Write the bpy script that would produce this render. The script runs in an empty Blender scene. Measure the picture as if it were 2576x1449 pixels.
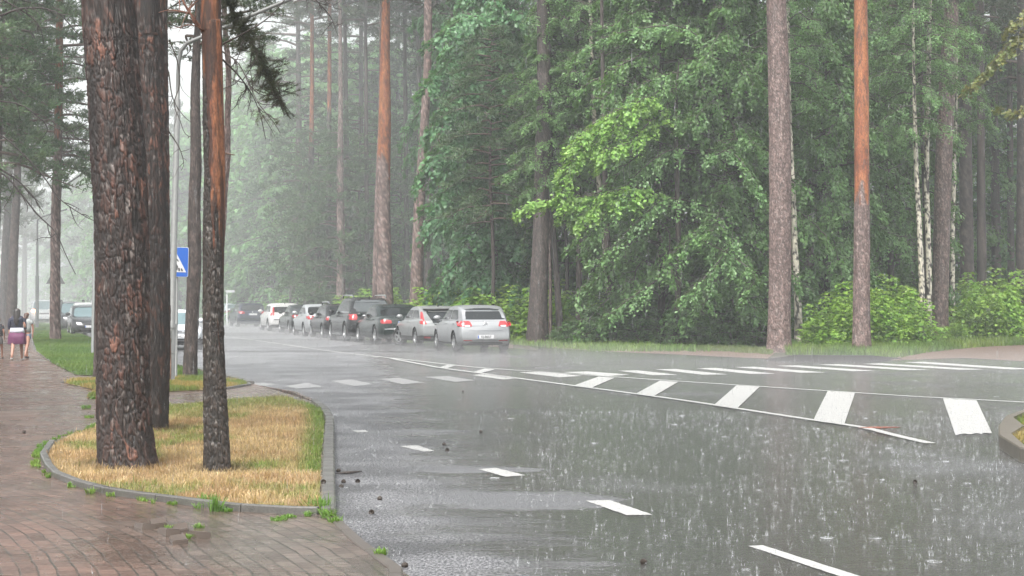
import bpy, bmesh, math, random
import numpy as np
from mathutils import Vector, Matrix, Quaternion
from mathutils.bvhtree import BVHTree
from mathutils.geometry import tessellate_polygon

# ------------------------------------------------------------------ camera, sky, light
S = bpy.context.scene
COL = S.collection
CAMH, FPX, HOR, CX = 1.6, 4500.0, 758.0, 1288.0      # camera height, focal length (px), horizon row, centre column
KG = CAMH * FPX
cam_d = bpy.data.cameras.new("camera"); cam = bpy.data.objects.new("camera", cam_d); COL.objects.link(cam)
cam_d.sensor_width = 36.0; cam_d.lens = 36.0 * FPX / 2576.0
cam_d.shift_y = (HOR - 724.5) / 2576.0
cam_d.clip_start = 0.1; cam_d.clip_end = 1500
cam.location = (0, 0, CAMH); cam.rotation_euler = (math.radians(90), 0, 0)
S.camera = cam

SUN_EL, SUN_AZ = math.radians(58), math.radians(200)
w = bpy.data.worlds.new("World"); S.world = w; w.use_nodes = True
wn = w.node_tree.nodes; wl = w.node_tree.links
bg = wn["Background"]
sky = wn.new("ShaderNodeTexSky"); sky.sky_type = 'NISHITA'; sky.sun_disc = False
sky.sun_elevation = SUN_EL; sky.sun_rotation = SUN_AZ; sky.dust_density = 6.0; sky.air_density = 1.5
hs = wn.new("ShaderNodeHueSaturation"); hs.inputs["Saturation"].default_value = 0.22
wl.new(sky.outputs[0], hs.inputs["Color"]); wl.new(hs.outputs[0], bg.inputs["Color"])
bg.inputs["Strength"].default_value = 0.15
sun_d = bpy.data.lights.new("sun", 'SUN'); sun = bpy.data.objects.new("sun", sun_d); COL.objects.link(sun)
sun_d.energy = 1.5; sun_d.angle = math.radians(40); sun_d.color = (1.0, 0.97, 0.93)
# sun stands towards the camera's back (sky rotation is clockwise from +Y)
sv = Vector((math.sin(SUN_AZ) * math.cos(SUN_EL), math.cos(SUN_AZ) * math.cos(SUN_EL), math.sin(SUN_EL)))
sun.rotation_euler = sv.to_track_quat('Z', 'Y').to_euler()
S.view_settings.view_transform = 'Standard'; S.view_settings.look = 'None'
S.view_settings.exposure = 1.17; S.view_settings.gamma = 1.0
S.view_settings.use_curve_mapping = False
cy = S.cycles
cy.max_bounces = 6; cy.diffuse_bounces = 3; cy.glossy_bounces = 3; cy.transmission_bounces = 3
cy.transparent_max_bounces = 8; cy.volume_bounces = 2
cy.caustics_reflective = False; cy.caustics_refractive = False
S.render.engine = 'CYCLES'

rng = np.random.default_rng(7)
random.seed(7)

# ------------------------------------------------------------------ helpers
def G(px, py, z=0.0):
    Y = (CAMH - z) * FPX / (py - HOR)
    return ((px - CX) / FPX * Y, Y)
def PX(px, Y): return (px - CX) / FPX * Y
def PZ(py, Y): return CAMH - (py - HOR) / FPX * Y
def tag(o, label=None, cat=None, group=None, kind=None):
    if label: o["label"] = label
    if cat: o["category"] = cat
    if group: o["group"] = group
    if kind: o["kind"] = kind
    return o
def empty(name, loc=(0, 0, 0), rz=0.0):
    o = bpy.data.objects.new(name, None); COL.objects.link(o)
    o.location = loc; o.rotation_euler = (0, 0, rz); o.empty_display_size = 0.2
    return o
def link(name, me, parent=None, loc=None, rz=0.0, scale=None):
    o = bpy.data.objects.new(name, me); COL.objects.link(o)
    if parent: o.parent = parent
    if loc is not None: o.location = loc
    if rz: o.rotation_euler = (0, 0, rz)
    if scale is not None: o.scale = scale if hasattr(scale, '__len__') else (scale,) * 3
    return o
def npmesh(name, V, F, mats, col=None, smooth=False, midx=None):
    """V (n,3); F list of (m,k) index arrays or one array; col (n,3) point colours."""
    me = bpy.data.meshes.new(name)
    V = np.asarray(V, dtype=np.float32)
    if not isinstance(F, list): F = [F]
    F = [np.asarray(f, dtype=np.int32) for f in F if len(f)]
    me.vertices.add(len(V)); me.vertices.foreach_set("co", V.ravel())
    li = np.concatenate([f.ravel() for f in F]); sizes = np.concatenate([np.full(len(f), f.shape[1], np.int32) for f in F])
    starts = np.concatenate([[0], np.cumsum(sizes)[:-1]]).astype(np.int32)
    me.loops.add(len(li)); me.loops.foreach_set("vertex_index", li)
    me.polygons.add(len(sizes)); me.polygons.foreach_set("loop_start", starts); me.polygons.foreach_set("loop_total", sizes)
    if smooth: me.polygons.foreach_set("use_smooth", np.ones(len(sizes), bool))
    if midx is not None: me.polygons.foreach_set("material_index", np.asarray(midx, np.int32))
    if col is not None:
        a = me.color_attributes.new("col", 'FLOAT_COLOR', 'POINT')
        c = np.ones((len(V), 4), np.float32); c[:, :3] = col
        a.data.foreach_set("color", c.ravel())
    for m in (mats if isinstance(mats, (list, tuple)) else [mats]): me.materials.append(m)
    me.update(calc_edges=True); me.validate()
    return me
def bmobj(name, bm, mats, parent=None, smooth=False, loc=None, rz=0.0):
    me = bpy.data.meshes.new(name)
    if smooth:
        for f in bm.faces: f.smooth = True
    bm.to_mesh(me); bm.free()
    for m in (mats if isinstance(mats, (list, tuple)) else [mats]): me.materials.append(m)
    return link(name, me, parent, loc, rz)
def poly_sheet(name, pts, z, mat, kind='structure', thick=0.0):
    """flat ground sheet from world xy points"""
    bm = bmesh.new()
    vs = [bm.verts.new((p[0], p[1], z)) for p in pts]
    for t in tessellate_polygon([[Vector((p[0], p[1], 0)) for p in pts]]):
        try:
            f = bm.faces.new([vs[i] for i in t])
        except ValueError: pass
    bmesh.ops.recalc_face_normals(bm, faces=bm.faces)
    for f in bm.faces:
        if f.normal.z < 0: f.normal_flip()
    o = bmobj(name, bm, mat)
    if kind: o["kind"] = kind
    return o
def inpoly(x, y, P):
    x = np.asarray(x); y = np.asarray(y); r = np.zeros(x.shape, bool); n = len(P)
    for i in range(n):
        x1, y1 = P[i]; x2, y2 = P[(i + 1) % n]
        c = ((y1 > y) != (y2 > y)) & (x < (x2 - x1) * (y - y1) / ((y2 - y1) + 1e-12) + x1)
        r ^= c
    return r
_T = rng.random((256, 256))
def vn(x, y, s=0):
    x = np.asarray(x, float) + s * 17.3; y = np.asarray(y, float) + s * 31.7
    xi = np.floor(x).astype(int); yi = np.floor(y).astype(int); fx = x - xi; fy = y - yi
    fx = fx * fx * (3 - 2 * fx); fy = fy * fy * (3 - 2 * fy)
    a = _T[xi % 256, yi % 256]; b = _T[(xi + 1) % 256, yi % 256]; c = _T[xi % 256, (yi + 1) % 256]; d = _T[(xi + 1) % 256, (yi + 1) % 256]
    return (a * (1 - fx) + b * fx) * (1 - fy) + (c * (1 - fx) + d * fx) * fy
def fbm(x, y, s=0, o=4):
    r = 0; a = 0.5; t = 0
    for i in range(o):
        r = r + a * vn(x, y, s + i); t += a; a *= 0.5; x = np.asarray(x) * 2; y = np.asarray(y) * 2
    return r / t
def sm(a, b, x):
    t = np.clip((np.asarray(x, float) - a) / (b - a), 0, 1); return t * t * (3 - 2 * t)
def catmull(P, n):
    P = np.asarray(P, float); m = len(P)
    if m < 3:
        t = np.linspace(0, 1, n)[:, None]; return P[0] * (1 - t) + P[-1] * t
    d = np.concatenate([[0], np.cumsum(np.linalg.norm(np.diff(P[:, :3], axis=0), axis=1))]); d /= d[-1]
    Q = np.vstack([2 * P[0] - P[1], P, 2 * P[-1] - P[-2]])
    out = []
    for t in np.linspace(0, 1, n):
        i = min(max(np.searchsorted(d, t, side='right') - 1, 0), m - 2)
        u = (t - d[i]) / max(d[i + 1] - d[i], 1e-9)
        p0, p1, p2, p3 = Q[i], Q[i + 1], Q[i + 2], Q[i + 3]
        out.append(0.5 * (2 * p1 + (p2 - p0) * u + (2 * p0 - 5 * p1 + 4 * p2 - p3) * u * u + (-p0 + 3 * p1 - 3 * p2 + p3) * u ** 3))
    return np.array(out)
class Tubes:
    """collects tubes into one mesh"""
    def __init__(s, k=5): s.V = []; s.F = []; s.n = 0; s.k = k; s.C = []
    def add(s, P, R, col=(0.05, 0.04, 0.035), k=None):
        P = np.asarray(P, float); n = len(P); k = k or s.k
        R = np.broadcast_to(np.asarray(R, float), (n,)) if np.ndim(R) else np.full(n, float(R))
        T = np.gradient(P, axis=0); T /= np.linalg.norm(T, axis=1)[:, None] + 1e-9
        ref = np.array([0, 0, 1.0]) if abs(T[0][2]) < .9 else np.array([1.0, 0, 0])
        A = np.cross(T, ref); A /= np.linalg.norm(A, axis=1)[:, None] + 1e-9; B = np.cross(T, A)
        an = np.arange(k) * 2 * math.pi / k
        ring = P[:, None, :] + R[:, None, None] * (np.cos(an)[None, :, None] * A[:, None, :] + np.sin(an)[None, :, None] * B[:, None, :])
        s.V.append(ring.reshape(-1, 3)); base = s.n
        i = np.arange(n - 1)[:, None]; j = np.arange(k)[None, :]
        f = np.stack([i * k + j, i * k + (j + 1) % k, (i + 1) * k + (j + 1) % k, (i + 1) * k + j], -1).reshape(-1, 4) + base
        s.F.append(f); s.n += n * k; s.C.append(np.tile(np.asarray(col, float), (n * k, 1)))
        if k >= 3:   # end caps
            for e in (0, n - 1):
                c = len(ring[e]); s.V.append(P[e][None, :]); s.C.append(np.asarray([col], float))
                q = np.stack([e * k + np.arange(k) + base, e * k + (np.arange(k) + 1) % k + base, np.full(k, s.n), np.full(k, s.n)], -1)[:, :3]
                s.caps = getattr(s, 'caps', []) + [q]; s.n += 1
    def mesh(s, name, mat, smooth=True):
        F = [np.concatenate(s.F)]
        if getattr(s, 'caps', None): F.append(np.concatenate(s.caps))
        return npmesh(name, np.concatenate(s.V), F, mat, np.concatenate(s.C), smooth)

# ------------------------------------------------------------------ materials
def mat(name):
    m = bpy.data.materials.new(name); m.use_nodes = True
    nt = m.node_tree; b = nt.nodes["Principled BSDF"]
    return m, nt, b
def N(nt, t, **kw):
    n = nt.nodes.new(t)
    for k, v in kw.items(): setattr(n, k, v)
    return n
def setin(n, **kw):
    for k, v in kw.items(): n.inputs[k.replace('_', ' ')].default_value = v
def mth(nt, op, a, b=None, c=None, clamp=False):
    n = nt.nodes.new("ShaderNodeMath"); n.operation = op; n.use_clamp = clamp
    for i, x in enumerate((a, b, c)):
        if x is None: continue
        if isinstance(x, (int, float)): n.inputs[i].default_value = x
        else: nt.links.new(x, n.inputs[i])
    return n.outputs[0]
def noise(nt, vec, scale, detail=3, rough=0.55, dist=0.0):
    n = nt.nodes.new("ShaderNodeTexNoise"); n.inputs["Scale"].default_value = scale
    n.inputs["Detail"].default_value = detail; n.inputs["Roughness"].default_value = rough; n.inputs["Distortion"].default_value = dist
    if vec is not None: nt.links.new(vec, n.inputs["Vector"])
    return n.outputs["Fac"]
def ramp(nt, fac, stops):
    r = nt.nodes.new("ShaderNodeValToRGB"); e = r.color_ramp.elements
    while len(e) < len(stops): e.new(0.5)
    for el, (p, c) in zip(e, stops):
        el.position = p; el.color = (*c, 1) if hasattr(c, '__len__') else (c, c, c, 1)
    nt.links.new(fac, r.inputs[0]); return r.outputs[0]
def mixc(nt, fac, a, b, mode='MIX'):
    n = nt.nodes.new("ShaderNodeMix"); n.data_type = 'RGBA'; n.blend_type = mode
    for sock, x in ((n.inputs[0], fac), (n.inputs[6], a), (n.inputs[7], b)):
        if isinstance(x, (int, float)): sock.default_value = x
        elif isinstance(x, tuple): sock.default_value = (*x, 1)
        else: nt.links.new(x, sock)
    return n.outputs[2]
def bump(nt, h, strength, dist=0.01, normal=None):
    n = nt.nodes.new("ShaderNodeBump"); n.inputs["Strength"].default_value = strength; n.inputs["Distance"].default_value = dist
    nt.links.new(h, n.inputs["Height"])
    if normal is not None: nt.links.new(normal, n.inputs["Normal"])
    return n.outputs[0]
def pos(nt): return nt.nodes.new("ShaderNodeNewGeometry").outputs["Position"]
def objc(nt): return nt.nodes.new("ShaderNodeTexCoord").outputs["Object"]
def stretch(nt, v, s):
    n = nt.nodes.new("ShaderNodeMapping"); n.inputs["Scale"].default_value = s; nt.links.new(v, n.inputs["Vector"]); return n.outputs[0]
def attr(nt, name="col"):
    n = nt.nodes.new("ShaderNodeAttribute"); n.attribute_name = name; return n.outputs["Color"]

def simple(name, color, rough=0.5, metal=0.0, nz=0.12, scale=8, spec=0.5, coat=0.0):
    m, nt, b = mat(name)
    f = noise(nt, objc(nt), scale, 4)
    c = mixc(nt, f, tuple(x * (1 - nz) for x in color), tuple(min(1, x * (1 + nz)) for x in color))
    nt.links.new(c, b.inputs["Base Color"])
    setin(b, Roughness=rough, Metallic=metal); b.inputs["Specular IOR Level"].default_value = spec
    b.inputs["Coat Weight"].default_value = coat; b.inputs["Coat Roughness"].default_value = 0.08
    return m

def leafmat(name, trans=0.3, rough=0.38):
    m, nt, b = mat(name)
    c = attr(nt)
    nt.links.new(c, b.inputs["Base Color"]); setin(b, Roughness=rough); b.inputs["Specular IOR Level"].default_value = 0.45
    tr = nt.nodes.new("ShaderNodeBsdfTranslucent")
    cc = mixc(nt, 1.0, c, (1.3, 1.25, 0.6), 'MULTIPLY'); nt.links.new(cc, tr.inputs["Color"])
    mx = nt.nodes.new("ShaderNodeMixShader"); mx.inputs[0].default_value = trans
    nt.links.new(b.outputs[0], mx.inputs[1]); nt.links.new(tr.outputs[0], mx.inputs[2])
    nt.links.new(mx.outputs[0], nt.nodes["Material Output"].inputs[0])
    return m
M_leaf = leafmat("leaf_green", 0.32, 0.36)
M_needle = leafmat("pine_needles", 0.15, 0.5)
M_grass = leafmat("grass_blades", 0.3, 0.5)

def barkmat(name, rough=0.62, fine=1.0, bs=0.35):
    m, nt, b = mat(name)
    v = stretch(nt, objc(nt), (1, 1, 0.35))
    f = noise(nt, v, 38 * fine, 6, 0.65); f2 = noise(nt, v, 9 * fine, 4, 0.6)
    k = ramp(nt, f, [(0.3, 0.55), (0.7, 1.4)])
    k2 = ramp(nt, f2, [(0.3, 0.75), (0.7, 1.2)])
    c = mixc(nt, 1.0, mixc(nt, 1.0, attr(nt), k, 'MULTIPLY'), k2, 'MULTIPLY')
    nt.links.new(c, b.inputs["Base Color"]); setin(b, Roughness=rough)
    nt.links.new(bump(nt, f, bs, 0.012), b.inputs["Normal"])
    return m
M_bark = barkmat("bark", 0.6); M_barkfar = barkmat("bark_far", 0.7, 0.4, 0.25)
M_twig = barkmat("twig_bark", 0.6, 1.5, 0.1)

def asphalt():
    m, nt, b = mat("wet_asphalt"); L = nt.links
    p = pos(nt); sx = nt.nodes.new("ShaderNodeSeparateXYZ"); L.new(p, sx.inputs[0]); X, Y = sx.outputs[0], sx.outputs[1]
    pf = stretch(nt, p, (1, 1, 0))
    # depth of standing water: large puddles that follow the crossfall plus local bumps
    nbig = noise(nt, stretch(nt, pf, (1, 0.55, 1)), 0.33, 3, 0.5)
    def patch(cx, cy, ax, ay, e=0.5):           # raised asphalt bumps that stand out of the water sheet
        dx = mth(nt, 'DIVIDE', mth(nt, 'SUBTRACT', X, cx), ax); dy = mth(nt, 'DIVIDE', mth(nt, 'SUBTRACT', Y, cy), ay)
        r = mth(nt, 'ADD', mth(nt, 'MULTIPLY', dx, dx), mth(nt, 'MULTIPLY', dy, dy))
        wob = mth(nt, 'MULTIPLY', mth(nt, 'SUBTRACT', noise(nt, pf, 1.6, 4), 0.5), 1.6)
        return mth(nt, 'SUBTRACT', 1.0, mth(nt, 'ADD', r, wob), clamp=False)
    bumps = None
    for a in ((0.05, 14.4, 0.95, 0.75), (-0.45, 17.0, 0.75, 0.33)):
        q = patch(*a); bumps = q if bumps is None else mth(nt, 'MAXIMUM', bumps, q)
    bump_m = mth(nt, 'MULTIPLY_ADD', bumps, 1.3, 0.15, clamp=True)
    xb = mth(nt, 'MULTIPLY_ADD', mth(nt, 'SUBTRACT', Y, 10.4), -0.10, 0.25)      # left of this line only a thin film covers the stones
    left = mth(nt, 'MULTIPLY_ADD', mth(nt, 'SUBTRACT', xb, X), 1.1, 0.35)
    wobb = mth(nt, 'MULTIPLY_ADD', noise(nt, stretch(nt, pf, (0.8, 1.3, 1)), 1.1, 4, 0.6), 3.0, -1.5)
    film = mth(nt, 'ADD', left, wobb, clamp=True)
    film = mth(nt, 'MAXIMUM', film, mth(nt, 'MULTIPLY_ADD', nbig, 3.0, -1.55), clamp=True)
    film = mth(nt, 'MAXIMUM', film, bump_m, clamp=True)
    stone_glint = noise(nt, stretch(nt, pf, (1, 0.4, 1)), 55, 3, 0.75); grit = noise(nt, stretch(nt, pf, (1, 0.45, 1)), 24, 4, 0.75); big = noise(nt, pf, 0.8, 4)
    dry = mixc(nt, ramp(nt, stone_glint, [(0.40, 0.0), (0.62, 1.0)]), (0.025, 0.025, 0.03), (0.30, 0.30, 0.31))  # strong pale speckle: stone texture with the film's sky glints painted into its colour
    dry = mixc(nt, ramp(nt, big, [(0.4, 0.0), (0.6, 1.0)]), dry, mixc(nt, 1.0, dry, (0.5, 0.5, 0.5), 'MULTIPLY'))
    wet = mixc(nt, big, (0.040, 0.041, 0.038), (0.060, 0.056, 0.052))
    c = mixc(nt, film, wet, dry); c = mixc(nt, bump_m, c, mixc(nt, stone_glint, (0.085, 0.086, 0.09), (0.15, 0.152, 0.158)))
    L.new(c, b.inputs["Base Color"])
    r = mth(nt, 'MULTIPLY_ADD', film, 0.24, 0.14); r = mth(nt, 'MULTIPLY_ADD', bump_m, 0.12, r)
    L.new(r, b.inputs["Roughness"]); b.inputs["IOR"].default_value = 1.4
    # ripples on the puddles, stones in the film
    rip = noise(nt, stretch(nt, pf, (1, 1, 0)), 9, 4, 0.65, 0.4); rip2 = noise(nt, pf, 34, 3, 0.6)
    hgt = mth(nt, 'ADD', mth(nt, 'MULTIPLY', rip, 0.017), mth(nt, 'MULTIPLY', rip2, 0.009))
    hst = mth(nt, 'MULTIPLY', mth(nt, 'ADD', mth(nt, 'MULTIPLY', stone_glint, 0.5), grit), mth(nt, 'MULTIPLY', film, 0.07))
    L.new(bump(nt, mth(nt, 'ADD', hgt, hst), 0.55, 1.0), b.inputs["Normal"])
    return m
M_asphalt = asphalt()

def paving():
    m, nt, b = mat("brick_paving"); L = nt.links
    p = pos(nt); sx = nt.nodes.new("ShaderNodeSeparateXYZ"); L.new(p, sx.inputs[0]); X, Y = sx.outputs[0], sx.outputs[1]
    dx = mth(nt, 'ADD', X, 16.8); dy = mth(nt, 'SUBTRACT', Y, 5.7)
    r = mth(nt, 'SQRT', mth(nt, 'ADD', mth(nt, 'MULTIPLY', dx, dx), mth(nt, 'MULTIPLY', dy, dy)))
    wob = mth(nt, 'MULTIPLY', mth(nt, 'SUBTRACT', noise(nt, p, 0.9, 3), 0.5), 0.12)
    th = mth(nt, 'MULTIPLY', mth(nt, 'ARCTAN2', dy, dx), 15.0)
    cv = nt.nodes.new("ShaderNodeCombineXYZ"); L.new(th, cv.inputs[0]); L.new(mth(nt, 'ADD', r, wob), cv.inputs[1])
    bt = nt.nodes.new("ShaderNodeTexBrick"); L.new(cv.outputs[0], bt.inputs["Vector"])
    setin(bt, Scale=1.0, Brick_Width=0.2, Row_Height=0.105, Mortar_Size=0.007, Mortar_Smooth=0.3, Bias=0.0)
    bt.inputs["Color1"].default_value = (0.0, 0.0, 0.0, 1); bt.inputs["Color2"].default_value = (1, 1, 1, 1); bt.inputs["Mortar"].default_value = (0.5, 0.5, 0.5, 1)
    var = bt.outputs["Color"]; mort = bt.outputs["Fac"]
    zone = noise(nt, p, 0.45, 3, 0.5)
    grey = mth(nt, 'MULTIPLY_ADD', X, 0.75, 2.35, clamp=True)        # the strip near the road was laid in grey bricks
    red = mixc(nt, var, (0.088, 0.053, 0.040), (0.155, 0.094, 0.072))
    gr = mixc(nt, var, (0.082, 0.068, 0.056), (0.135, 0.114, 0.096))
    zz = mth(nt, 'ADD', mth(nt, 'MULTIPLY', grey, 0.75), mth(nt, 'MULTIPLY_ADD', zone, 2.4, -1.2), clamp=True)
    c = mixc(nt, zz, red, gr)
    c = mixc(nt, 1.0, c, ramp(nt, noise(nt, p, 26, 5, 0.7), [(0.3, 0.7), (0.7, 1.2)]), 'MULTIPLY')
    c = mixc(nt, mth(nt, 'MULTIPLY', mort, ramp(nt, noise(nt, p, 3.5, 3), [(0.35, 0.35), (0.6, 1.0)])), c, (0.035, 0.032, 0.024)); L.new(c, b.inputs["Base Color"])
    wetn = noise(nt, p, 1.1, 3)
    L.new(ramp(nt, wetn, [(0.35, 0.12), (0.7, 0.42)]), b.inputs["Roughness"])
    hb = mth(nt, 'ADD', mth(nt, 'MULTIPLY', mort, -0.010), mth(nt, 'MULTIPLY', noise(nt, p, 60, 3), 0.003))
    hb = mth(nt, 'ADD', hb, mth(nt, 'MULTIPLY', noise(nt, p, 12, 2), 0.010)); hb = mth(nt, 'ADD', hb, mth(nt, 'MULTIPLY', var, 0.003))
    L.new(bump(nt, hb, 0.9, 1.0), b.inputs["Normal"])
    return m
M_paving = paving()

def kerbmat():
    m, nt, b = mat("wet_concrete"); p = pos(nt)
    c = mixc(nt, noise(nt, p, 2.5, 5, 0.65), (0.05, 0.048, 0.042), (0.145, 0.14, 0.13))
    c = mixc(nt, 1.0, c, ramp(nt, noise(nt, p, 70, 3), [(0.3, 0.7), (0.7, 1.2)]), 'MULTIPLY')
    nt.links.new(c, b.inputs["Base Color"]); nt.links.new(ramp(nt, noise(nt, p, 3, 3), [(0.3, 0.25), (0.7, 0.55)]), b.inputs["Roughness"])
    nt.links.new(bump(nt, noise(nt, p, 80, 4), 0.4, 0.004), b.inputs["Normal"]); return m
M_kerb = kerbmat()
def groundmat(name, a, c2, d, rough=0.75, sc=1.2):
    m, nt, b = mat(name); p = pos(nt)
    c = mixc(nt, ramp(nt, noise(nt, p, sc, 5, 0.65), [(0.35, 0.0), (0.65, 1.0)]), a, c2)
    c = mixc(nt, ramp(nt, noise(nt, p, 28, 4, 0.7), [(0.45, 0.0), (0.7, 1.0)]), c, d)
    nt.links.new(c, b.inputs["Base Color"]); setin(b, Roughness=rough)
    nt.links.new(bump(nt, noise(nt, p, 18, 5, 0.7), 0.8, 0.03), b.inputs["Normal"]); return m
M_forest = groundmat("forest_floor_soil", (0.05, 0.042, 0.03), (0.03, 0.045, 0.018), (0.09, 0.07, 0.05))
M_dirt = groundmat("wet_dirt", (0.12, 0.075, 0.055), (0.08, 0.055, 0.04), (0.17, 0.115, 0.085), 0.6)
M_thatch = groundmat("dry_thatch", (0.28, 0.20, 0.11), (0.20, 0.15, 0.075), (0.34, 0.26, 0.14), 0.8, 2.0)
M_lawnsoil = groundmat("lawn_soil", (0.05, 0.085, 0.025), (0.065, 0.10, 0.03), (0.04, 0.05, 0.02), 0.8, 1.0)

def paintmat(name, worn=0.35, tint=(0.47, 0.47, 0.455)):
    m, nt, b = mat(name); p = pos(nt)
    c = mixc(nt, ramp(nt, noise(nt, stretch(nt, p, (1, 1, 0)), 9, 5, 0.7), [(0.3, 0.0), (0.75, 1.0)]), tint, tuple(t * 0.72 for t in tint))
    sp = ramp(nt, noise(nt, p, 46, 4, 0.75), [(0.60 - 0.25 * worn, 0.0), (0.66, 1.0 if worn > .5 else 0.8)])
    c = mixc(nt, sp, c, (0.10, 0.10, 0.10))
    nt.links.new(c, b.inputs["Base Color"]); setin(b, Roughness=0.42)
    nt.links.new(bump(nt, noise(nt, p, 40, 4), 0.5, 0.004), b.inputs["Normal"]); return m
M_paint = paintmat("road_paint", 0.4); M_paintworn = paintmat("worn_road_paint", 0.9, (0.36, 0.36, 0.36))

def watermat():
    m, nt, b = mat("splash_water")
    b.inputs["Base Color"].default_value = (0.5, 0.52, 0.53, 1); setin(b, Roughness=0.12); b.inputs["IOR"].default_value = 1.33
    tr = nt.nodes.new("ShaderNodeBsdfTransparent"); mx = nt.nodes.new("ShaderNodeMixShader")
    f = noise(nt, pos(nt), 7, 4, 0.8); nt.links.new(ramp(nt, f, [(0.35, 0.35), (0.62, 0.93)]), mx.inputs[0])
    nt.links.new(b.outputs[0], mx.inputs[1]); nt.links.new(tr.outputs[0], mx.inputs[2])
    nt.links.new(mx.outputs[0], nt.nodes["Material Output"].inputs[0]); return m
M_water = watermat()
M_galv = simple("galvanised_steel", (0.15, 0.155, 0.15), 0.5, 0.2, 0.25, 14)
M_polegrey = simple("grey_painted_steel", (0.12, 0.13, 0.125), 0.5, 0.2, 0.2, 5)
# ------------------------------------------------------------------ ground, road, paths
def gp(L, z=0.0): return [G(a, b, z) for a, b in L]
def plane_grid(name, x0, x1, y0, y1, z, m, nx=1, ny=1):
    bm = bmesh.new()
    vs = [[bm.verts.new((x0 + (x1 - x0) * i / nx, y0 + (y1 - y0) * j / ny, z)) for i in range(nx + 1)] for j in range(ny + 1)]
    for j in range(ny):
        for i in range(nx): bm.faces.new((vs[j][i], vs[j][i + 1], vs[j + 1][i + 1], vs[j + 1][i]))
    o = bmobj(name, bm, m); o["kind"] = 'structure'; return o
plane_grid("ground", -290, 290, -90, 480, -0.012, M_forest)

far_l = (-60.0, 200.0)
# asphalt: everything between the left kerb and the wood's edge
edge_wood = [G(1290, 852), G(1450, 871), G(1700, 882), G(1930, 897), G(2270, 905), G(2420, 893), G(2576, 880), (40, 60), (40, -8)]
row_dir = Vector((-math.sin(math.radians(16.3)), math.cos(math.radians(16.3))))
p0 = Vector((0.9, 58.5))
left_near = [(-0.2, -8), (-0.35, 6), (-0.55, 8.2)] + gp([(1040, 1470), (935, 1395), (862, 1335), (842, 1305), (840, 1150), (838, 1060), (815, 1022), (745, 992), (700, 985)])
left_far = gp([(640, 972), (560, 948), (440, 922), (330, 893), (235, 852), (190, 832), (150, 812)])
road_pts = left_near + left_far + [(-66, 200), (-50, 200)] + [tuple(p0 + row_dir * t) for t in (100, 60, 30, 10, 0)] + edge_wood
poly_sheet("road", road_pts, 0.0, M_asphalt)

# brown dirt verge between the asphalt and the wood
verge = [tuple(p0 + row_dir * t + Vector((d, 0))) for t, d in ((90, 0), (40, 0), (2, -.3))] + gp([(1290, 866), (1450, 880), (1560, 886), (1700, 892), (1800, 897), (1930, 903)]) + \
        gp([(1960, 880), (1700, 868), (1450, 858), (1330, 852)]) + [tuple(p0 + row_dir * t + Vector((d, 0))) for t, d in ((10, 3.2), (40, 2.6), (90, 2.0))]
poly_sheet("dirt_verge", verge, 0.006, M_dirt)
verge2 = gp([(2240, 907), (2330, 904), (2420, 901), (2500, 905), (2620, 912), (2620, 862), (2500, 868), (2420, 874), (2330, 884), (2268, 895)])
poly_sheet("dirt_path", verge2, 0.006, M_dirt)

# brick pavement at the left (one sheet), lawns and the grass island lie on it
pave = [(-0.2, -8), (-0.35, 6), (-0.62, 8.2)] + gp([(1032, 1470), (925, 1395), (850, 1335), (822, 1300)]) + gp([(815, 1060), (795, 1020), (700, 990), (640, 972), (560, 948), (440, 922), (330, 893), (235, 852), (190, 832), (150, 812)]) + [(-68, 200), (-80, 200), (-45, 100), (-22, 30), (-14, -8)]
poly_sheet("pavement", pave, 0.045, M_paving)

def blades(poly, n, hmin, hmax, wid, colf, seed, lean=0.45, z0=0.05, zf=None):
    r = np.random.default_rng(seed); P = np.array(poly)
    x0, y0 = P.min(0); x1, y1 = P.max(0); xs = []; ys = []; c = 0
    while c < n:
        x = r.uniform(x0, x1, n); y = r.uniform(y0, y1, n); k = inpoly(x, y, poly)
        k &= r.random(n) < (0.35 + 0.65 * sm(0.35, 0.6, fbm(x * 3, y * 3, 9)))
        xs.append(x[k]); ys.append(y[k]); c += k.sum()
    x = np.concatenate(xs)[:n]; y = np.concatenate(ys)[:n]
    h = r.uniform(hmin, hmax, n) * (0.6 + 0.8 * fbm(x * 1.2, y * 1.2, 3)); a = r.uniform(0, 6.283, n); l = r.normal(0, lean, n) * h
    wd = wid * r.uniform(.6, 1.4, n); az = r.uniform(0, 6.283, n)
    z = np.full(n, z0) if zf is None else zf(x, y)
    b1 = np.stack([x - wd * np.cos(a), y - wd * np.sin(a), z], -1); b2 = np.stack([x + wd * np.cos(a), y + wd * np.sin(a), z], -1)
    mx = x + .4 * l * np.cos(az); my = y + .4 * l * np.sin(az)
    m1 = np.stack([mx - .8 * wd * np.cos(a), my - .8 * wd * np.sin(a), z + h * .6], -1); m2 = np.stack([mx + .8 * wd * np.cos(a), my + .8 * wd * np.sin(a), z + h * .6], -1)
    t = np.stack([x + l * np.cos(az), y + l * np.sin(az), z + h * np.clip(1 - .3 * np.abs(l / h), .3, 1)], -1)
    V = np.stack([b1, b2, m2, m1, t], 1).reshape(-1, 3); i = np.arange(n)[:, None] * 5
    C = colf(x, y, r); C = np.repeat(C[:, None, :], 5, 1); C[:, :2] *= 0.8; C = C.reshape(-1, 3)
    return V, [i + np.array([[0, 1, 2, 3]]), i + np.array([[3, 2, 4]])], C

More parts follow.
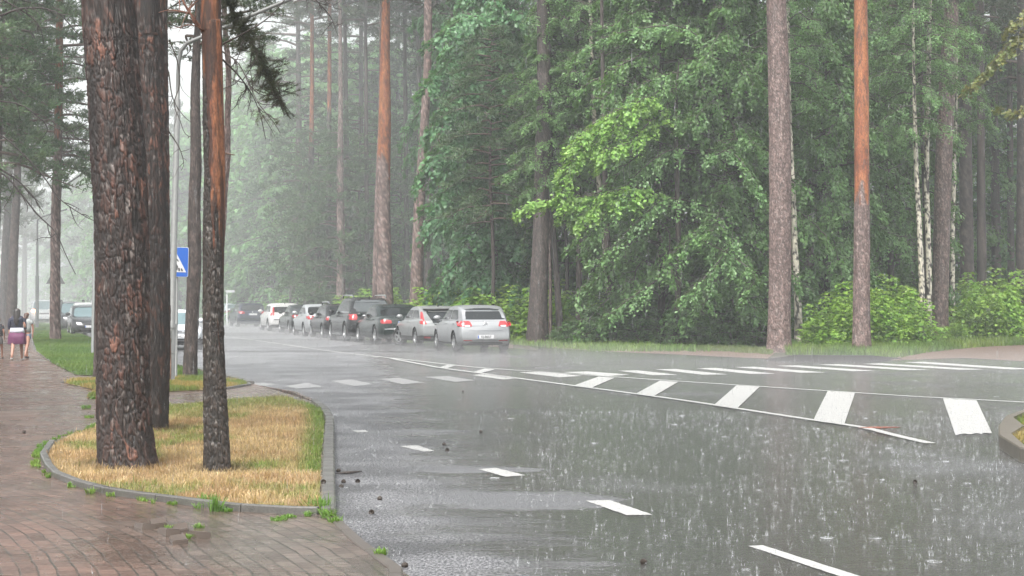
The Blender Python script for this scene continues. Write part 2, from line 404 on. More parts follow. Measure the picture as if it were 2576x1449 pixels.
island = gp([(120, 1147), (134, 1175), (155, 1196), (210, 1218), (281, 1236), (350, 1247), (422, 1256), (598, 1278), (740, 1286), (803, 1287), (806, 1185), (812, 1100), (816, 1062), (809, 1034), (774, 1016), (704, 999), (598, 1008), (422, 1022), (330, 1042), (246, 1080), (190, 1094), (141, 1115)], 0.06)
I = np.array(island)
def seg_dist(x, y, A, B):
    ax, ay = A; bx, by = B; dx, dy = bx - ax, by - ay; t = np.clip(((x - ax) * dx + (y - ay) * dy) / (dx * dx + dy * dy), 0, 1)
    return np.hypot(x - ax - t * dx, y - ay - t * dy)
def island_col(x, y, r):
    n = len(x); dr = seg_dist(x, y, island[10], island[12]); dr = np.minimum(dr, np.minimum(seg_dist(x, y, island[12], island[13]), seg_dist(x, y, island[13], island[14])))
    db = np.minimum(seg_dist(x, y, island[14], island[16]), seg_dist(x, y, island[16], island[18]))
    g = np.maximum(1 - sm(0.05, 0.36, dr), (1 - sm(0.3, 2.2, db)) * .7)
    f = fbm(x * 1.4, y * 0.9, 21); g = np.maximum(g, sm(0.60, 0.72, f) * 0.65); g = g * (0.75 + 0.5 * fbm(x * 5, y * 5, 4))
    gx, gy = G(650, 1190); g = np.maximum(g, 0.9 * np.exp(-((x - gx) / .35) ** 2 - ((y - gy) / .5) ** 2))
    g = np.clip(g + r.normal(0, .17, n), 0, 1)[:, None]
    dt = np.minimum(np.hypot(x - G(320, 1188)[0], y - G(320, 1188)[1]), np.minimum(np.hypot(x - G(546, 1199)[0], y - G(546, 1199)[1]) + .12, np.hypot(x - G(392, 1093)[0], y - G(392, 1093)[1])))
    bt = (1 - sm(.28, .62, dt + .25 * (fbm(x * 6, y * 6, 81) - .5)))[:, None]
    v = (r.uniform(.6, 1.25, n) * (.62 + .6 * fbm(x * 7, y * 5, 71)))[:, None]; k = sm(.35, .65, fbm(x * 2.2, y * 1.3, 44))[:, None]
    straw = np.array([.58, .43, .255]) * (1 - k) + np.array([.46, .31, .18]) * k
    green = np.array([.16, .26, .05]) * r.uniform(.7, 1.2, (n, 1))
    c_ = (straw * (1 - g) + green * g) * v
    return c_ * (1 - bt * .75) + np.array([.13, .085, .05]) * bt * .75
o = poly_sheet("island_soil", island, 0.055, M_thatch)
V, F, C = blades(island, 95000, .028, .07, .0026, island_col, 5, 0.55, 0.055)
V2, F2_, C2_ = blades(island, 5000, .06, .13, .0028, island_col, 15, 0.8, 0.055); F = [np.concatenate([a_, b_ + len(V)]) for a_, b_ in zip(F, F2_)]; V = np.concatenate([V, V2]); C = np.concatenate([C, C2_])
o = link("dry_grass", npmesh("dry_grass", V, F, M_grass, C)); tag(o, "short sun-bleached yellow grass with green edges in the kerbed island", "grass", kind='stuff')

def green_col(base, vv=0.3):
    def f(x, y, r):
        n = len(x); k = fbm(x * .8, y * .5, 8)[:, None]
        return np.array(base) * r.uniform(1 - vv, 1 + vv, (n, 1)) * (.7 + .6 * k) * np.array([1 + .3, 1, 1]) ** (k * 2 - 1)
    return f
patch2 = gp([(160, 962), (200, 956), (330, 952), (420, 950), (520, 953), (612, 960), (622, 968), (560, 978), (430, 984), (300, 990), (215, 1000), (250, 982)], 0.06)
poly_sheet("verge_soil", patch2, 0.055, M_thatch)
def patch_col(x, y, r):
    n = len(x); g = np.clip(sm(.4, .6, fbm(x * 1.2, y * .8, 31)) + r.normal(0, .2, n), 0, 1)[:, None]
    return (np.array([.36, .27, .10]) * (1 - g) + np.array([.15, .22, .05]) * g) * r.uniform(.7, 1.2, (n, 1))
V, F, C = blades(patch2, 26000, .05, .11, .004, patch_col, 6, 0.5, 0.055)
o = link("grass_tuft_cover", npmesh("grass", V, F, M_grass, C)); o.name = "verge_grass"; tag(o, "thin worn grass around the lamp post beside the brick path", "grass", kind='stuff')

lawn = gp([(190, 942), (236, 944), (300, 946), (420, 946), (540, 951), (500, 935), (400, 912), (330, 893), (232, 853), (185, 835), (140, 818), (105, 812), (84, 818), (82, 850), (92, 884), (130, 912)], 0.06)
poly_sheet("lawn_soil", lawn, 0.055, M_lawnsoil)
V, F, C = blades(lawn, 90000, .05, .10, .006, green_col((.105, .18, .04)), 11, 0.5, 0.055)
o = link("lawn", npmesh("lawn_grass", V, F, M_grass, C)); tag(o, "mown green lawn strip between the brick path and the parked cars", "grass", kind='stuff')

# weeds along the kerb joints (stuff)
wv = []; wf = []; wc = []; nn = 0
jr = np.random.default_rng(3)
def weed(x, y, rad, hh, sd, n=None):
    global nn
    n = n or int(1200 * rad) + 12
    P = [(x + rad * math.cos(t) * jr.uniform(.6, 1.1), y + rad * math.sin(t) * jr.uniform(.6, 1.1)) for t in np.linspace(0, 6.28, 9)[:-1]]
    V, F, C = blades(P, n, hh * .5, hh * 1.3, .0035, green_col((.15, .27, .05)), sd, 0.9, 0.046)
    wv.append(V); wc.append(C); wf.append([f + nn for f in F]); nn += len(V)
edge = [island[i] for i in (18, 19, 20, 21, 0, 1, 2, 3, 4, 5, 6, 7, 8, 9)]; cI = np.mean(I, 0)
for i in range(len(edge) - 1):
    A_, B_ = np.array(edge[i]), np.array(edge[i + 1]); Ls = np.linalg.norm(B_ - A_); m_ = max(2, int(Ls / .10)); nv_ = np.array([B_[1] - A_[1], -(B_ - A_)[0]]); nv_ /= np.linalg.norm(nv_) + 1e-9
    if np.dot(nv_, (A_ + B_) / 2 - cI) < 0: nv_ = -nv_
    for q in range(m_):
        p_ = A_ + (B_ - A_) * (q + jr.random()) / m_ + nv_ * (.105 + abs(jr.normal(0, .035)))
        if jr.random() < (.8 if i < 4 else .35): weed(p_[0], p_[1], jr.uniform(.015, .05), jr.uniform(.02, .055), int(jr.integers(1e6)), int(jr.integers(14, 60)))
for (a, b_, rad, hh) in [(520, 1283, .05, .09), (540, 1302, .05, .13), (799, 1300, .10, .11), (824, 1318, .06, .08), (843, 1330, .05, .06), (700, 1325, .09, .03), (730, 1318, .06, .03), (955, 1415, .05, .05), (500, 1345, .04, .03), (240, 1010, .12, .05), (215, 1035, .08, .05), (226, 1060, .08, .04), (425, 1352, .03, .04), (475, 1372, .02, .03)]:
    weed(*G(a, b_), rad, hh, int(a))
o = link("kerb_weeds", npmesh("kerb_weeds", np.concatenate(wv), [np.concatenate([f[0] for f in wf]), np.concatenate([f[1] for f in wf])], M_grass, np.concatenate(wc)))
tag(o, "bright green weeds sprouting along the kerb joints of the brick pavement", "weeds", kind='stuff')

# ------------------------------------------------------------------ kerbs
def kerb_line(name, pts, w, z0, z1, seg=1.0, side=1, m=None, chamfer=0.015, kind='structure'):
    """kerb stones along pts; pts is the road side edge, stones extend to `side` (left=+1)"""
    P = [Vector(p).to_2d() for p in pts]; bm = bmesh.new()
    D = [0.0]
    for i in range(1, len(P)): D.append(D[-1] + (P[i] - P[i - 1]).length)
    def at(s):
        for i in range(1, len(P)):
            if s <= D[i] + 1e-9:
                t = (s - D[i - 1]) / max(1e-9, D[i] - D[i - 1]); return P[i - 1].lerp(P[i], t)
        return P[-1]
    def nrm(s):
        d = at(min(D[-1], s + .05)) - at(max(0, s - .05)); d.normalize(); return Vector((-d.y, d.x)) * side
    s = 0.0
    while s < D[-1] - .05:
        e = min(D[-1], s + seg - .008); k = max(2, int((e - s) / .12) + 1)
        rows = []
        for i in range(k):
            q = s + (e - s) * i / (k - 1); a = at(q); n = nrm(q)
            prof = [(0, z0), (0, z1 - chamfer), (chamfer, z1), (w - chamfer * .5, z1), (w, z1 - chamfer * .5), (w, z0)]
            rows.append([bm.verts.new((a.x + n.x * u, a.y + n.y * u, z)) for u, z in prof])
        for i in range(k - 1):
            for j in range(5):
                bm.faces.new((rows[i][j], rows[i][j + 1], rows[i + 1][j + 1], rows[i + 1][j]))
        bm.faces.new(rows[0]); bm.faces.new(rows[-1][::-1]); s += seg
    bmesh.ops.recalc_face_normals(bm, faces=bm.faces)
    o = bmobj(name, bm, m or M_kerb); o["kind"] = kind; return o
kerb_line("kerb", [(-0.48, 8.2)] + gp([(1015, 1449), (925, 1385), (868, 1332), (845, 1308)]), 0.085, -0.01, 0.056, 1.0, 1, simple("dark_kerb", (0.085, 0.072, 0.062), 0.4, 0, .35, 7))
kerb_line("kerb", gp([(845, 1308), (842, 1180), (840, 1062), (826, 1038), (800, 1017)]), 0.11, -0.01, 0.085, 1.0, 1)
kerb_line("kerb", gp([(800, 1017), (790, 1012), (745, 992), (700, 984), (640, 974)]), 0.07, -0.01, 0.052, 1.0, 1, M_paving)
kerb_line("kerb", gp([(640, 972), (560, 948), (440, 922), (330, 893), (235, 852), (190, 832), (150, 812)]) + [(-67, 200)], 0.13, -0.01, 0.10, 1.0, 1)
# low edging stones round the island on the pavement side
kerb_line("kerb", [island[i] for i in (21, 0, 1, 2, 3, 4, 5, 6, 7, 8, 9)], 0.075, 0.0, 0.10, 1.0, -1)
kerb_line("kerb", [island[i] for i in (17, 18, 19, 20, 21)], 0.06, 0.0, 0.065, 1.0, -1)
kerb_line("kerb", [patch2[i] for i in (0, 1)] , 0.06, 0.0, 0.075, 1.0, 1)
kerb_line("kerb", [patch2[i] for i in (5, 6, 7)], 0.08, 0.0, 0.085, 1.0, 1)
kerb_line("kerb", gp([(84, 850), (92, 884), (130, 912), (190, 942), (236, 944)]), 0.08, 0.0, 0.07, 1.0, -1)
# dropped kerb in front of the two roadside pines
bm = bmesh.new()
def box_pts(bm, A, B, w, za, zb, z0=-0.01):
    A = Vector(A); B = Vector(B); d = (B - A).normalized(); n = Vector((-d.y, d.x)) * w
    v = [bm.verts.new((p.x, p.y, z)) for p, z in ((A, z0), (B, z0), (B + n, z0), (A + n, z0), (A, za), (B, zb), (B + n, zb), (A + n, za))]
    for f in ((0, 1, 5, 4), (1, 2, 6, 5), (2, 3, 7, 6), (3, 0, 4, 7), (4, 5, 6, 7)): bm.faces.new([v[i] for i in f])
kp = [G(1925, 906), G(2000, 908), G(2060, 909.5), G(2125, 910), G(2190, 910), G(2268, 903)]
hz = [.02, .16, .17, .17, .17, .02]
for i in range(5):
    A = Vector(kp[i]); B = Vector(kp[i + 1]); d = (B - A).normalized() * .006
    box_pts(bm, A + d, B - d, .16, hz[i], hz[i + 1])
o = bmobj("kerb", bm, simple("dark_kerb_stone", (0.035, 0.032, 0.030), 0.45, 0, .3, 6)); o["kind"] = 'structure'

# kerbed traffic island at the right edge
isl = gp([(2513, 1128), (2512, 1100), (2530, 1075), (2576, 1058), (2680, 1040), (2900, 1050), (2950, 1150), (2800, 1200), (2650, 1185), (2565, 1162)])
bm = bmesh.new(); cxy = Vector((sum(p[0] for p in isl) / len(isl), sum(p[1] for p in isl) / len(isl)))
nI = len(isl)
def sh(p, d):
    v = Vector(p) - cxy; return cxy + v * (1 - d / v.length)
R0 = [bm.verts.new((*p, -0.01)) for p in isl]; R1 = [bm.verts.new((*p, .135)) for p in isl]; R2 = [bm.verts.new((*sh(p, .02), .15)) for p in isl]
R3 = [bm.verts.new((*sh(p, .30), .15)) for p in isl]; R4 = [bm.verts.new((*sh(p, .30), .04)) for p in isl]
for A, B in ((R0, R1), (R1, R2), (R2, R3), (R3, R4)):
    for i in range(nI): bm.faces.new((A[i], A[(i + 1) % nI], B[(i + 1) % nI], B[i]))
o = bmobj("traffic_island", bm, simple("brown_kerb_stone", (0.11, 0.095, 0.075), 0.42, 0, .35, 5)); o["kind"] = 'structure'
inner = [tuple(sh(p, .3)) for p in isl]
poly_sheet("island_soil", inner, 0.07, M_lawnsoil)
V, F, C = blades(inner, 9000, .04, .12, .004, patch_col, 16, 0.6, 0.07)
o = link("island_grass", npmesh("island_grass", V, F, M_grass, C)); tag(o, "yellow green grass inside the brown kerbed island at the right edge", "grass", kind='stuff')

# ------------------------------------------------------------------ painted markings (sheets 4-8 mm up)
def quads(name, Q, z, m, jag=0.0):
    bm = bmesh.new(); r = random.Random(len(Q))
    for q in Q:
        pts = [Vector((*G(*p), z)) for p in q]; n = 14
        vs = []
        for j in range(n + 1):
            row = []
            a = pts[0].lerp(pts[3], j / n); b_ = pts[1].lerp(pts[2], j / n); d = (b_ - a)
            a = a + d * (r.uniform(-jag, jag)); b_ = b_ + d * (r.uniform(-jag, jag))
            vs.append((bm.verts.new(a), bm.verts.new(b_)))
        for j in range(n): bm.faces.new((vs[j][0], vs[j][1], vs[j + 1][1], vs[j + 1][0]))
    for f in bm.faces:
        f.normal_update()
        if f.normal.z < 0: f.normal_flip()
    o = bmobj(name, bm, m); o["kind"] = 'structure'; return o
def pline(name, pts, width, z, m):
    P = [Vector(G(*p)) for p in pts]; C_ = catmull([(p.x, p.y, 0) for p in P], 60); bm = bmesh.new(); prev = None
    for i in range(len(C_)):
        d = C_[min(i + 1, len(C_) - 1)] - C_[max(i - 1, 0)]; d /= np.linalg.norm(d); n = np.array([-d[1], d[0]]) * width / 2
        w_ = (bm.verts.new((C_[i][0] - n[0], C_[i][1] - n[1], z)), bm.verts.new((C_[i][0] + n[0], C_[i][1] + n[1], z)))
        if prev: bm.faces.new((prev[0], w_[0], w_[1], prev[1]))
        prev = w_
    for f in bm.faces:
        f.normal_update()
        if f.normal.z < 0: f.normal_flip()
    o = bmobj(name, bm, m); o["kind"] = 'structure'; return o
pline("centre_line", [(350, 822), (575, 848), (700, 865), (830, 884), (935, 896.5), (1000, 903), (1125, 917.5), (1214, 926.5), (1341, 935), (1500, 946), (1677, 958), (1851, 969.5), (2082, 984.5), (2371, 1003), (2576, 1012.5), (2900, 1033)], .13, .012, M_paint)
pline("hatching_edge_line", [(985, 903), (1062, 918), (1105, 926), (1191, 938), (1325, 956), (1677, 1003), (1851, 1029), (2047, 1059), (2124, 1070), (2183, 1080), (2249, 1097), (2340, 1118)], .13, .016, M_paint)
quads("hatching_stripes", [((1102, 925.5), (1125, 918.5), (1144, 920.5), (1121, 928)), ((1188, 937), (1219.5, 928), (1245, 930), (1208, 939.5)),
      ((1443, 971), (1506, 948), (1546, 951), (1486, 977)), ((1598, 992), (1660, 958.5), (1706, 961.5), (1645, 997)), ((1796, 1020), (1853, 970), (1911, 973.5), (1855, 1028)),
      ((2046, 1058), (2082, 985), (2151, 989), (2124, 1068)), ((2403, 1094.7), (2372, 1003), (2457, 1008.5), (2495, 1090.5))], .008, M_paint, .012)
zq = [((1188, 944), (1216, 941), (1317, 952), (1266, 955)), ((1306, 937), (1366, 935.5), (1464, 946), (1408, 949.5)), ((1418, 936.5), (1476, 934.5), (1582, 942.5), (1530, 946.5))]
for (xl, yl, xr, yr) in ((1555, 933, 1705, 944), (1650, 929.5, 1830, 943), (1752, 927, 1950, 941), (1850, 924, 2078, 938), (1955, 920.5, 2208, 934), (2060, 917.5, 2340, 931.5), (2170, 915.5, 2476, 930.5), (2275, 911.5, 2600, 929.5)):
    zq.append(((xl, yl), (xl + 48, yl - 1.2), (xr, yr - .8), (xr - 62, yr)))
quads("zebra_crossing", zq, .004, M_paint, .01)
quads("worn_zebra_crossing", [((714, 972), (773, 963.6), (817, 973), (747, 978)), ((833, 958), (884, 955), (939, 967), (890, 971.7)), ((953, 953.6), (1003, 950.8), (1066, 963), (1013, 967)), ((1069, 948.5), (1128, 946.5), (1194, 957), (1145, 961)), ((600, 966), (660, 963), (700, 968), (650, 973))], .004, M_paintworn, .03)
quads("edge_line_dashes", [((884.5, 1084), (917, 1082.5), (928.5, 1087), (900, 1088)), ((1005, 1123), (1049, 1121), (1093, 1135), (1066, 1137)), ((1203, 1181), (1248, 1178), (1321, 1196.6), (1272, 1200)),
      ((1473.5, 1260.5), (1534, 1259), (1641, 1296), (1577, 1297)), ((1883, 1374.7), (1918, 1373), (2170, 1453), (2118, 1453))], .004, M_paint, .03)
# line in the left parking strip
quads("parking_bay_lines", [((262, 897), (300, 896), (336, 903), (300, 905)), ((290, 873), (300, 872), (336, 884), (324, 886))], .004, M_paintworn, .03)

# loose paving bricks heaved up near the corner
def brick_mesh(nm, seed):
    bm = bmesh.new(); bmesh.ops.create_cube(bm, size=1); bmesh.ops.scale(bm, vec=(.195, .098, .06), verts=bm.verts)
    bmesh.ops.bevel(bm, geom=list(bm.edges), offset=.006, segments=2, affect='EDGES')
    return bm
M_brick = simple("loose_brick", (0.095, 0.075, 0.062), 0.35, 0, .3, 9)
bl = [(365, 1345, .012, 8, "tilted loose brick sunk at its left end beside the weeds"), (400, 1340, .02, -7, "raised flat loose brick behind the other heaved bricks"), (425, 1360, .018, 6, "broken-up loose brick in the middle of the heaved patch"), (455, 1352, .012, -9, "loose brick leaning towards the road in the heaved patch"), (500, 1368, .016, 7, "rightmost heaved brick of the broken patch"), (450, 1382, .014, -5, "lowest heaved brick nearest to the camera")]
for i, (a, b_, zz, tl, lb) in enumerate(bl):
    x, y = G(a, b_); o = bmobj("paving_brick", brick_mesh("paving_brick", i), M_brick, None, False, (x, y, .045 + zz - .01)); o.rotation_euler = (math.radians(tl), math.radians(tl * .7), math.radians(112 + tl))
    tag(o, lb, "brick", "loose bricks heaved out of the pavement")

# pine cones and twigs on the wet road and pavement
M_cone = simple("pine_cone", (0.035, 0.025, 0.018), 0.6, 0, .3, 60)
def cone_mesh():
    bm = bmesh.new(); r = random.Random(2)
    for k in range(9):
        z = -0.022 + k * .0055; rad = .018 * math.sin(math.pi * (k + 1) / 10.5) + .003
        for j in range(8):
            a = (j + .5 * (k % 2)) * math.pi / 4; p = Vector((math.cos(a) * rad, math.sin(a) * rad, z)); t = Vector((math.cos(a), math.sin(a), .5)) * .009; s_ = Vector((-math.sin(a), math.cos(a), 0)) * .007
            v = [bm.verts.new(q) for q in (p - s_ - t * .4, p + s_ - t * .4, p + s_ * .8 + t, p - s_ * .8 + t, p + Vector((0, 0, -.004)))]
            bm.faces.new(v[:4]); bm.faces.new((v[1], v[0], v[4])); bm.faces.new((v[2], v[1], v[4])); bm.faces.new((v[3], v[2], v[4])); bm.faces.new((v[0], v[3], v[4]))
    me = bpy.data.meshes.new("pine_cone"); bm.to_mesh(me); bm.free(); me.materials.append(M_cone); return me
cm = cone_mesh()
cones = [(814, 1216, .085, "dark pine cone lying on top of the grey kerb"), (851, 1187, 0, "small pine cone by the kerb, behind the others there"), (865, 1215, 0, "pine cone on the road just right of the kerb"), (900, 1214, 0, "pine cone lying a little further from the kerb than its neighbour"), (858, 1227, 0, "flat pine cone nearest to the kerb face"), (956, 1258, 0, "lone pine cone left of the light dry patch of asphalt"), (935, 1293, 0, "pine cone in the wet gutter below the light asphalt patch"), (1017, 1427, 0, "pine cone on the rough asphalt at the bottom of the road"), (1118, 1120, 0, "pine cone right of the second white dash"), (1125, 1135, 0, "small pine cone at the end of the second white dash"), (1209, 1088, 0, "pine cone on the water left of centre above the dashes"), (1165, 986, 0, "pine cone on the road in front of the zebra crossing"), (2302, 1215, 0, "dark pine cone floating on the puddle at the right"), (60, 1089, .05, "pine cone on the brick path left of the grass island"), (1620, 1418, 0, "pine cone on the wet road near the bottom middle")]
for i, (a, b_, zz, lb) in enumerate(cones):
    x, y = G(a, b_, zz); o = link("pine_cone", cm, None, (x, y, zz + .012)); o.rotation_euler = (1.4 + .3 * math.sin(i), i * .9, i * 2.1); o.scale = (.72,) * 3 if i != 12 else (.6,) * 3
    tag(o, lb, "pine cone", "pine cones washed onto the road and pavement")
for a, b_, l, an, lb in ((2215, 1080, .55, .1, "reddish strip of pine bark lying across the end of the white line"), (875, 1196, .22, .2, "thin dark twig in the gutter by the kerb"), (330, 1088, .3, .4, "fallen twig on the yellow grass behind the thick pine")):
    x, y = G(a, b_); t = Tubes(5); P = np.array([[x + (i / 8 - .5) * l, y + math.sin(i) * .02 + an * (i / 8), .018 + (.06 if a == 330 else 0)] for i in range(9)])
    t.add(P, [.004 + .010 * math.sin(math.pi * i / 8) for i in range(9)], (.22, .07, .04) if l > .5 else (.04, .03, .025))
    tag(link("fallen_twig", t.mesh("fallen_twig", M_twig)), lb, "twig", "twigs fallen on the ground")
# ------------------------------------------------------------------ trunks
def worley(u, v, nu_wrap, seed):
    """u wraps with integer period nu_wrap. returns F1, F2, id"""
    ui = np.floor(u).astype(int); vi = np.floor(v).astype(int)
    F1 = np.full(u.shape, 9.0); F2 = np.full(u.shape, 9.0); ID = np.zeros(u.shape)
    for dx in (-1, 0, 1):
        for dy in (-1, 0, 1):
            a = (ui + dx); aw = np.mod(a, nu_wrap); b_ = vi + dy
            h1 = _T[(aw * 7 + seed * 13) % 256, (b_ * 11 + seed * 5) % 256]; h2 = _T[(aw * 5 + 91 + seed) % 256, (b_ * 3 + 57) % 256]; h3 = _T[(aw * 3 + 17) % 256, (b_ * 13 + 29 + seed) % 256]
            d = np.hypot(a + h1 - u, b_ + h2 - v)
            c = d < F1; F2 = np.where(c, F1, np.minimum(F2, d)); ID = np.where(c, h3, ID); F1 = np.minimum(F1, d)
    return F1, F2, ID
def lerp3(a, b_, t): return np.asarray(a) * (1 - t[..., None]) + np.asarray(b_) * t[..., None]
def trunk_mesh(name, path, rad, nu, step, style, seed=0, z_or=None, amp=None, mat_=None, flare=.35, osc=.8):
    """path: list of xyz, rad: radii at those points"""
    PR = np.column_stack([np.asarray(path, float), np.asarray(rad, float)])
    Lt = np.sum(np.linalg.norm(np.diff(PR[:, :3], axis=0), axis=1)); nv = max(6, int(Lt / step))
    C_ = catmull(PR, nv); P = C_[:, :3]; R = C_[:, 3]
    s = np.concatenate([[0], np.cumsum(np.linalg.norm(np.diff(P, axis=0), axis=1))])
    an = np.arange(nu) * 2 * math.pi / nu
    T = np.gradient(P, axis=0); T /= np.linalg.norm(T, axis=1)[:, None]
    A = np.cross(T, np.array([0, 1.0, 0])); A /= np.linalg.norm(A, axis=1)[:, None]; B = np.cross(A, T)
    U, SV = np.meshgrid(an / (2 * math.pi), s); RR = np.repeat(R[:, None], nu, 1)
    rmean = float(np.mean(R))
    d = np.zeros_like(U); H = P[:, 2][:, None] + 0 * U
    col = np.zeros(U.shape + (3,))
    wa = (fbm(U * 0 + np.cos(U * 6.283) * 2 + 5, SV * 2.5 + np.sin(U * 6.283) * 2, seed, 3) - .5)
    wb = (fbm(np.cos(U * 6.283) * 2 + 9, SV * 2.5 + np.sin(U * 6.283) * 2, seed + 5, 3) - .5)
    big = fbm(np.cos(U * 6.283) * 1.2 + 3, SV * .8 + np.sin(U * 6.283) * 1.2, seed + 2, 3)
    if style == 'birch':
        n = fbm(np.cos(U * 6.283) * 1.2 + 4, SV * 13 + np.sin(U * 6.283) * .6, seed, 3); m_ = sm(.57, .64, n)
        knots = sm(.66, .7, fbm(np.cos(U * 6.283) * 1.5 + 7, SV * 3, seed + 7, 2))
        dark = np.maximum(m_, knots); base = lerp3((.55, .53, .47), (.62, .56, .42), big)
        low = 1 - sm(.4, 1.6, SV); dark = np.maximum(dark, low * sm(.35, .55, n + .1))
        col = lerp3(base, np.array((.035, .03, .028)) + 0 * base, dark); d = -.004 * dark
    else:
        cfg = {'plate': (.060, .11), 'thick': (.040, .13), 'lich': (.034, .075), 'dark': (.05, .12), 'orange': (.09, .2)}[style]
        ncell = max(5, int(round(2 * math.pi * rmean / cfg[0])))
        u = U * ncell + wa * 3.0; v = SV / cfg[1] + wb * 2.2
        hf = fbm(np.cos(U * 6.283) * ncell * .5 + 11, SV / cfg[1] * 1.2 + np.sin(U * 6.283) * ncell * .5, seed + 41, 4) - .5
        u = u + hf * 1.1; v = v + hf * .9
        F1, F2, ID = worley(u, v, ncell, seed); cr = F2 - F1; plate = sm(.02, .22, cr)
        u2 = U * ncell * 2 + wb * 2.5 + hf; F1b, F2b, IDb = worley(u2, SV / cfg[1] * 2.2 + wa * 2, ncell * 2, seed + 3); pl2 = sm(.02, .25, F2b - F1b)
        fu = fbm(np.cos(U * 6.283) * ncell * .22 + 3, SV * 1.6 / (cfg[1] * 7) + np.sin(U * 6.283) * ncell * .22, seed + 51, 3); furrow = sm(.01, .085, np.abs(fu - .5))
        if amp is None: amp = .022
        d = amp * .55 * (plate - 1) + amp * .55 * (furrow - 1) + amp * .35 * (ID - .5) * plate + amp * .3 * (pl2 - 1) + amp * .7 * hf
        plate = plate * (.3 + .7 * furrow)
        if style == 'thick':
            base = lerp3((.027, .018, .015), (.115, .050, .035), sm(.3, .95, ID * .45 + big * .4 + hf * .5 + .05)); base = lerp3(base, base * 0 + np.array((.20, .09, .06)), sm(.88, .95, ID) * (big > .48) * .7); base = lerp3(base, base * 0 + np.array((.20, .175, .16)), sm(.86, .95, IDb) * .7)
            crack = np.array((.016, .013, .012))
            dk = sm(.42, .62, fbm(np.cos(U * 6.283 + .6) * 1.3 + 2, SV * .55 + np.sin(U * 6.283) * 1.3, seed + 9, 3)); base = base * (1 - .62 * dk[..., None])
        elif style == 'lich':
            base = lerp3((.024, .020, .016), (.052, .037, .029), ID); base = lerp3(base, base * 0 + np.array((.19, .175, .16)), sm(.86, .95, IDb) * .8)
            crack = np.array((.014, .012, .011))
        elif style == 'plate':
            base = lerp3((.13, .09, .08), (.27, .19, .17), sm(.1, .9, ID)); base = lerp3(base, base * 0 + np.array((.42, .36, .33)), sm(.7, .95, IDb) * .5); crack = np.array((.06, .04, .036))
        elif style == 'dark':
            base = lerp3((.05, .039, .034), (.105, .078, .07), ID); crack = np.array((.025, .02, .018))
        else:
            base = lerp3((.20, .15, .13), (.30, .22, .19), ID); crack = np.array((.05, .035, .03))
        col = lerp3(np.broadcast_to(crack, base.shape), base, plate * (.55 + .45 * pl2))
        if z_or is not None:    # smooth orange upper bark, with ragged lower edge
            zo, ang = z_or if hasattr(z_or, '__len__') else (z_or, None)
            e = H - zo + (big - .5) * 2.6 + (fbm(np.cos(U * 6.283) * 3, SV * 4 + np.sin(U * 6.283) * 3, seed + 12) - .5) * 1.4
            if ang is not None: e = e + 1.3 * np.cos(U * 6.283 - ang) - .3
            t = sm(-.15, .15, e); fl = sm(.6, .75, fbm(np.cos(U * 6.283) * 4, SV * 6 + np.sin(U * 6.283) * 4, seed + 20))
            oc = lerp3((.50, .19, .075), (.36, .11, .045), sm(.3, .7, fbm(np.cos(U * 6.283) * 2, SV * 1.5 + np.sin(U * 6.283) * 2, seed + 30)))
            oc = lerp3(oc, oc * 0 + np.array((.16, .075, .05)), fl * .7); oc = oc * (.55 + .45 * plate)[..., None] * osc; bl = sm(.49, .57, fbm(np.cos(U * 6.283) * 1.5 + 1, SV * 2.0 + np.sin(U * 6.283) * 1.5, seed + 77, 4)) * (1 if osc < .7 else .25); oc = oc * (1 - .7 * bl[..., None])
            col = lerp3(col, oc, t); d = d * (1 - .75 * t)
    r = RR * (1 + .05 * (big - .5)) + d
    fl_ = np.exp(-SV / (rmean * 1.3 + .05)); r = r * (1 + fl_ * flare * (.55 + .45 * np.cos(U * 6.283 * 5 + seed) * .5 + .4 * wa))
    V = P[:, None, :] + r[..., None] * (np.cos(an)[None, :, None] * A[:, None, :] + np.sin(an)[None, :, None] * B[:, None, :])
    i = np.arange(nv - 1)[:, None]; j = np.arange(nu)[None, :]
    F = np.stack([i * nu + j, i * nu + (j + 1) % nu, (i + 1) * nu + (j + 1) % nu, (i + 1) * nu + j], -1).reshape(-1, 4)
    return npmesh(name, V.reshape(-1, 3), F, mat_ or M_bark, col.reshape(-1, 3), True)

# ------------------------------------------------------------------ leaves
def rot_basis(n, t):
    n = n / (np.linalg.norm(n, axis=1)[:, None] + 1e-9); t = t - (t * n).sum(1)[:, None] * n; t = t / (np.linalg.norm(t, axis=1)[:, None] + 1e-9)
    return n, t, np.cross(n, t)
LEAF_OVAL = (np.array([(0, 0), (.35, .36), (.75, .25), (1, 0), (.75, -.25), (.35, -.36)]), [(0, 1, 2, 3), (0, 3, 4, 5)])
LEAF_MAPLE = (np.array([(0, 0), (.12, .48), (.42, .30), (.62, .55), (.68, .2), (1, 0), (.68, -.2), (.62, -.55), (.42, -.30), (.12, -.48)]),
              [(0, 1, 2), (0, 2, 3, 4), (0, 4, 5, 6), (0, 6, 7, 8), (0, 8, 9)])
LEAF_QUAD = (np.array([(0, 0), (.5, .34), (1, 0), (.5, -.34)]), [(0, 1, 2, 3)])
def leaves(c, n, t, size, shape, col, fold=.18):
    S2, Fs = shape; n, t, b_ = rot_basis(n, t); k = len(S2); m = len(c)
    z = -np.abs(S2[:, 1]) * fold * 2
    V = c[:, None, :] + size[:, None, None] * (S2[None, :, 0, None] * t[:, None, :] + S2[None, :, 1, None] * b_[:, None, :] - z[None, :, None] * n[:, None, :])
    i = np.arange(m)[:, None] * k; by = {}
    for f in Fs: by.setdefault(len(f), []).append(i + np.array(f)[None, :])
    return V.reshape(-1, 3), [np.concatenate(v) for v in by.values()], np.repeat(col, k, 0)
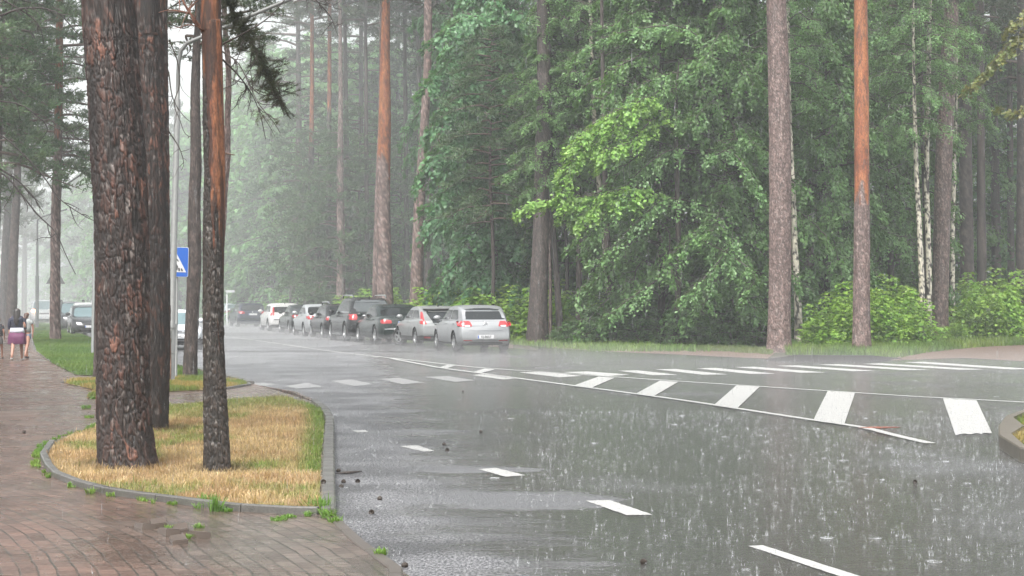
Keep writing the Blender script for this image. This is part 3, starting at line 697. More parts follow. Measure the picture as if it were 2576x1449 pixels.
def mergeleaf(parts):
    V = []; C_ = []; F = {}; n = 0
    for v, fs, c in parts:
        V.append(v); C_.append(c)
        for f in fs: F.setdefault(f.shape[1], []).append(f + n)
        n += len(v)
    return np.concatenate(V), [np.concatenate(f) for f in F.values()], np.concatenate(C_)

def bough(r, P, tubes, spread, nsub, per, lsize, shape, colr, droop=.25, rad=.03, tcol=(.06, .05, .04), flat=.55):
    """leafy bough along polyline P (n,3): alternate side twigs that arch over and hang, leaves shingled along them"""
    P = np.asarray(P, float); L = np.sum(np.linalg.norm(np.diff(P, axis=0), axis=1)); C_ = catmull(P, max(6, int(L / .25)))
    if tubes is not None: tubes.add(C_, np.linspace(rad, rad * .2, len(C_)), tcol, 4)
    cs = []; ns = []; ts = []; ks = []
    for k in range(nsub):
        t = .15 + .85 * (k + r.random()) / nsub; i = min(int(t * (len(C_) - 1)), len(C_) - 2); q = C_[i]
        d = C_[i + 1] - C_[i]; d /= np.linalg.norm(d) + 1e-9; side = np.cross(d, [0, 0, 1.0]); side /= np.linalg.norm(side) + 1e-9
        s = 1 if k % 2 else -1; a = r.uniform(.35, 1.15); l = spread * (1.2 - .7 * t) * r.uniform(.6, 1.15)
        dirv = d * math.cos(a) + side * s * math.sin(a); dirv[2] += r.normal(.12, .15)
        e = q + dirv * l * .85; mid = q + dirv * l * .55 + np.array([0, 0, .10 * l]); e[2] -= (droop + .30) * l
        if tubes is not None: tubes.add(np.array([q, mid, e]), np.array([rad * .35, rad * .22, rad * .1]), tcol, 3)
        u = (r.random(per) ** .75)[:, None]
        c = (1 - u) ** 2 * q + 2 * u * (1 - u) * mid + u * u * e
        off = np.abs(r.normal(0, .16, (per, 1))) * l ** .5
        c = c + r.normal(0, 1, (per, 3)) * np.array([.09, .09, .04]) * (l ** .5) - off * np.array([0, 0, 1.0])
        dd = np.tile(dirv, (per, 1)) * .7 + r.normal(0, .5, (per, 3)); dd[:, 2] -= .75
        out = np.tile(dirv * np.array([1, 1, 0]), (per, 1)); nn = out * .65 + np.array([0, 0, .75]) + r.normal(0, .38, (per, 3))
        cs.append(c); ns.append(nn); ts.append(dd); ks.append(colr(r, per) * (1.12 - .6 * np.clip(off, 0, .4)) ** 0)
    c = np.concatenate(cs); n = np.concatenate(ns); t = np.concatenate(ts); m = len(c)
    return leaves(c, n, t, lsize * r.uniform(.5, 1.35, m), shape, np.concatenate(ks))
def colvar(a, b_, v=.22):
    a = np.array(a); b_ = np.array(b_)
    def f(r, m):
        k = np.clip(r.normal(r.uniform(.25, .75), .22, m), 0, 1)[:, None]; return (a * (1 - k) + b_ * k) * r.uniform(1 - v, 1 + v, (m, 1)) * r.uniform(.85, 1.15)
    return f
C_LIND = colvar((.080, .170, .055), (.155, .285, .095)); C_MAPLE = colvar((.072, .18, .085), (.135, .28, .125)); C_LIGHT = colvar((.14, .30, .055), (.25, .41, .10)); C_BIRCH = colvar((.10, .21, .075), (.18, .32, .12))
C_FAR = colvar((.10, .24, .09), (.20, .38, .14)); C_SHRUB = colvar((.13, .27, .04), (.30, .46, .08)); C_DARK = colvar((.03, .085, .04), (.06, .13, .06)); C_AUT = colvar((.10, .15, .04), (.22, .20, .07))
C_NEED = colvar((.035, .062, .03), (.065, .095, .04), .25); C_NEEDL = colvar((.05, .105, .045), (.095, .155, .065), .25)

def broad_mesh(seed, Ht, z0, R, nl, lsize, per, shape, colr, nsub=11, prof=1.0):
    r = np.random.default_rng(seed); tb = Tubes(4); parts = []
    for i in range(nl):
        f = (i + r.random()) / nl; z = z0 + (Ht - z0) * f ** .9 * .95; az = i * 2.39996 + r.uniform(-.4, .4)
        pr = math.sin(math.pi * (0.22 + .78 * min(1, (z - z0) / (Ht - z0))) ** prof) ** .7 + .12
        L = R * .74 * max(.25, pr) * r.uniform(.65, 1.15); up = r.uniform(.15, .5) * (1 - .3 * f)
        P = [np.array([math.cos(az) * L * t, math.sin(az) * L * t, z + L * (up * t * 1.3 - (.35 + .3 * (1 - f)) * t * t)]) for t in (0, .3, .6, .85, 1)]
        P = [p + np.append(r.normal(0, .1 * L * .4, 2), r.normal(0, .08)) * (j > 0) for j, p in enumerate(P)]
        parts.append(bough(r, P, tb, L * .34 + .25, nsub, per, lsize, shape, colr, rad=.012 + .012 * L))
    return parts, tb
def crown_from(parts, name="crown", m=None):
    V, F, C_ = mergeleaf(parts); return npmesh(name, V, F, m or M_leaf, C_)

def needles(r, c, d, n, L, wd, colr):
    """n blades per clump at c (m,3) with shoot direction d"""
    m = len(c); cc = np.repeat(c, n, 0); dd = np.repeat(d, n, 0) + r.normal(0, .75, (m * n, 3)); dd /= np.linalg.norm(dd, axis=1)[:, None]
    cc = cc + np.repeat(d, n, 0) * r.uniform(-.5, .5, (m * n, 1)) * L * 1.6
    s = np.cross(dd, r.normal(0, 1, (m * n, 3))); s /= np.linalg.norm(s, axis=1)[:, None] + 1e-9
    l = L * r.uniform(.6, 1.2, (m * n, 1))
    V = np.stack([cc - s * wd, cc + s * wd, cc + dd * l], 1).reshape(-1, 3)
    base = np.repeat(colr(r, m), n, 0) * r.uniform(.75, 1.25, (m * n, 1))
    return V, [np.arange(m * n * 3).reshape(-1, 3)], np.repeat(base, 3, 0)
def pine_mesh(seed, Ht, z0, R, nl, clumps=60, nb=9, L=.13, wd=.014, colr=C_NEED, droop=.2, sharp=False):
    r = np.random.default_rng(seed); tb = Tubes(4); parts = []
    for i in range(nl):
        f = (i + r.random()) / nl; z = z0 + (Ht - z0) * f; az = i * 2.39996 + r.uniform(-.5, .5)
        pr = (1 - f) ** .8 + .12 if sharp else math.sin(math.pi * (.25 + .7 * f)) ** .6
        Lb = R * pr * r.uniform(.6, 1.15)
        P = [np.array([math.cos(az) * Lb * t, math.sin(az) * Lb * t, z + Lb * (.25 * t - droop * 2 * t * t) + r.normal(0, .05)]) for t in (0, .35, .7, 1)]
        P = [p + np.append(r.normal(0, .08 * Lb, 2), 0) * (j > 0) for j, p in enumerate(P)]
        C_ = catmull(P, 10); tb.add(C_, np.linspace(.02 + .015 * Lb, .006, 10), (.10, .07, .055), 4)
        nc = max(8, int(clumps * pr)); k = 7; per = nc // k + 1
        for s_ in range(k):
            t = .35 + .65 * (s_ + r.random()) / k; q = C_[int(t * 9)]; side = np.array([-math.sin(az), math.cos(az), 0]) * (1 if s_ % 2 else -1)
            e = q + (side * .8 + np.array([math.cos(az), math.sin(az), 0]) * .6 + np.array([0, 0, r.normal(.05, .15)])) * Lb * .35 * (1.2 - .5 * t) * r.uniform(.5, 1.2)
            tb.add(np.array([q, (q + e) / 2 + [0, 0, .03], e]), [.012, .009, .005], (.10, .07, .055), 3)
            u = r.random((per, 1)) ** .6; c = q * (1 - u) + e * u + r.normal(0, .09, (per, 3)) * [1.3, 1.3, .8]
            d = np.tile((e - q) / (np.linalg.norm(e - q) + 1e-6), (per, 1)) * .8 + r.normal(0, .35, (per, 3)) + [0, 0, .35]
            parts.append(needles(r, c, d, nb, L, wd, colr))
    return parts, tb

def sapling_mesh(seed):
    """clump of upright young maple stems with tiers of broad leaves"""
    r = np.random.default_rng(seed); tb = Tubes(4); parts = []
    for i in range(16):
        a = r.uniform(0, 6.283); b0_ = np.array([math.cos(a), math.sin(a), 0]) * r.uniform(0, .9); h = r.uniform(.7, 2.3) * (1.15 - .35 * np.linalg.norm(b0_)); ln = np.array([math.cos(a), math.sin(a), 0]) * r.uniform(.05, .5)
        P = catmull([b0_, b0_ + ln * .3 + [0, 0, h * .5], b0_ + ln + [0, 0, h]], 8); tb.add(P, np.linspace(.012, .004, 8), (.10, .10, .05), 4)
        lev = int(h / .17) + 2; k = 9; c = []; n = []; t = []
        for q in range(lev):
            u = .15 + .85 * (q + r.random() * .5) / lev; p = P[min(7, int(u * 7))] * (1 - (u * 7) % 1) + P[min(7, int(u * 7) + 1)] * ((u * 7) % 1)
            for j in range(k):
                az = j * 6.283 / k + q * 1.3 + r.normal(0, .2); o_ = np.array([math.cos(az), math.sin(az), 0]); rr_ = r.uniform(.06, .42) * (1.15 - .7 * u)
                c.append(p + o_ * rr_ + [0, 0, .05 - rr_ * .25 + r.normal(0, .03)]); t.append(o_ + [0, 0, -.45] + r.normal(0, .2, 3)); n.append(o_ * .45 + [0, 0, 1] + r.normal(0, .25, 3))
        m = len(c); parts.append(leaves(np.array(c), np.array(n), np.array(t), .17 * r.uniform(.6, 1.2, m), LEAF_MAPLE, C_SHRUB(r, m)))
    return parts, tb
# shared crowns -------------------------------------------------------------
PINE = []; 
for k in range(4):
    pa, tb = pine_mesh(100 + k, 9.5, 0, 3.3, 34, 75, 9, .17, .02); PINE.append((crown_from(pa, "pine_crown", M_needle), tb.mesh("limbs", M_twig)))
YPINE = []
for k in range(3):
    pa, tb = pine_mesh(120 + k, 11, 0, 2.9, 60, 80, 9, .18, .024, C_NEEDL, .25); YPINE.append((crown_from(pa, "young_pine_crown", M_needle), tb.mesh("limbs", M_twig)))
FARP = []
for k in range(3):
    pa, tb = pine_mesh(130 + k, 10, 0, 3.6, 30, 40, 7, .28, .05); FARP.append((crown_from(pa, "pine_crown", M_needle), tb.mesh("limbs", M_twig)))
BROAD = []
for k in range(3):
    pa, tb = broad_mesh(200 + k, 15, .6, 4.6, 74, .14, 60, LEAF_OVAL, C_LIND, 12); BROAD.append((crown_from(pa), tb.mesh("limbs", M_twig)))
MAPLE = []
for k in range(2):
    pa, tb = broad_mesh(220 + k, 14, .6, 4.4, 66, .17, 44, LEAF_MAPLE, C_MAPLE, 12); MAPLE.append((crown_from(pa), tb.mesh("limbs", M_twig)))
BIRCH = []
for k in range(2):
    pa, tb = broad_mesh(230 + k, 12, 0, 3.2, 44, .10, 50, LEAF_QUAD, C_BIRCH, 10); BIRCH.append((crown_from(pa), tb.mesh("limbs", M_twig)))
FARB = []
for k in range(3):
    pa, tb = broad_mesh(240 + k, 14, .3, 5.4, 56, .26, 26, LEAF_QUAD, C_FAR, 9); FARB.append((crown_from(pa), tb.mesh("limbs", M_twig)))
SHRUB = []
for k in range(4):
    pa, tb = sapling_mesh(260 + k); SHRUB.append((crown_from(pa), tb.mesh("stems", M_twig)))
DSHRUB = []
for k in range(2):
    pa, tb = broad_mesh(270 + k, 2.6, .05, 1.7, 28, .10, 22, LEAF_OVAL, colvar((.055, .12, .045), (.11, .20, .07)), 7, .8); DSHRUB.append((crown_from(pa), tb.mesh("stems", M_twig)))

def tree(name, label, cat, Y, pts, style, H, crown=None, cz=None, cs=1.0, group=None, nu=24, step=.12, z_or=None, flare=.35, seed=None, top_r=.35, mat_=None, xoff=0.0, w_scale=1.0, amp=None, osc=.8):
    """pts [(px,py,width_px)...] from base up; the first py may be None = ground"""
    seed = seed if seed is not None else int(pts[0][0])
    path = []; rad = []
    for i, (a, b_, w_) in enumerate(pts):
        z = -.05 if b_ is None else PZ(b_, Y); path.append((PX(a, Y), Y, z)); rad.append(w_ * w_scale / FPX * Y / 2)
    r = random.Random(seed)
    if path[-1][2] < H - 1:
        d = (Vector(path[-1]) - Vector(path[-2])).normalized() * .5 + Vector((0, 0, .5)); L = H - path[-1][2]
        q = Vector(path[-1]) + d * L * .5; path.append(tuple(q)); rad.append(rad[-1] * .8)
        q = Vector(path[-2]) + d * L; path.append(tuple(q)); rad.append(rad[-2] * top_r)
    base = Vector((path[0][0], path[0][1], 0)); e = empty(name, base)
    loc = [tuple(Vector(p) - base) for p in path]
    link("trunk", trunk_mesh("trunk", loc, rad, nu, step, style, seed % 97, z_or, mat_=mat_ or M_barkfar, flare=flare, amp=amp, osc=osc), e)
    if crown is not None:
        cr, lb = crown; z0 = cz if cz is not None else path[-1][2] * .5
        # position on the trunk axis at z0
        zs = [p[2] for p in loc]; xs = [p[0] for p in loc]; x0 = float(np.interp(z0 + 2, zs, xs)) + xoff
        rz = r.uniform(0, 6.28)
        link("crown", cr, e, (x0, 0, z0), rz, cs); link("limbs", lb, e, (x0, 0, z0), rz, cs)
    tag(e, label, cat, group); return e

# --- the three trees of the grass island ------------------------------------
Y1 = G(0, 1188)[1]
def px_path(L, Y): return [(PX(a, Y), Y, PZ(b_, Y) if b_ is not None else -.05) for a, b_, w_ in L], [w_ / FPX * Y / 2 for a, b_, w_ in L]
L1 = [(321, None, 148), (316, 1130, 140), (311, 1030, 135), (310, 900, 134), (309, 760, 134), (307, 620, 136), (303, 500, 138), (297, 380, 138), (290, 250, 136), (281, 120, 134), (272, 0, 135)]
p_, r_ = px_path(L1, Y1); b0 = Vector((p_[0][0], Y1, 0))
e = empty("pine_tree", b0); loc = [Vector(p) - b0 for p in p_]
d = (loc[-1] - loc[-2]).normalized()
loc += [loc[-1] + d * 3, loc[-1] + d * 9, loc[-1] + d * 15]; r_ += [.21, .15, .05]
link("trunk", trunk_mesh("trunk", loc, r_, 300, .011, 'thick', 11, amp=.018, flare=.2), e)
link("crown", PINE[0][0], e, loc[-1] + Vector((0, 0, -8)), 1, 1); link("limbs", PINE[0][1], e, loc[-1] + Vector((0, 0, -8)), 1, 1)
tag(e, "thickest dark pine with flaking reddish bark, leaning left on the dry grass island", "pine tree")
THICK = e
Y2 = G(0, 1093)[1]
L2 = [(392, None, 62), (388, 1000, 74), (386, 850, 84), (385, 700, 84), (384, 500, 84), (383, 300, 82), (380, 100, 84), (379, 0, 84)]
p_, r_ = px_path(L2, Y2); b0 = Vector((p_[0][0], Y2, 0)); e = empty("pine_tree", b0); loc = [Vector(p) - b0 for p in p_]
loc += [loc[-1] + Vector((0, 0, 4)), loc[-1] + Vector((0, 0, 14))]; r_ += [.17, .04]
link("trunk", trunk_mesh("trunk", loc, r_, 190, .016, 'thick', 23, amp=.014, flare=.05), e)
link("crown", PINE[1][0], e, loc[-1] + Vector((0, 0, -8)), 2, 1); link("limbs", PINE[1][1], e, loc[-1] + Vector((0, 0, -8)), 2, 1)
tag(e, "grey-brown plated pine standing right behind the thickest leaning pine", "pine tree")
Y3 = G(0, 1199)[1]
L3 = [(546, None, 70), (545, 1120, 66), (541, 1000, 60), (537, 850, 54), (536, 700, 54), (538, 560, 55), (540, 420, 54), (537, 300, 54), (535, 180, 52), (533, 60, 51), (532, 0, 51)]
p_, r_ = px_path(L3, Y3); b0 = Vector((p_[0][0], Y3, 0)); e = empty("pine_tree", b0); loc = [Vector(p) - b0 for p in p_]
loc += [loc[-1] + Vector((.1, 0, 3)), loc[-1] + Vector((.3, 0, 10))]; r_ += [.085, .02]
link("trunk", trunk_mesh("trunk", loc, r_, 170, .010, 'lich', 31, z_or=(PZ(430, Y3), 3.3), amp=.013, flare=.18, osc=.42), e)
link("crown", PINE[2][0], e, loc[-1] + Vector((0, 0, -6)), 0, .8); link("limbs", PINE[2][1], e, loc[-1] + Vector((0, 0, -6)), 0, .8)
tag(e, "slim pine with orange upper bark and dark lower bark at the front of the island", "pine tree")
SLIM = e; slim_b = b0

# bare twig work and hanging bough that belong to the slim pine and to its neighbours
def twigs(tb, r, P, rad, n=10, L=.5, depth=2, col=(.045, .035, .03), curl=.5, down=.25):
    C_ = catmull(P, max(6, len(P) * 4)); tb.add(C_, np.linspace(rad, rad * .3, len(C_)), col, 4 if rad > .004 else 3)
    if depth == 0: return
    for k in range(n):
        i = int((.15 + .85 * r.random()) * (len(C_) - 2)); q = C_[i]; d = C_[i + 1] - C_[i]; d /= np.linalg.norm(d) + 1e-9
        v = d * r.uniform(.3, .9) + r.normal(0, .6, 3); v[2] -= down; v /= np.linalg.norm(v); l = L * r.uniform(.35, 1.1)
        P2 = [q]; 
        for j in range(3): v = v + r.normal(0, curl * .5, 3); v /= np.linalg.norm(v); P2.append(P2[-1] + v * l / 3)
        twigs(tb, r, P2, rad * .5, max(2, n // 2), L * .5, depth - 1, col, curl, down)
def W3(L, Y): return [np.array((PX(a, y_), y_, PZ(b_, y_))) for a, b_, y_ in [(l + (Y,))[:3] if len(l) == 2 else l for l in L]]
def rel(P, b0): return [p - np.array(b0) for p in P]
r = np.random.default_rng(77)
tb = Tubes(4)
twigs(tb, r, rel(W3([(560, 150), (600, 190, 16.5), (635, 240, 17), (655, 290, 17), (668, 350, 17)], Y3), slim_b), .011, 12, .38, 2, down=.3)
twigs(tb, r, rel(W3([(560, 130), (600, 160, 16), (630, 220, 15.8), (650, 260, 15.6), (690, 310, 15.6), (705, 335, 15.6)], Y3), slim_b), .009, 10, .33, 2, down=.3)
twigs(tb, r, rel(W3([(562, 110), (620, 80, 16), (680, 40, 16), (740, -30, 16)], Y3), slim_b), .010, 4, .3, 1)
link("branch", tb.mesh("branch", M_twig), SLIM)
tb = Tubes(4)
twigs(tb, r, rel(W3([(505, 70), (470, 20, 16.2), (440, -40, 16.2)], Y3), slim_b), .018, 3, .3, 1, (.16, .07, .045))
link("branch", tb.mesh("branch", M_twig), SLIM); tb = Tubes(4)
twigs(tb, r, rel(W3([(512, 78), (490, 60, 16), (478, 20, 16), (500, -20, 16)], Y3), slim_b), .010, 5, .3, 1, (.16, .07, .045))
link("branch", tb.mesh("branch", M_twig), SLIM); tb = Tubes(4)
twigs(tb, r, rel(W3([(566, 385), (580, 388, 16.3), (592, 390, 16.3)], Y3), slim_b), .010, 3, .06, 1, (.12, .08, .06))
link("branch", tb.mesh("branch", M_twig), SLIM)
# needle bough (part of the slim pine)
tb = Tubes(4); parts = []
BP = W3([(560, -40, 19), (600, 60, 19), (640, 120, 19), (668, 180, 19), (690, 230, 19), (715, 265, 19)], 19)
Cb = catmull(BP, 40); tb.add(rel(Cb, slim_b), np.linspace(.02, .005, 40), (.06, .045, .035), 5)
for k in range(210):
    i = r.integers(3, 39); q = Cb[i]; l = r.uniform(.10, .26) * (1.1 if i > 14 else .7); v = np.array([r.normal(.1, .6), r.normal(0, .6), r.normal(-.1, .6)]); v /= np.linalg.norm(v); e2 = q + v * l
    tb.add(rel([q, (q + e2) / 2, e2], slim_b), [.004, .003, .002], (.07, .05, .04), 3)
    u = r.random((5, 1)); c = q * (1 - u) + e2 * u; parts.append(needles(r, c - np.array(slim_b), np.tile(v, (5, 1)), 26, .055, .0022, colvar((.03, .042, .022), (.075, .08, .04))))
for k in range(16):
    q = np.array((PX(r.uniform(640, 700), 18), 18 + r.normal(0, .2), PZ(r.uniform(285, 310), 18))); v = r.normal(0, 1, 3)
    parts.append(needles(r, np.array([q - np.array(slim_b)]), np.array([v / np.linalg.norm(v)]), 30, .05, .0016, colvar((.045, .06, .03), (.10, .10, .05))))
b_o = link("branch", tb.mesh("branch", M_twig), SLIM); link("needles", crown_from(parts, "needles", M_needle), b_o)
# bare hanging twigs at the top of the picture (the slim pine's neighbour overhead)
tb = Tubes(4)
twigs(tb, r, rel(W3([(745, -60, 15), (790, -5, 15), (830, 40, 15), (850, 90, 15)], 15), slim_b), .007, 14, .24, 2, down=.1, curl=.8)
twigs(tb, r, rel(W3([(700, -50, 15), (760, -10, 15), (810, 10, 15), (860, 25, 15)], 15), slim_b), .006, 10, .2, 2, down=.1, curl=.8)
link("branch", tb.mesh("branch", M_twig), SLIM)
e2 = [o for o in bpy.data.objects if o.get("label", "").startswith("grey-brown plated")][0]   # looping twigs between the two front trunks
for Lw in ([(425, 100, 19), (445, 150, 19), (452, 210, 19), (438, 260, 19), (452, 300, 19), (470, 340, 19), (520, 352, 19)], [(424, 180, 19), (436, 250, 19), (470, 300, 19), (498, 310, 19)], [(424, 330, 19), (450, 370, 19), (462, 410, 19), (455, 430, 19)], [(424, 60, 19), (470, 70, 19), (500, 30, 19), (508, -20, 19)]):
    tb = Tubes(4); twigs(tb, r, W3(Lw, 19), .008, 5, .25, 1, (.06, .05, .04), .7); link("branch", tb.mesh("branch", M_twig), e2, tuple(-e2.location))

# --- trees round the lamp post ----------------------------------------------
tree("pine_tree", "dark wavy pine trunk between the lamp post and the slim front pine", "pine tree", 36.4, [(478, None, 38), (479, 900, 36), (484, 780, 34), (489, 650, 36), (489, 520, 32), (493, 400, 29), (491, 250, 25), (495, 110, 20), (497, 40, 16)], 'dark', 13, PINE[3], 6.8, .55, nu=60, step=.04, flare=.12, mat_=M_bark, amp=.014)
tree("pine_tree", "thin reddish pine stem showing right behind the slim front pine", "pine tree", 37.5, [(545, None, 30), (546, 700, 28), (556, 560, 26), (562, 470, 24), (571, 400, 18), (573, 300, 16), (575, 180, 15), (566, 60, 14)], 'plate', 12, PINE[1], 7.2, .5, nu=40, step=.05, flare=.1, mat_=M_bark)
tree("pine_tree", "dark pine mostly hidden behind the left side of the thickest pine", "pine tree", 36.6, [(258, None, 46), (258, 800, 42), (262, 600, 38), (268, 400, 34), (275, 100, 30)], 'dark', 15, PINE[2], 8.5, .7, nu=60, step=.05, flare=.12, mat_=M_bark, amp=.014)

# --- left of the street -------------------------------------------------------
LT = [("brown pine trunk on the lawn, the one nearest to the walkers' right", 71, [(139, None, 29), (139, 700, 26), (141, 520, 25), (146, 380, 22), (148, 240, 20), (150, 60, 18)], 20, YPINE[0], 6.6, .95, (8.5, None)),
      ("tall dark pine behind the woman in the purple skirt", 84, [(27, None, 30), (34, 640, 24), (42, 480, 20), (46, 380, 18), (50, 100, 16)], 22, PINE[1], 7.5, 1.2, None),
      ("grey misty pine at the left edge behind the tall dark pine", 100, [(8, None, 24), (14, 640, 22), (22, 480, 17), (30, 200, 14)], 24, PINE[3], 9.5, 1.2, None),
      ("pine just outside the left of the path whose crown fills the top left corner", 62, [(-60, None, 34), (-50, 400, 30), (-40, 100, 26)], 19, YPINE[1], 5.6, 1.15, None),
      ("thin pine at the far side of the path left of the walkers", 66, [(-14, None, 16), (2, 300, 12), (12, 60, 10)], 17, YPINE[2], 7.6, 1.0, None)]
for lb, Y, pts, H, cr, cz, cs, zo in LT:
    tree("pine_tree", lb, "pine tree", Y, pts, 'dark' if zo is None else 'plate', H, cr, cz, cs, "pines left of the street", 24, .1, zo, .15, osc=.5)
# bare branches reaching in from the left belong to the pine outside the frame
e = empty("pine_tree", (PX(-420, 24), 24, 0)); r = np.random.default_rng(5)
for Lw in ([(-120, 300, 24), (0, 340, 24), (60, 390, 24), (110, 445, 24), (150, 500, 24), (215, 545, 24), (250, 560, 24)], [(-120, 420, 24), (0, 435, 24), (50, 485, 24), (95, 540, 24), (140, 585, 24), (165, 640, 24), (190, 690, 24)], [(-120, 250, 25), (40, 260, 25), (110, 305, 25), (190, 345, 25), (235, 370, 25)], [(0, 425, 24), (40, 450, 24), (80, 490, 24), (105, 528, 24)], [(-100, -60, 22), (60, 30, 22), (100, 70, 22), (110, 110, 22)], [(0, 40, 22), (60, 20, 22), (140, 30, 22), (200, 90, 22)]):
    tb = Tubes(4); twigs(tb, r, W3(Lw, 24), .015, 6, .42, 2, (.05, .042, .04), .7, .5); link("branch", tb.mesh("branch", M_twig), e, tuple(-e.location))
link("trunk", trunk_mesh("trunk", [(0, 0, -.05), (.02, 0, 3), (0, .1, 8), (.1, 0, 14)], [.22, .2, .17, .05], 30, .08, 'dark', 5), e)
link("crown", PINE[0][0], e, (0, 0, 7), 0, .8)
tag(e, "near pine left of the picture whose bare drooping branches reach in from the left edge", "pine tree")

# --- roadside pines on the right ---------------------------------------------
tree("pine_tree", "thick grey-pink plated pine at the left end of the dropped kerb", "pine tree", 56.6, [(1960, None, 66), (1960, 830, 58), (1962, 700, 56), (1963, 500, 56), (1961, 300, 55), (1957, 120, 52), (1953, 0, 49)], 'plate', 21, PINE[0], 13, 1.0, nu=120, step=.03, flare=.1, mat_=M_bark, amp=.02)
tree("pine_tree", "straight pine with bright orange upper bark at the right end of the dropped kerb", "pine tree", 56.3, [(2168, None, 50), (2167, 800, 44), (2168, 600, 41), (2168, 450, 38), (2167, 200, 36), (2165, 0, 33)], 'plate', 21, PINE[1], 13.5, 1.0, nu=90, step=.035, z_or=(PZ(455, 56.3), 5.4), flare=.1, mat_=M_bark, amp=.014)
tree("pine_tree", "reddish-brown pine leaning right near the grassy right bank", "pine tree", 72.5, [(2364, None, 46), (2365, 750, 42), (2370, 550, 42), (2376, 350, 42), (2386, 150, 40), (2394, 0, 36)], 'plate', 22, PINE[2], 15, 1.1, nu=80, step=.05, flare=.1, mat_=M_bark, amp=.02)
tree("pine_tree", "big brown pine just right of the silver hatchback", "pine tree", 66.8, [(1351, None, 58), (1354, 760, 48), (1360, 600, 42), (1364, 400, 38), (1368, 200, 34), (1366, 0, 32)], 'dark', 23, PINE[3], 13, 1.1, nu=80, step=.05, flare=.12, mat_=M_bark, amp=.02)
mids = [
 ("slanting thin dark trunk right of the big brown pine", 67.5, [(1410, None, 19), (1402, 720, 17), (1392, 580, 14), (1386, 400, 12), (1382, 150, 9)], 'dark', 14, BROAD[0], 5, .5),
 ("pale thin stem pressed against the big brown pine", 69, [(1385, None, 10), (1384, 650, 9), (1380, 500, 8), (1378, 200, 6)], 'plate', 12, None, 0, 1),
 ("slim straight dark trunk at the left of the linden boughs", 68, [(1456, None, 18), (1457, 700, 16), (1455, 500, 14), (1452, 200, 12), (1450, 0, 10)], 'dark', 16, BIRCH[0], 9, .8),
 ("dark stub-like trunk under the linden boughs with torn bark", 65, [(1545, None, 20), (1542, 760, 18), (1530, 640, 18), (1522, 450, 14), (1515, 100, 10)], 'dark', 15, None, 9, .8),
 ("faint dark trunk seen right of the orange-barked pine", 88, [(2258, None, 26), (2256, 500, 24), (2244, 200, 20), (2240, 0, 18)], 'dark', 20, PINE[1], 13, 1),
 ("smooth dark trunk standing between the two birches on the right", 70, [(2338, None, 18), (2328, 500, 16), (2318, 250, 15), (2312, 50, 13)], 'dark', 18, PINE[2], 13, .8),
 ("dark misty pine behind the reddish-brown leaning pine", 86, [(2436, None, 38), (2430, 500, 34), (2428, 200, 31), (2425, 0, 29)], 'dark', 22, PINE[0], 13, 1.1),
 ("faint brown pine cut by the right edge of the picture", 90, [(2570, None, 34), (2572, 400, 28), (2570, 0, 25)], 'dark', 22, PINE[3], 12, 1.1)]
for lb, Y, pts, st, H, cr, cz, cs in mids:
    tree("broadleaf_tree" if "linden" in lb and "stub" in lb else "pine_tree", lb, "tree", Y, pts, st, H, cr, cz, cs, "trunks at the edge of the wood", 20, .12, None, .15)
for lb, Y, pts, cz in [
 ("white birch showing its black marks behind the thick grey-pink pine", 63, [(2010, None, 26), (2007, 760, 18), (2001, 640, 15), (1996, 500, 13), (1990, 380, 11), (1985, 200, 9)], 8),
 ("brightest white birch, left of the smooth dark trunk on the right", 66, [(2322, None, 17), (2318, 700, 15), (2312, 560, 13), (2305, 420, 12), (2300, 250, 9), (2298, 120, 7)], 7.5),
 ("olive-tinted birch directly left of the reddish-brown leaning pine", 68, [(2338, None, 14), (2336, 640, 14), (2331, 450, 13), (2335, 250, 12), (2338, 60, 11)], 9),
 ("thin yellowish birch right of the reddish-brown leaning pine", 76, [(2398, None, 11), (2396, 620, 11), (2400, 450, 10), (2404, 300, 9)], 9),
 ("slender birch among the linden boughs, left of centre of the green mass", 67, [(1545, None, 17), (1520, 600, 14), (1506, 450, 13), (1495, 300, 12), (1490, 180, 11), (1486, 60, 9)], 8.5),
 ("pale birch trunk half hidden in the middle of the linden leaves", 68, [(1665, None, 15), (1660, 600, 14), (1652, 420, 13), (1645, 200, 10)], 8)]:
    tree("birch_tree", lb, "birch tree", Y, pts, 'birch', 15, BIRCH[int(pts[0][0]) % 2], cz, .8, "birches at the edge of the wood", 20, .06, None, .2, mat_=M_barkfar)

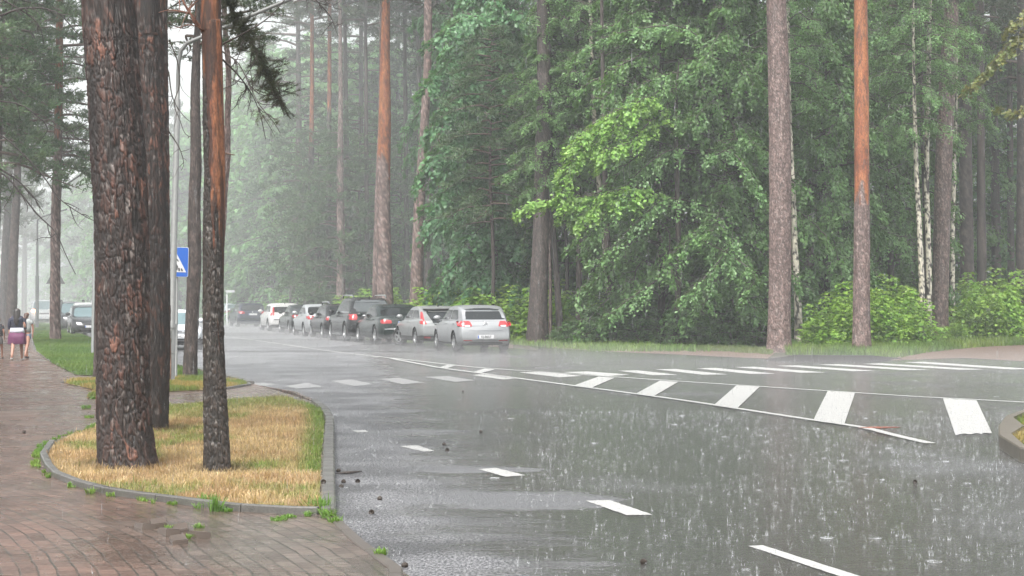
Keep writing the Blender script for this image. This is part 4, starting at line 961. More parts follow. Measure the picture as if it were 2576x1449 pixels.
# --- trunks behind the parked cars -------------------------------------------
mid2 = [
 ("tall pine with an orange strip down its bark, right behind the black off-roader", 82, [(972, None, 46), (968, 700, 40), (964, 500, 36), (968, 300, 31), (969, 150, 25), (971, 0, 21)], 'plate', (6.5, 2.2), PINE[0], 15),
 ("brown pine standing close to the left side of the orange-striped pine", 83.5, [(944, None, 22), (947, 700, 20), (950, 500, 15), (953, 350, 9), (955, 260, 6)], 'plate', None, None, 10),
 ("crooked speckled pine bending right, left of the maple foliage", 80, [(1045, None, 38), (1050, 650, 31), (1056, 500, 28), (1064, 380, 25), (1074, 200, 21), (1077, 60, 22), (1076, -40, 20)], 'plate', None, PINE[1], 16),
 ("straight grey pine behind the white hatchback", 109, [(738, None, 26), (741, 650, 22), (749, 480, 20), (752, 350, 15), (750, 100, 12)], 'dark', None, PINE[2], 14),
 ("pine with a thin orange top in the mist left of the dark thicket", 100, [(779, None, 26), (780, 650, 20), (783, 400, 14), (785, 250, 11), (785, 0, 9)], 'dark', (10.5, None), PINE[3], 17),
 ("dark slim pine behind the silver sedan", 98, [(824, None, 18), (826, 600, 14), (828, 350, 12), (829, 150, 10)], 'dark', (12, None), PINE[0], 17),
 ("grey pine with short side branches behind the black estate car", 95, [(856, None, 26), (858, 650, 22), (856, 450, 18), (857, 250, 12), (856, 100, 10)], 'plate', None, PINE[1], 17),
 ("reddish pine leaning on the grey pine's right behind the estate car", 99, [(884, None, 22), (879, 600, 18), (873, 450, 14), (870, 250, 12), (868, 80, 10)], 'dark', None, PINE[2], 18),
 ("thin pine with an orange section and a hole, behind the crooked pine", 104, [(1150, None, 20), (1151, 600, 18), (1152, 380, 17), (1156, 200, 12), (1158, 0, 9)], 'plate', (6.8, None), PINE[3], 18),
 ("short orange trunk visible through the gap beside the crooked pine", 108, [(1105, None, 17), (1106, 560, 16), (1108, 300, 14)], 'plate', (5.0, None), PINE[1], 17),
 ("brown trunk just right of the crooked speckled pine", 92, [(1078, None, 24), (1080, 600, 20), (1090, 350, 17), (1094, 100, 14)], 'dark', None, None, 16)]
for lb, Y, pts, st, zo, cr, cz in mid2:
    tree("pine_tree", lb, "pine tree", Y, pts, st, 24, cr, cz, 1.1, "pines behind the parked cars", 24, .12, zo, .12, amp=.02, osc=.7)
# slender background trunks: far repeats
r = random.Random(12); kk = 0
bgl = ["in the thicket left of the orange-striped pine", "touching the thicket nearest to the orange-striped pine", "directly right of the orange-striped pine", "second right of the orange-striped pine", "against the left side of the crooked pine's top", "between the crooked pine and the pine with a hole", "behind the small silver hatchback's bush", "behind the blue-green maple's left half", "behind the blue-green maple's middle", "left of the big brown pine in the maple leaves", "close to the left edge of the big brown pine", "right of the slim straight dark trunk", "behind the linden boughs near the slender birch", "behind the central linden's stem", "behind the lindens left of the thick plated pine", "dim behind the leaves left of the thick plated pine", "hiding right beside the thick plated pine", "between the white birch and the orange-barked pine", "left of the orange-barked pine", "just right of the orange-barked pine", "left of the brightest birch", "right of the misty pine behind the leaning one", "in the dark gap near the right edge", "second last trunk before the right edge"]
bgx = [905, 925, 1000, 1026, 1062, 1128, 1180, 1210, 1245, 1285, 1325, 1480, 1580, 1700, 1780, 1850, 1905, 2040, 2090, 2210, 2290, 2470, 2510, 2545]
for x in bgx:
    Y = max(r.uniform(96, 128), 18 / (.292 - (CX - x) / FPX) + 3) if x < 1400 else r.uniform(78, 100); wpx = r.uniform(9, 17) if x < 1400 else r.uniform(14, 24)
    lean = r.uniform(-12, 12); cr = FARP[kk % 3]
    tree("pine_tree", "slender background pine " + bgl[kk], "pine tree", Y, [(x, None, wpx * 1.2), (x + lean * .5, 500, wpx), (x + lean, 0, wpx * .75)], 'dark', 25, cr, r.uniform(13, 17), 1.0, "slender pines deep in the wood", 8, .8, None, .1); kk += 1

# --- green trees ---------------------------------------------------------------
def gtree(name, lb, cat, x, Y, cr, s, sz=None, grp=None, tw=22, z=0.0, rz=0):
    e = empty(name, (PX(x, Y), Y, 0)); tw = tw / FPX * Y / 2
    link("trunk", trunk_mesh("trunk", [(0, 0, -.05), (.1, 0, 3), (-.05, .1, 7), (.05, 0, 12.5 * s)], [tw, tw * .85, tw * .6, tw * .15], 10, .5, 'dark', int(x) % 90, mat_=M_barkfar), e)
    sc = (s, s, sz or s); link("crown", cr[0], e, (0, 0, z), rz, sc); link("limbs", cr[1], e, (0, 0, z), rz, sc)
    tag(e, lb, cat, grp); return e
greens = [
 ("linden_tree", "large linden whose tiered boughs fill the centre right of the wood", 1660, 65, BROAD[0], .95, 1.1, .4),
 ("linden_tree", "linden leaning its leaves against the left side of the thick grey-pink pine", 1830, 64.5, BROAD[1], .88, 1.05, 1.9),
 ("linden_tree", "linden between the thick grey-pink pine and the orange-barked pine", 2075, 68, BROAD[2], .85, 1.1, .2),
 ("linden_tree", "airy linden behind and right of the orange-barked pine", 2235, 75, BROAD[0], .82, 1.2, 3.3),
 ("linden_tree", "dark linden filling the gap behind the slanting thin trunk", 1480, 74, BROAD[1], .9, 1.25, 5.0),
 ("linden_tree", "linden high above the centre of the green mass", 1740, 72, BROAD[2], 1.05, 1.35, 2.7),
 ("maple_tree", "blue-green maple with layered boughs left of the big brown pine", 1235, 76, MAPLE[0], .86, 1.25, .8),
 ("maple_tree", "maple with broad leaves hanging over the silver hatchback", 1320, 79, MAPLE[1], .8, 1.05, 4.1),
 ("maple_tree", "tall blue-green maple reaching the top of the picture", 1190, 88, MAPLE[1], .9, 1.6, 1.0),
 ("maple_tree", "maple deep behind the birches on the right", 2120, 88, MAPLE[0], 1.0, 1.3, 2.0),
 ("linden_tree", "dim linden behind the misty pine near the right edge", 2500, 100, BROAD[1], 1.0, 1.2, 2.2),
 ("linden_tree", "dim linden between the leaning pine and the birches", 2390, 96, BROAD[2], 1.0, 1.25, 1.2),
 ("linden_tree", "dark linden low in the middle of the wood's edge", 1590, 82, BROAD[2], 1.0, 1.2, 2.6),
 ("linden_tree", "dark linden hidden behind the thick grey-pink pine", 1930, 84, BROAD[0], 1.1, 1.3, 3.9)]
for nm, lb, x, Y, cr, s, sz, rz in greens: gtree(nm, lb, "linden" if nm[0] == 'l' else "maple", x, Y, cr, s, sz, None, 22, 0, rz)
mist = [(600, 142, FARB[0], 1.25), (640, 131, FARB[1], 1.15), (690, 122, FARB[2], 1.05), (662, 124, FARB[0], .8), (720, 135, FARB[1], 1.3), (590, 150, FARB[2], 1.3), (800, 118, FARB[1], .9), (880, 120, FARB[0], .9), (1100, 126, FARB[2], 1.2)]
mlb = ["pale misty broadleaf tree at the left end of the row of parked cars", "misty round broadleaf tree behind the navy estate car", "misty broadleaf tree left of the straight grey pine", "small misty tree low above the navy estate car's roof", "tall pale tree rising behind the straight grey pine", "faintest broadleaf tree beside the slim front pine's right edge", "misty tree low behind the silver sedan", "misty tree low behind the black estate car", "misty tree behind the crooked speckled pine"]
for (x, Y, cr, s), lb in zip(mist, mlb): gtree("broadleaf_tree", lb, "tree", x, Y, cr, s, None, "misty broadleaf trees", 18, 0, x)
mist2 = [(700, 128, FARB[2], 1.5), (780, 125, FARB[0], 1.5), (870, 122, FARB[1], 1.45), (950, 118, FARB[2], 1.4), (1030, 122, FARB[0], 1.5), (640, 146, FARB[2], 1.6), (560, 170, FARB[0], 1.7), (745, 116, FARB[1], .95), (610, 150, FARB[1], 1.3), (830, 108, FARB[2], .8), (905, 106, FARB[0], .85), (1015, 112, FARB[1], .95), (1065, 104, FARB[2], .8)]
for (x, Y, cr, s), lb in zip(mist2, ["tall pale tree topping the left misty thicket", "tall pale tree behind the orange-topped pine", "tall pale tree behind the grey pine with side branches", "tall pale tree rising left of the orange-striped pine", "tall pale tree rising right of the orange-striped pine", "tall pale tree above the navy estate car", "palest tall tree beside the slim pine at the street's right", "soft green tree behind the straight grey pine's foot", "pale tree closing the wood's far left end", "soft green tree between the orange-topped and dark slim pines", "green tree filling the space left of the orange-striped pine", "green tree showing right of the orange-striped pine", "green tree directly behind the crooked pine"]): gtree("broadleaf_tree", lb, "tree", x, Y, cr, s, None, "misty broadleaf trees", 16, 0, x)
yp = [(800, 100, .85, 2.0), (850, 96, .9, 1.0), (905, 98, 1.0, 1.5), (765, 104, .95, 3), (1010, 103, .9, 2.5), (1235, 70.5, .72, 4.6), (1420, 72, .8, 5.2), (700, 119, 1.0, 3)]
ylb = ["dense dark young pine between the orange-topped pine and the dark slim pine", "dense young pine in front of the grey pine with side branches", "young dark pine left of the orange-striped pine", "young pine in the mist behind the white hatchback", "young pine right of the orange-striped pine", "young pine sending drooping needle boughs over the maple leaves", "olive pine boughs crossing the big brown pine high up", "young misty pine left of the dark thicket"]
for (x, Y, s, z), lb in zip(yp, ylb):
    k = int(x) % 3; gtree("young_pine", lb, "pine tree", x, Y, YPINE[k], s, None, "young pines in the wood", 12, z, x)

# bright yellow-green maple boughs in the centre
tb = Tubes(4); parts = []; r = np.random.default_rng(50)
MB = empty("maple_tree", (PX(1700, 62.5), 62.5, 0)); mb = np.array(MB.location)
for Lb, sp, ns in ([(1700, 330, 62.4), (1640, 262, 61.8), (1560, 275, 61), (1490, 320, 60.6), (1430, 375, 60.3)], 1.15, 20), ([(1700, 340, 62.4), (1620, 300, 61.8), (1540, 330, 61), (1450, 400, 60.4), (1405, 432, 60.2)], .9, 16), \
   ([(1690, 500, 62.4), (1600, 470, 61), (1520, 488, 60.6), (1420, 500, 60.3), (1340, 510, 60), (1300, 535, 60)], .85, 22), ([(1690, 520, 62.4), (1580, 500, 61), (1500, 520, 60.5), (1430, 560, 60.2)], .75, 16), ([(1650, 255, 61.5), (1620, 245, 61), (1570, 300, 60.4)], .7, 9), ([(1560, 290, 61), (1480, 350, 60.6), (1425, 430, 60.2), (1412, 540, 60.0)], .8, 12), ([(1640, 300, 61), (1580, 360, 60.6), (1520, 380, 60.2), (1500, 420, 60.1)], .8, 12), ([(1540, 500, 60.8), (1470, 540, 60.4), (1440, 580, 60.2)], .6, 8):
    P = [p - mb for p in W3(Lb, 61)]; parts.append(bough(r, P, tb, sp * 1.05, int(ns * 1.5), 54, .13, LEAF_OVAL, C_LIGHT, .25, .03))
link("crown", crown_from(parts), MB); link("limbs", tb.mesh("limbs", M_twig), MB)
link("trunk", trunk_mesh("trunk", [(0, 0, -.05), (.1, 0, 3), (0, 0, 8), (.1, 0, 10)], [.13, .11, .07, .02], 10, .3, 'dark', 3, mat_=M_barkfar), MB)
tag(MB, "young maple with bright yellow-green boughs reaching left across the big brown pine", "maple")
# long arching boughs of the central linden, and the autumn-tinted bough at the right edge
tb = Tubes(4); parts = []
LB = [o for o in bpy.data.objects if o.get("label", "").startswith("large linden")][0]; lb_ = np.array(LB.location)
for Lb, sp, ns in ([(1800, 130, 63), (1720, 70, 62.3), (1620, 70, 61.8), (1520, 95, 61.5), (1440, 140, 61.4)], 1.0, 20), ([(1820, 300, 63), (1740, 190, 62), (1640, 200, 61.3), (1560, 260, 61)], 1.0, 16), ([(1760, 380, 63), (1680, 380, 61.6), (1600, 440, 61), (1530, 530, 60.7), (1480, 600, 60.6)], 1.1, 20), \
   ([(1780, 520, 63), (1680, 500, 61.5), (1600, 560, 60.8), (1520, 640, 60.5), (1470, 660, 60.5)], 1.0, 18), ([(1800, 640, 62), (1850, 600, 61), (1780, 690, 60.5), (1700, 760, 60.3)], 1.0, 14), ([(1760, 420, 62), (1830, 380, 60.5), (1890, 440, 60.2), (1925, 500, 60)], .9, 14), ([(1760, 600, 62), (1850, 650, 60.5), (1900, 700, 60), (1850, 760, 60)], .8, 12), ([(1660, 700, 62), (1600, 740, 61), (1520, 800, 60.5)], .9, 10):
    P = [p - lb_ for p in W3(Lb, 61)]; parts.append(bough(r, P, tb, sp, ns, 60, .105, LEAF_OVAL, C_BIRCH, .35, .03))
bo = link("branch", tb.mesh("branch", M_twig), LB); link("leaves", crown_from(parts, "leaves"), bo)
def extra_boughs(start, specs, dpt, per, ls, shp, colr, nm="branch"):
    host = [o for o in bpy.data.objects if o.get("label", "").startswith(start)][0]; h_ = np.array(host.location); tb = Tubes(4); parts = []
    for (x0, y0, x1, y1, sp, ns) in specs:
        Yh = host.location.y; x0 += 0; mx_, my_ = (x0 + x1) / 2, (y0 + y1) / 2 - abs(x1 - x0) * .16
        P = [p - h_ for p in W3([(x0, y0, Yh), ((x0 + mx_) / 2, (y0 + my_) / 2 - 4, Yh - dpt * .4), (mx_, my_, Yh - dpt * .7), (x1, y1, Yh - dpt)], Yh)]
        parts.append(bough(r, P, tb, sp, ns, per, ls, shp, colr, .3, .03))
    bo = link(nm, tb.mesh(nm, M_twig), host); link("leaves", crown_from(parts, "leaves"), bo)
extra_boughs("blue-green maple", [(1235, 40, 1080, 110, 1.4, 16), (1235, 110, 1060, 225, 1.2, 16), (1240, 200, 1100, 290, 1.3, 16), (1245, 320, 1085, 400, 1.5, 18), (1250, 430, 1075, 520, 1.5, 18), (1250, 380, 1310, 470, 1.4, 14), (1240, 560, 1150, 640, 1.4, 14), (1260, 540, 1330, 640, 1.3, 14), (1240, 650, 1190, 730, 1.3, 12), (1270, 670, 1320, 750, 1.3, 12)], 4.5, 60, .165, LEAF_MAPLE, C_MAPLE)
extra_boughs("linden between the thick", [(2075, 80, 1995, 190, 1.1, 12), (2090, 180, 2140, 300, 1.1, 12), (2080, 330, 2000, 420, 1.1, 12), (2070, 480, 2130, 560, 1.1, 12), (2080, 560, 2010, 700, 1.2, 12), (2090, 580, 2120, 700, 1.0, 12), (2070, 420, 2110, 470, 1, 10)], 4.5, 55, .12, LEAF_OVAL, C_BIRCH)
extra_boughs("airy linden behind", [(2235, 60, 2110, 180, 1.2, 14), (2235, 130, 2190, 330, 1.2, 14), (2240, 330, 2150, 420, 1.2, 14), (2240, 60, 2330, 160, 1.2, 14), (2250, 470, 2300, 560, 1.2, 12), (2240, 540, 2200, 650, 1.2, 12), (2250, 300, 2320, 420, 1.1, 12)], 6, 50, .12, LEAF_OVAL, C_BIRCH)
extra_boughs("linden leaning its leaves", [(1830, 60, 1760, 180, 1.2, 14), (1840, 130, 1900, 220, 1.2, 14), (1830, 240, 1730, 320, 1.2, 14), (1840, 300, 1910, 380, 1.2, 14), (1830, 480, 1790, 590, 1.2, 14), (1830, 620, 1880, 690, 1.2, 12), (1820, 680, 1760, 790, 1.1, 12), (1830, 560, 1690, 640, 1.2, 14)], 4.2, 60, .12, LEAF_OVAL, C_LIND)
tb = Tubes(4); parts = []
AB = empty("maple_tree", (PX(2760, 50), 50, 0)); ab = np.array(AB.location)
for Lb, sp, ns in ([(2760, 0, 50), (2640, 40, 50), (2540, 110, 50), (2470, 190, 50), (2425, 225, 50)], .55, 22), ([(2760, -40, 50), (2640, -30, 50), (2570, 40, 50), (2520, 90, 50)], .5, 14), ([(2760, 180, 50), (2640, 210, 50), (2560, 280, 50), (2500, 260, 50)], .45, 10):
    P = [p - ab for p in W3(Lb, 50)]; parts.append(bough(r, P, tb, sp, ns, 60, .095, LEAF_MAPLE, C_AUT, .25, .02))
link("crown", crown_from(parts), AB); link("limbs", tb.mesh("limbs", M_twig), AB)
link("trunk", trunk_mesh("trunk", [(0, 0, -.05), (.1, 0, 3), (0, 0, 8), (.1, 0, 12)], [.16, .14, .1, .02], 12, .3, 'dark', 4), AB)
tag(AB, "maple at the right edge with bronze-tinted boughs hanging into the picture", "maple")

# shrubs -----------------------------------------------------------------------
def shrub(lb, x, Y, proto, s, sz=1.0, grp="bright green shrubs along the wood's edge"):
    sz *= .78 if "dark" in grp else .70
    e = empty("shrub", (PX(x, Y), Y, 0)); rz = x * .37; sc = (s, s, s * sz)
    link("foliage", proto[0], e, (0, 0, 0), rz, sc); link("stems", proto[1], e, (0, 0, 0), rz, sc); tag(e, lb, "shrub", grp)
sh_ = [("maple sapling left of the orange-barked pine's foot", 2100, 60.5, 0, .85, 1.3), ("tall maple sapling just left of the orange-barked pine", 2125, 62, 1, .9, 1.5), ("low shrub at the foot of the dropped kerb between the two pines", 2050, 60, 2, .6, .8), ("maple sapling right beside the orange-barked pine", 2205, 62, 2, .95, 1.2), ("bushy sapling between the orange-barked pine and the birches", 2260, 63.5, 3, 1.0, 1.3), ("sapling in front of the brightest birch", 2290, 65, 0, 1.0, 1.3), ("shrub left against the foot of the leaning pine", 2325, 76, 1, .9, 1.1), ("sapling right behind the leaning pine's foot", 2420, 78, 2, 1.1, 1.2), ("wide shrub on the grassy bank, second from the right edge", 2490, 74, 3, 1.1, 1.2), ("shrub on the grassy bank at the right edge", 2565, 72, 0, 1.2, 1.25), ("far shrub above the grassy bank between the two nearer ones", 2522, 78, 1, 1.5, 1.2), ("shrub behind the sapling in front of the birches", 2290, 74, 2, 1.4, 1.15), ("shrub right of the leaning pine further back", 2450, 80, 0, 1.4, 1.3), ("leggy sapling between the two roadside pines", 2165, 63, 3, .9, 1.5), ("tall thin sapling right of the orange-barked pine", 2235, 66, 1, .9, 1.7), ("low sapling in front of the olive-tinted birch", 2328, 67, 3, .7, .8), ("leggy sapling between the leaning pine and the bank shrubs", 2452, 72, 3, 1.0, 1.6), ("sapling filling the gap between the bank shrubs", 2527, 70, 2, .9, 1.5), ("small sapling on the verge right of the leaning pine", 2400, 69, 1, .55, .8), ("broad sapling behind the orange-barked pine", 2180, 68, 0, 1.2, 1.3), ("shrub in the shade left of the birch foot", 1990, 66, 1, .8, .9),
 ("bright bush left of the straight grey pine's foot", 705, 114, 0, 1.25, 1.0), ("bright bush at the left end above the white hatchback", 680, 119, 1, 1.1, .9), ("bright bush between the grey pine and the next trunk", 760, 105, 2, .9, .9), ("small bush behind the silver sedan's roof", 805, 97, 3, 1.0, .9), ("yellowish bush behind the estate car's roof rail", 868, 93, 0, 1.1, 1.1), ("bush left of the black off-roader's roof", 905, 90, 1, 1.2, 1.1), ("bush right above the black off-roader", 1003, 86, 2, 1.2, 1.2), ("bush against the crooked pine's foot", 1022, 83, 3, 1.1, 1.0), ("leafy bush right of the crooked pine's foot", 1085, 78, 0, 1.1, 1.15), ("wide bush behind the small silver hatchback", 1130, 76, 1, 1.3, 1.2), ("bush behind the silver hatchback's left corner", 1180, 74, 2, 1.2, 1.2), ("bush behind the roof of the silver hatchback", 1235, 72, 3, 1.3, 1.1), ("dark-leaved bush right of the silver hatchback", 1300, 70, 1, 1.2, 1.1), ("yellow-green bush behind the slanting thin trunk", 1430, 71, 0, 1.3, 1.2)]
for lb, x, Y, k, s, sz in sh_: shrub(lb, x, Y, SHRUB[k], s, sz)
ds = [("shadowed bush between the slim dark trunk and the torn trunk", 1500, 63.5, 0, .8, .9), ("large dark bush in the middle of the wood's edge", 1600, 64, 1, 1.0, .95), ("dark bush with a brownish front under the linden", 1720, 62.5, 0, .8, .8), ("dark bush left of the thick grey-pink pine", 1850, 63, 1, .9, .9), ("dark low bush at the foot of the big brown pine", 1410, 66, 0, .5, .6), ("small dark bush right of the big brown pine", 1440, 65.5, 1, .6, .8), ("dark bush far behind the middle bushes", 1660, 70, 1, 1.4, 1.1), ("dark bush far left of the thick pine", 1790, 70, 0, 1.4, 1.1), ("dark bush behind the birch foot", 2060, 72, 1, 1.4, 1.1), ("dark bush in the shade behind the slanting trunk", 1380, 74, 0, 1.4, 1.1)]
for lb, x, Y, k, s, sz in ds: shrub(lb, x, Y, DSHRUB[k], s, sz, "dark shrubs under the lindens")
# tall grass on the verges (uncountable)
bank = gp([(1975, 893), (2140, 898), (2270, 900), (2330, 888), (2420, 878), (2500, 872), (2640, 866), (2640, 845), (2420, 842), (2200, 852), (2040, 858), (1985, 868)])
V, F, C = blades(bank, 60000, .05, .36, .008, green_col((.125, .20, .045), .5), 61, .5, -.01)
o = link("bank_grass", npmesh("bank_grass", V, F, M_grass, C)); tag(o, "long fresh green grass on the bank behind the dropped kerb", "grass", kind='stuff')
strip = gp([(1290, 862), (1340, 868), (1450, 872), (1700, 878), (1940, 893), (1950, 880), (1700, 862), (1450, 853), (1300, 850)]) 
V, F, C = blades(strip, 22000, .04, .16, .008, green_col((.10, .15, .045)), 62, .5, 0)
o = link("strip_grass", npmesh("strip_grass", V, F, M_grass, C)); tag(o, "thin shaded grass between the brown dirt verge and the wood", "grass", kind='stuff')
carstrip = [tuple(p0 + row_dir * t + Vector((d, 0))) for t, d in ((-2, 1.2), (90, 1.2), (90, 5), (-2, 5))]
V, F, C = blades(carstrip, 26000, .1, .3, .012, green_col((.13, .22, .05)), 63, .5, 0)
o = link("verge_grass", npmesh("verge_grass", V, F, M_grass, C)); tag(o, "green grass strip behind the row of parked cars", "grass", kind='stuff')

# far woods: one mass nobody could count
r = np.random.default_rng(91); parts = []
def mass(n, fx, size, colr, clump=30):
    c0 = fx(n); c0 = c0[c0[:, 0] > .9 - .292 * (c0[:, 1] - 58.5) + 3]; n = len(c0); c = np.repeat(c0, clump, 0) + r.normal(0, 1, (n * clump, 3)) * np.array([1.0, 1.0, .45])
    parts.append(leaves(c, r.normal(0, .5, c.shape) + [0, -.2, 1], r.normal(0, 1, c.shape), size * r.uniform(.6, 1.3, len(c)), LEAF_QUAD, np.repeat(colr(r, n), clump, 0) * r.uniform(.8, 1.2, (len(c), 1))))
def right_region(n):
    Y = r.uniform(92, 135, n); x = r.uniform(1180, 2900, n); z = r.uniform(0, 1, n) ** 1.1 * 24
    return np.stack([(x - CX) / FPX * Y, Y, z], -1)
def mid_region(n):
    Y = r.uniform(128, 170, n); x = r.uniform(560, 1250, n); z = r.uniform(0, 1, n) ** 1.3 * 22
    return np.stack([(x - CX) / FPX * Y, Y, z], -1)
def low_region(n):
    Y = r.uniform(100, 135, n); x = r.uniform(640, 1300, n); z = r.uniform(0, 1, n) ** 1.6 * 5
    return np.stack([(x - CX) / FPX * Y, Y, z], -1)
mass(2300, right_region, .34, C_DARK); mass(900, mid_region, .42, C_DARK); mass(350, low_region, .34, C_LIND)
o = link("distant_wood", crown_from(parts, "distant_wood")); tag(o, "dense misty wood deep behind the roadside trees", "wood", kind='stuff')
# ends of the street: rows of far trees on both sides, each its own tree
far = [(-30, 120, 1), (10, 150, 1.1), (60, 175, 1), (-60, 95, 1.0), (35, 215, 1.1), (180, 205, 1.0), (215, 180, 1.0), (255, 160, 1.0), (300, 150, 1.1), (350, 140, 1.1), (400, 150, 1.1), (450, 140, 1.0), (500, 155, 1.2), (545, 145, 1.1), (130, 235, 1.1), (90, 250, 1.0)]
flb = ["hazy tree at the left edge behind the walkers", "hazy tree between the two tall left pines", "faint tree beyond the farthest lamp post", "dark hazy crown in the left top corner", "faintest tree on the left of the street's end", "pale tree right of the lawn pine", "pale tree above the black off-road car across the street", "pale tree left of the second lamp post", "pale tree hidden by the thickest pine's left side", "pale tree behind the thickest pine", "pale tree just behind the plated pine", "pale tree seen beside the blue sign", "pale tall tree above the white saloon car", "pale tree seen right of the dark wavy trunk", "faintest tree right of the street's end", "faintest tree in the middle of the street's end"]
for i, ((x, Y, s), lb) in enumerate(zip(far, flb)):
    if i % 3 == 1 or i < 4: 
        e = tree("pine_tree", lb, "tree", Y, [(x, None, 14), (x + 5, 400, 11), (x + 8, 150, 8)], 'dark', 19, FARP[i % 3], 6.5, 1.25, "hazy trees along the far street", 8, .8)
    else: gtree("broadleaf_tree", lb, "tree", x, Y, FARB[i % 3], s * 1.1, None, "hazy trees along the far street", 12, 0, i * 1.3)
# ------------------------------------------------------------------ street furniture
def lamp_post(lb, px, py_base, Y, top_px, top_py, r_low, r_up, z_step, arm, head, sleeve=True, m=None):
    """arm: list of (dx,dz) offsets of the arm relative to the mast top; head at its end"""
    m = m or M_galv
    bx = PX(px, Y); e = empty("lamp_post", (bx, Y, 0)); tx = PX(top_px, Y) - bx; tz = PZ(top_py, Y)
    tb = Tubes(16); tb.add([(0, 0, -.05), (tx * z_step / tz, 0, z_step)], [r_low, r_low], (.5, .5, .5)); tb.add([(tx * z_step / tz, 0, z_step), (tx, 0, tz)], [r_up, r_up * .8], (.5, .5, .5))
    tb.add([(tx * z_step / tz, 0, z_step - .02), (tx * z_step / tz, 0, z_step + .05)], [r_low * 1.12, r_low * 1.12], (.5, .5, .5))
    link("mast", tb.mesh("mast", m), e)
    tb = Tubes(10); P = [(tx + a, b_, tz + c) for a, b_, c in arm]; tb.add(catmull(P, 16), [r_up * .55] * 16, (.5, .5, .5)); link("arm", tb.mesh("arm", m), e)
    if head:
        bm = bmesh.new(); bmesh.ops.create_uvsphere(bm, u_segments=14, v_segments=8, radius=1); bmesh.ops.scale(bm, vec=(.34, .13, .075), verts=bm.verts)
        for v in bm.verts:
            if v.co.z < 0: v.co.z *= .45
        h = bmobj("lamp_head", bm, M_head, e, True, (P[-1][0] + head * .25, P[-1][1], P[-1][2])); h.rotation_euler = (0, -.35 * head, 0)
    tag(e, lb, "lamp post"); return e
M_head = simple("lamp_housing", (.62, .64, .64), .3, .1, .1)
lp = lamp_post("nearest galvanised lamp post behind the plated pine, in front of the blue sign", 428, 968, 33.9, 447, 250, .083, .068, 3.28 * 0 + 1.12, [(0, 0, 0), (.02, 0, .7), (.12, 0, 1.02), (.5, 0, 1.2), (1.3, 0, 1.55), (2.25, 0, 1.95)], 1)
# access door and strap on the near mast
bm = bmesh.new(); bmesh.ops.create_cube(bm, size=1); bmesh.ops.scale(bm, vec=(.08, .012, .22), verts=bm.verts); bmesh.ops.bevel(bm, geom=list(bm.edges), offset=.004, segments=2, affect='EDGES')
bmobj("access_door", bm, M_galv, lp, False, (.01, -.084, .95))
tb = Tubes(6); tb.add([(.0 + .09 * math.cos(t), .09 * math.sin(t), .62 + .02 * math.sin(3 * t)) for t in np.linspace(3.3, 6.1, 12)], .006, (.5, .5, .5)); link("strap", tb.mesh("strap", M_polegrey), lp)
tb = Tubes(6); tb.add([(.02, -.092, .9), (.03, -.092, .4), (.02, -.09, 0)], .012, (.3, .2, .2)); link("cable_conduit", tb.mesh("cable_conduit", simple("rusty_conduit", (.26, .16, .12), .6, .3, .3)), lp)
lamp_post("grey lamp post just left of the thickest pine, on the lawn's edge", 233, 896, 52, 241, 458, .052, .042, 4.9, [(0, 0, 0), (0, 0, .7), (.08, 0, .95), (.5, 0, 1.05), (1.6, 0, 1.3)], 1, m=M_polegrey)
lamp_post("lamp post hidden behind the lawn pine, its arm rising to the right", 137, 840, 76, 139, 510, .08, .07, 3.5, [(0, 0, 0), (.0, 0, .4), (.5, 0, .8), (1.55, 0, 1.5)], 1, m=M_polegrey)
lamp_post("slim lamp post behind the girl, right of the farther lamp posts", 93, 828, 102, 94, 610, .10, .08, 3.0, [(0, 0, 0), (0, 0, 1.1), (.1, 0, 1.35), (.7, 0, 1.6), (1.7, 0, 1.9)], 1, m=M_polegrey)
lamp_post("far lamp post left of the slim one, its head low on the right", 63, 806, 150, 63, 640, .10, .07, 3.5, [(0, 0, 0), (0, 0, 1.2), (.2, 0, 1.3), (1.1, 0, 1.4)], 1, m=M_polegrey)
lamp_post("farthest faint lamp post seen through the street's mist", 40, 795, 190, 41, 680, .1, .08, 3.5, [(0, 0, 0), (0, 0, .8), (.6, 0, 1.1), (1.5, 0, 1.3)], 1, m=M_polegrey)

M_blue = simple("sign_blue", (.015, .10, .42), .35, 0, .06, 3); M_white = simple("sign_white", (.55, .56, .57), .4, 0, .04, 4); M_black = simple("sign_black", (.012, .012, .013), .4, 0, .1, 4)
YS = 35.4
def flat(pts, th=.002):
    bm = bmesh.new(); v = [bm.verts.new((a, 0, b_)) for a, b_ in pts]
    for t in tessellate_polygon([[Vector((a, b_, 0)) for a, b_ in pts]]): bm.faces.new([v[i] for i in t])
    bmesh.ops.recalc_face_normals(bm, faces=bm.faces)
    r_ = bmesh.ops.extrude_face_region(bm, geom=list(bm.faces)); bmesh.ops.translate(bm, vec=(0, -th, 0), verts=[g for g in r_["geom"] if isinstance(g, bmesh.types.BMVert)])
    bmesh.ops.recalc_face_normals(bm, faces=bm.faces); return bm
e = empty("crossing_sign", (PX(441, YS), YS, 0)); zc = PZ(659, YS); hw, hh = .254, .287
def rr(hw, hh, c=.03):
    o = []
    for sx_, sy_, a0 in ((1, 1, 0), (-1, 1, 90), (-1, -1, 180), (1, -1, 270)):
        for k in range(4):
            a = math.radians(a0 + k * 30); o.append((sx_ * (hw - c) + c * math.cos(a), sy_ * (hh - c) + c * math.sin(a)))
    return o
sp_ = bmobj("sign_plate", flat(rr(hw + .008, hh + .008), .012), M_white, e, False, (0, 0, zc)); sp_.rotation_euler = (0, math.radians(1.5), 0)
def sub(nm, pts, m, y, par=sp_): return bmobj(nm, flat(pts, .003), m, par, False, (0, y, 0))
sub("sign_face", rr(hw, hh), M_blue, -.0135)
sub("white_triangle", [(0, .215), (.225, -.20), (-.225, -.20)], M_white, -.018)
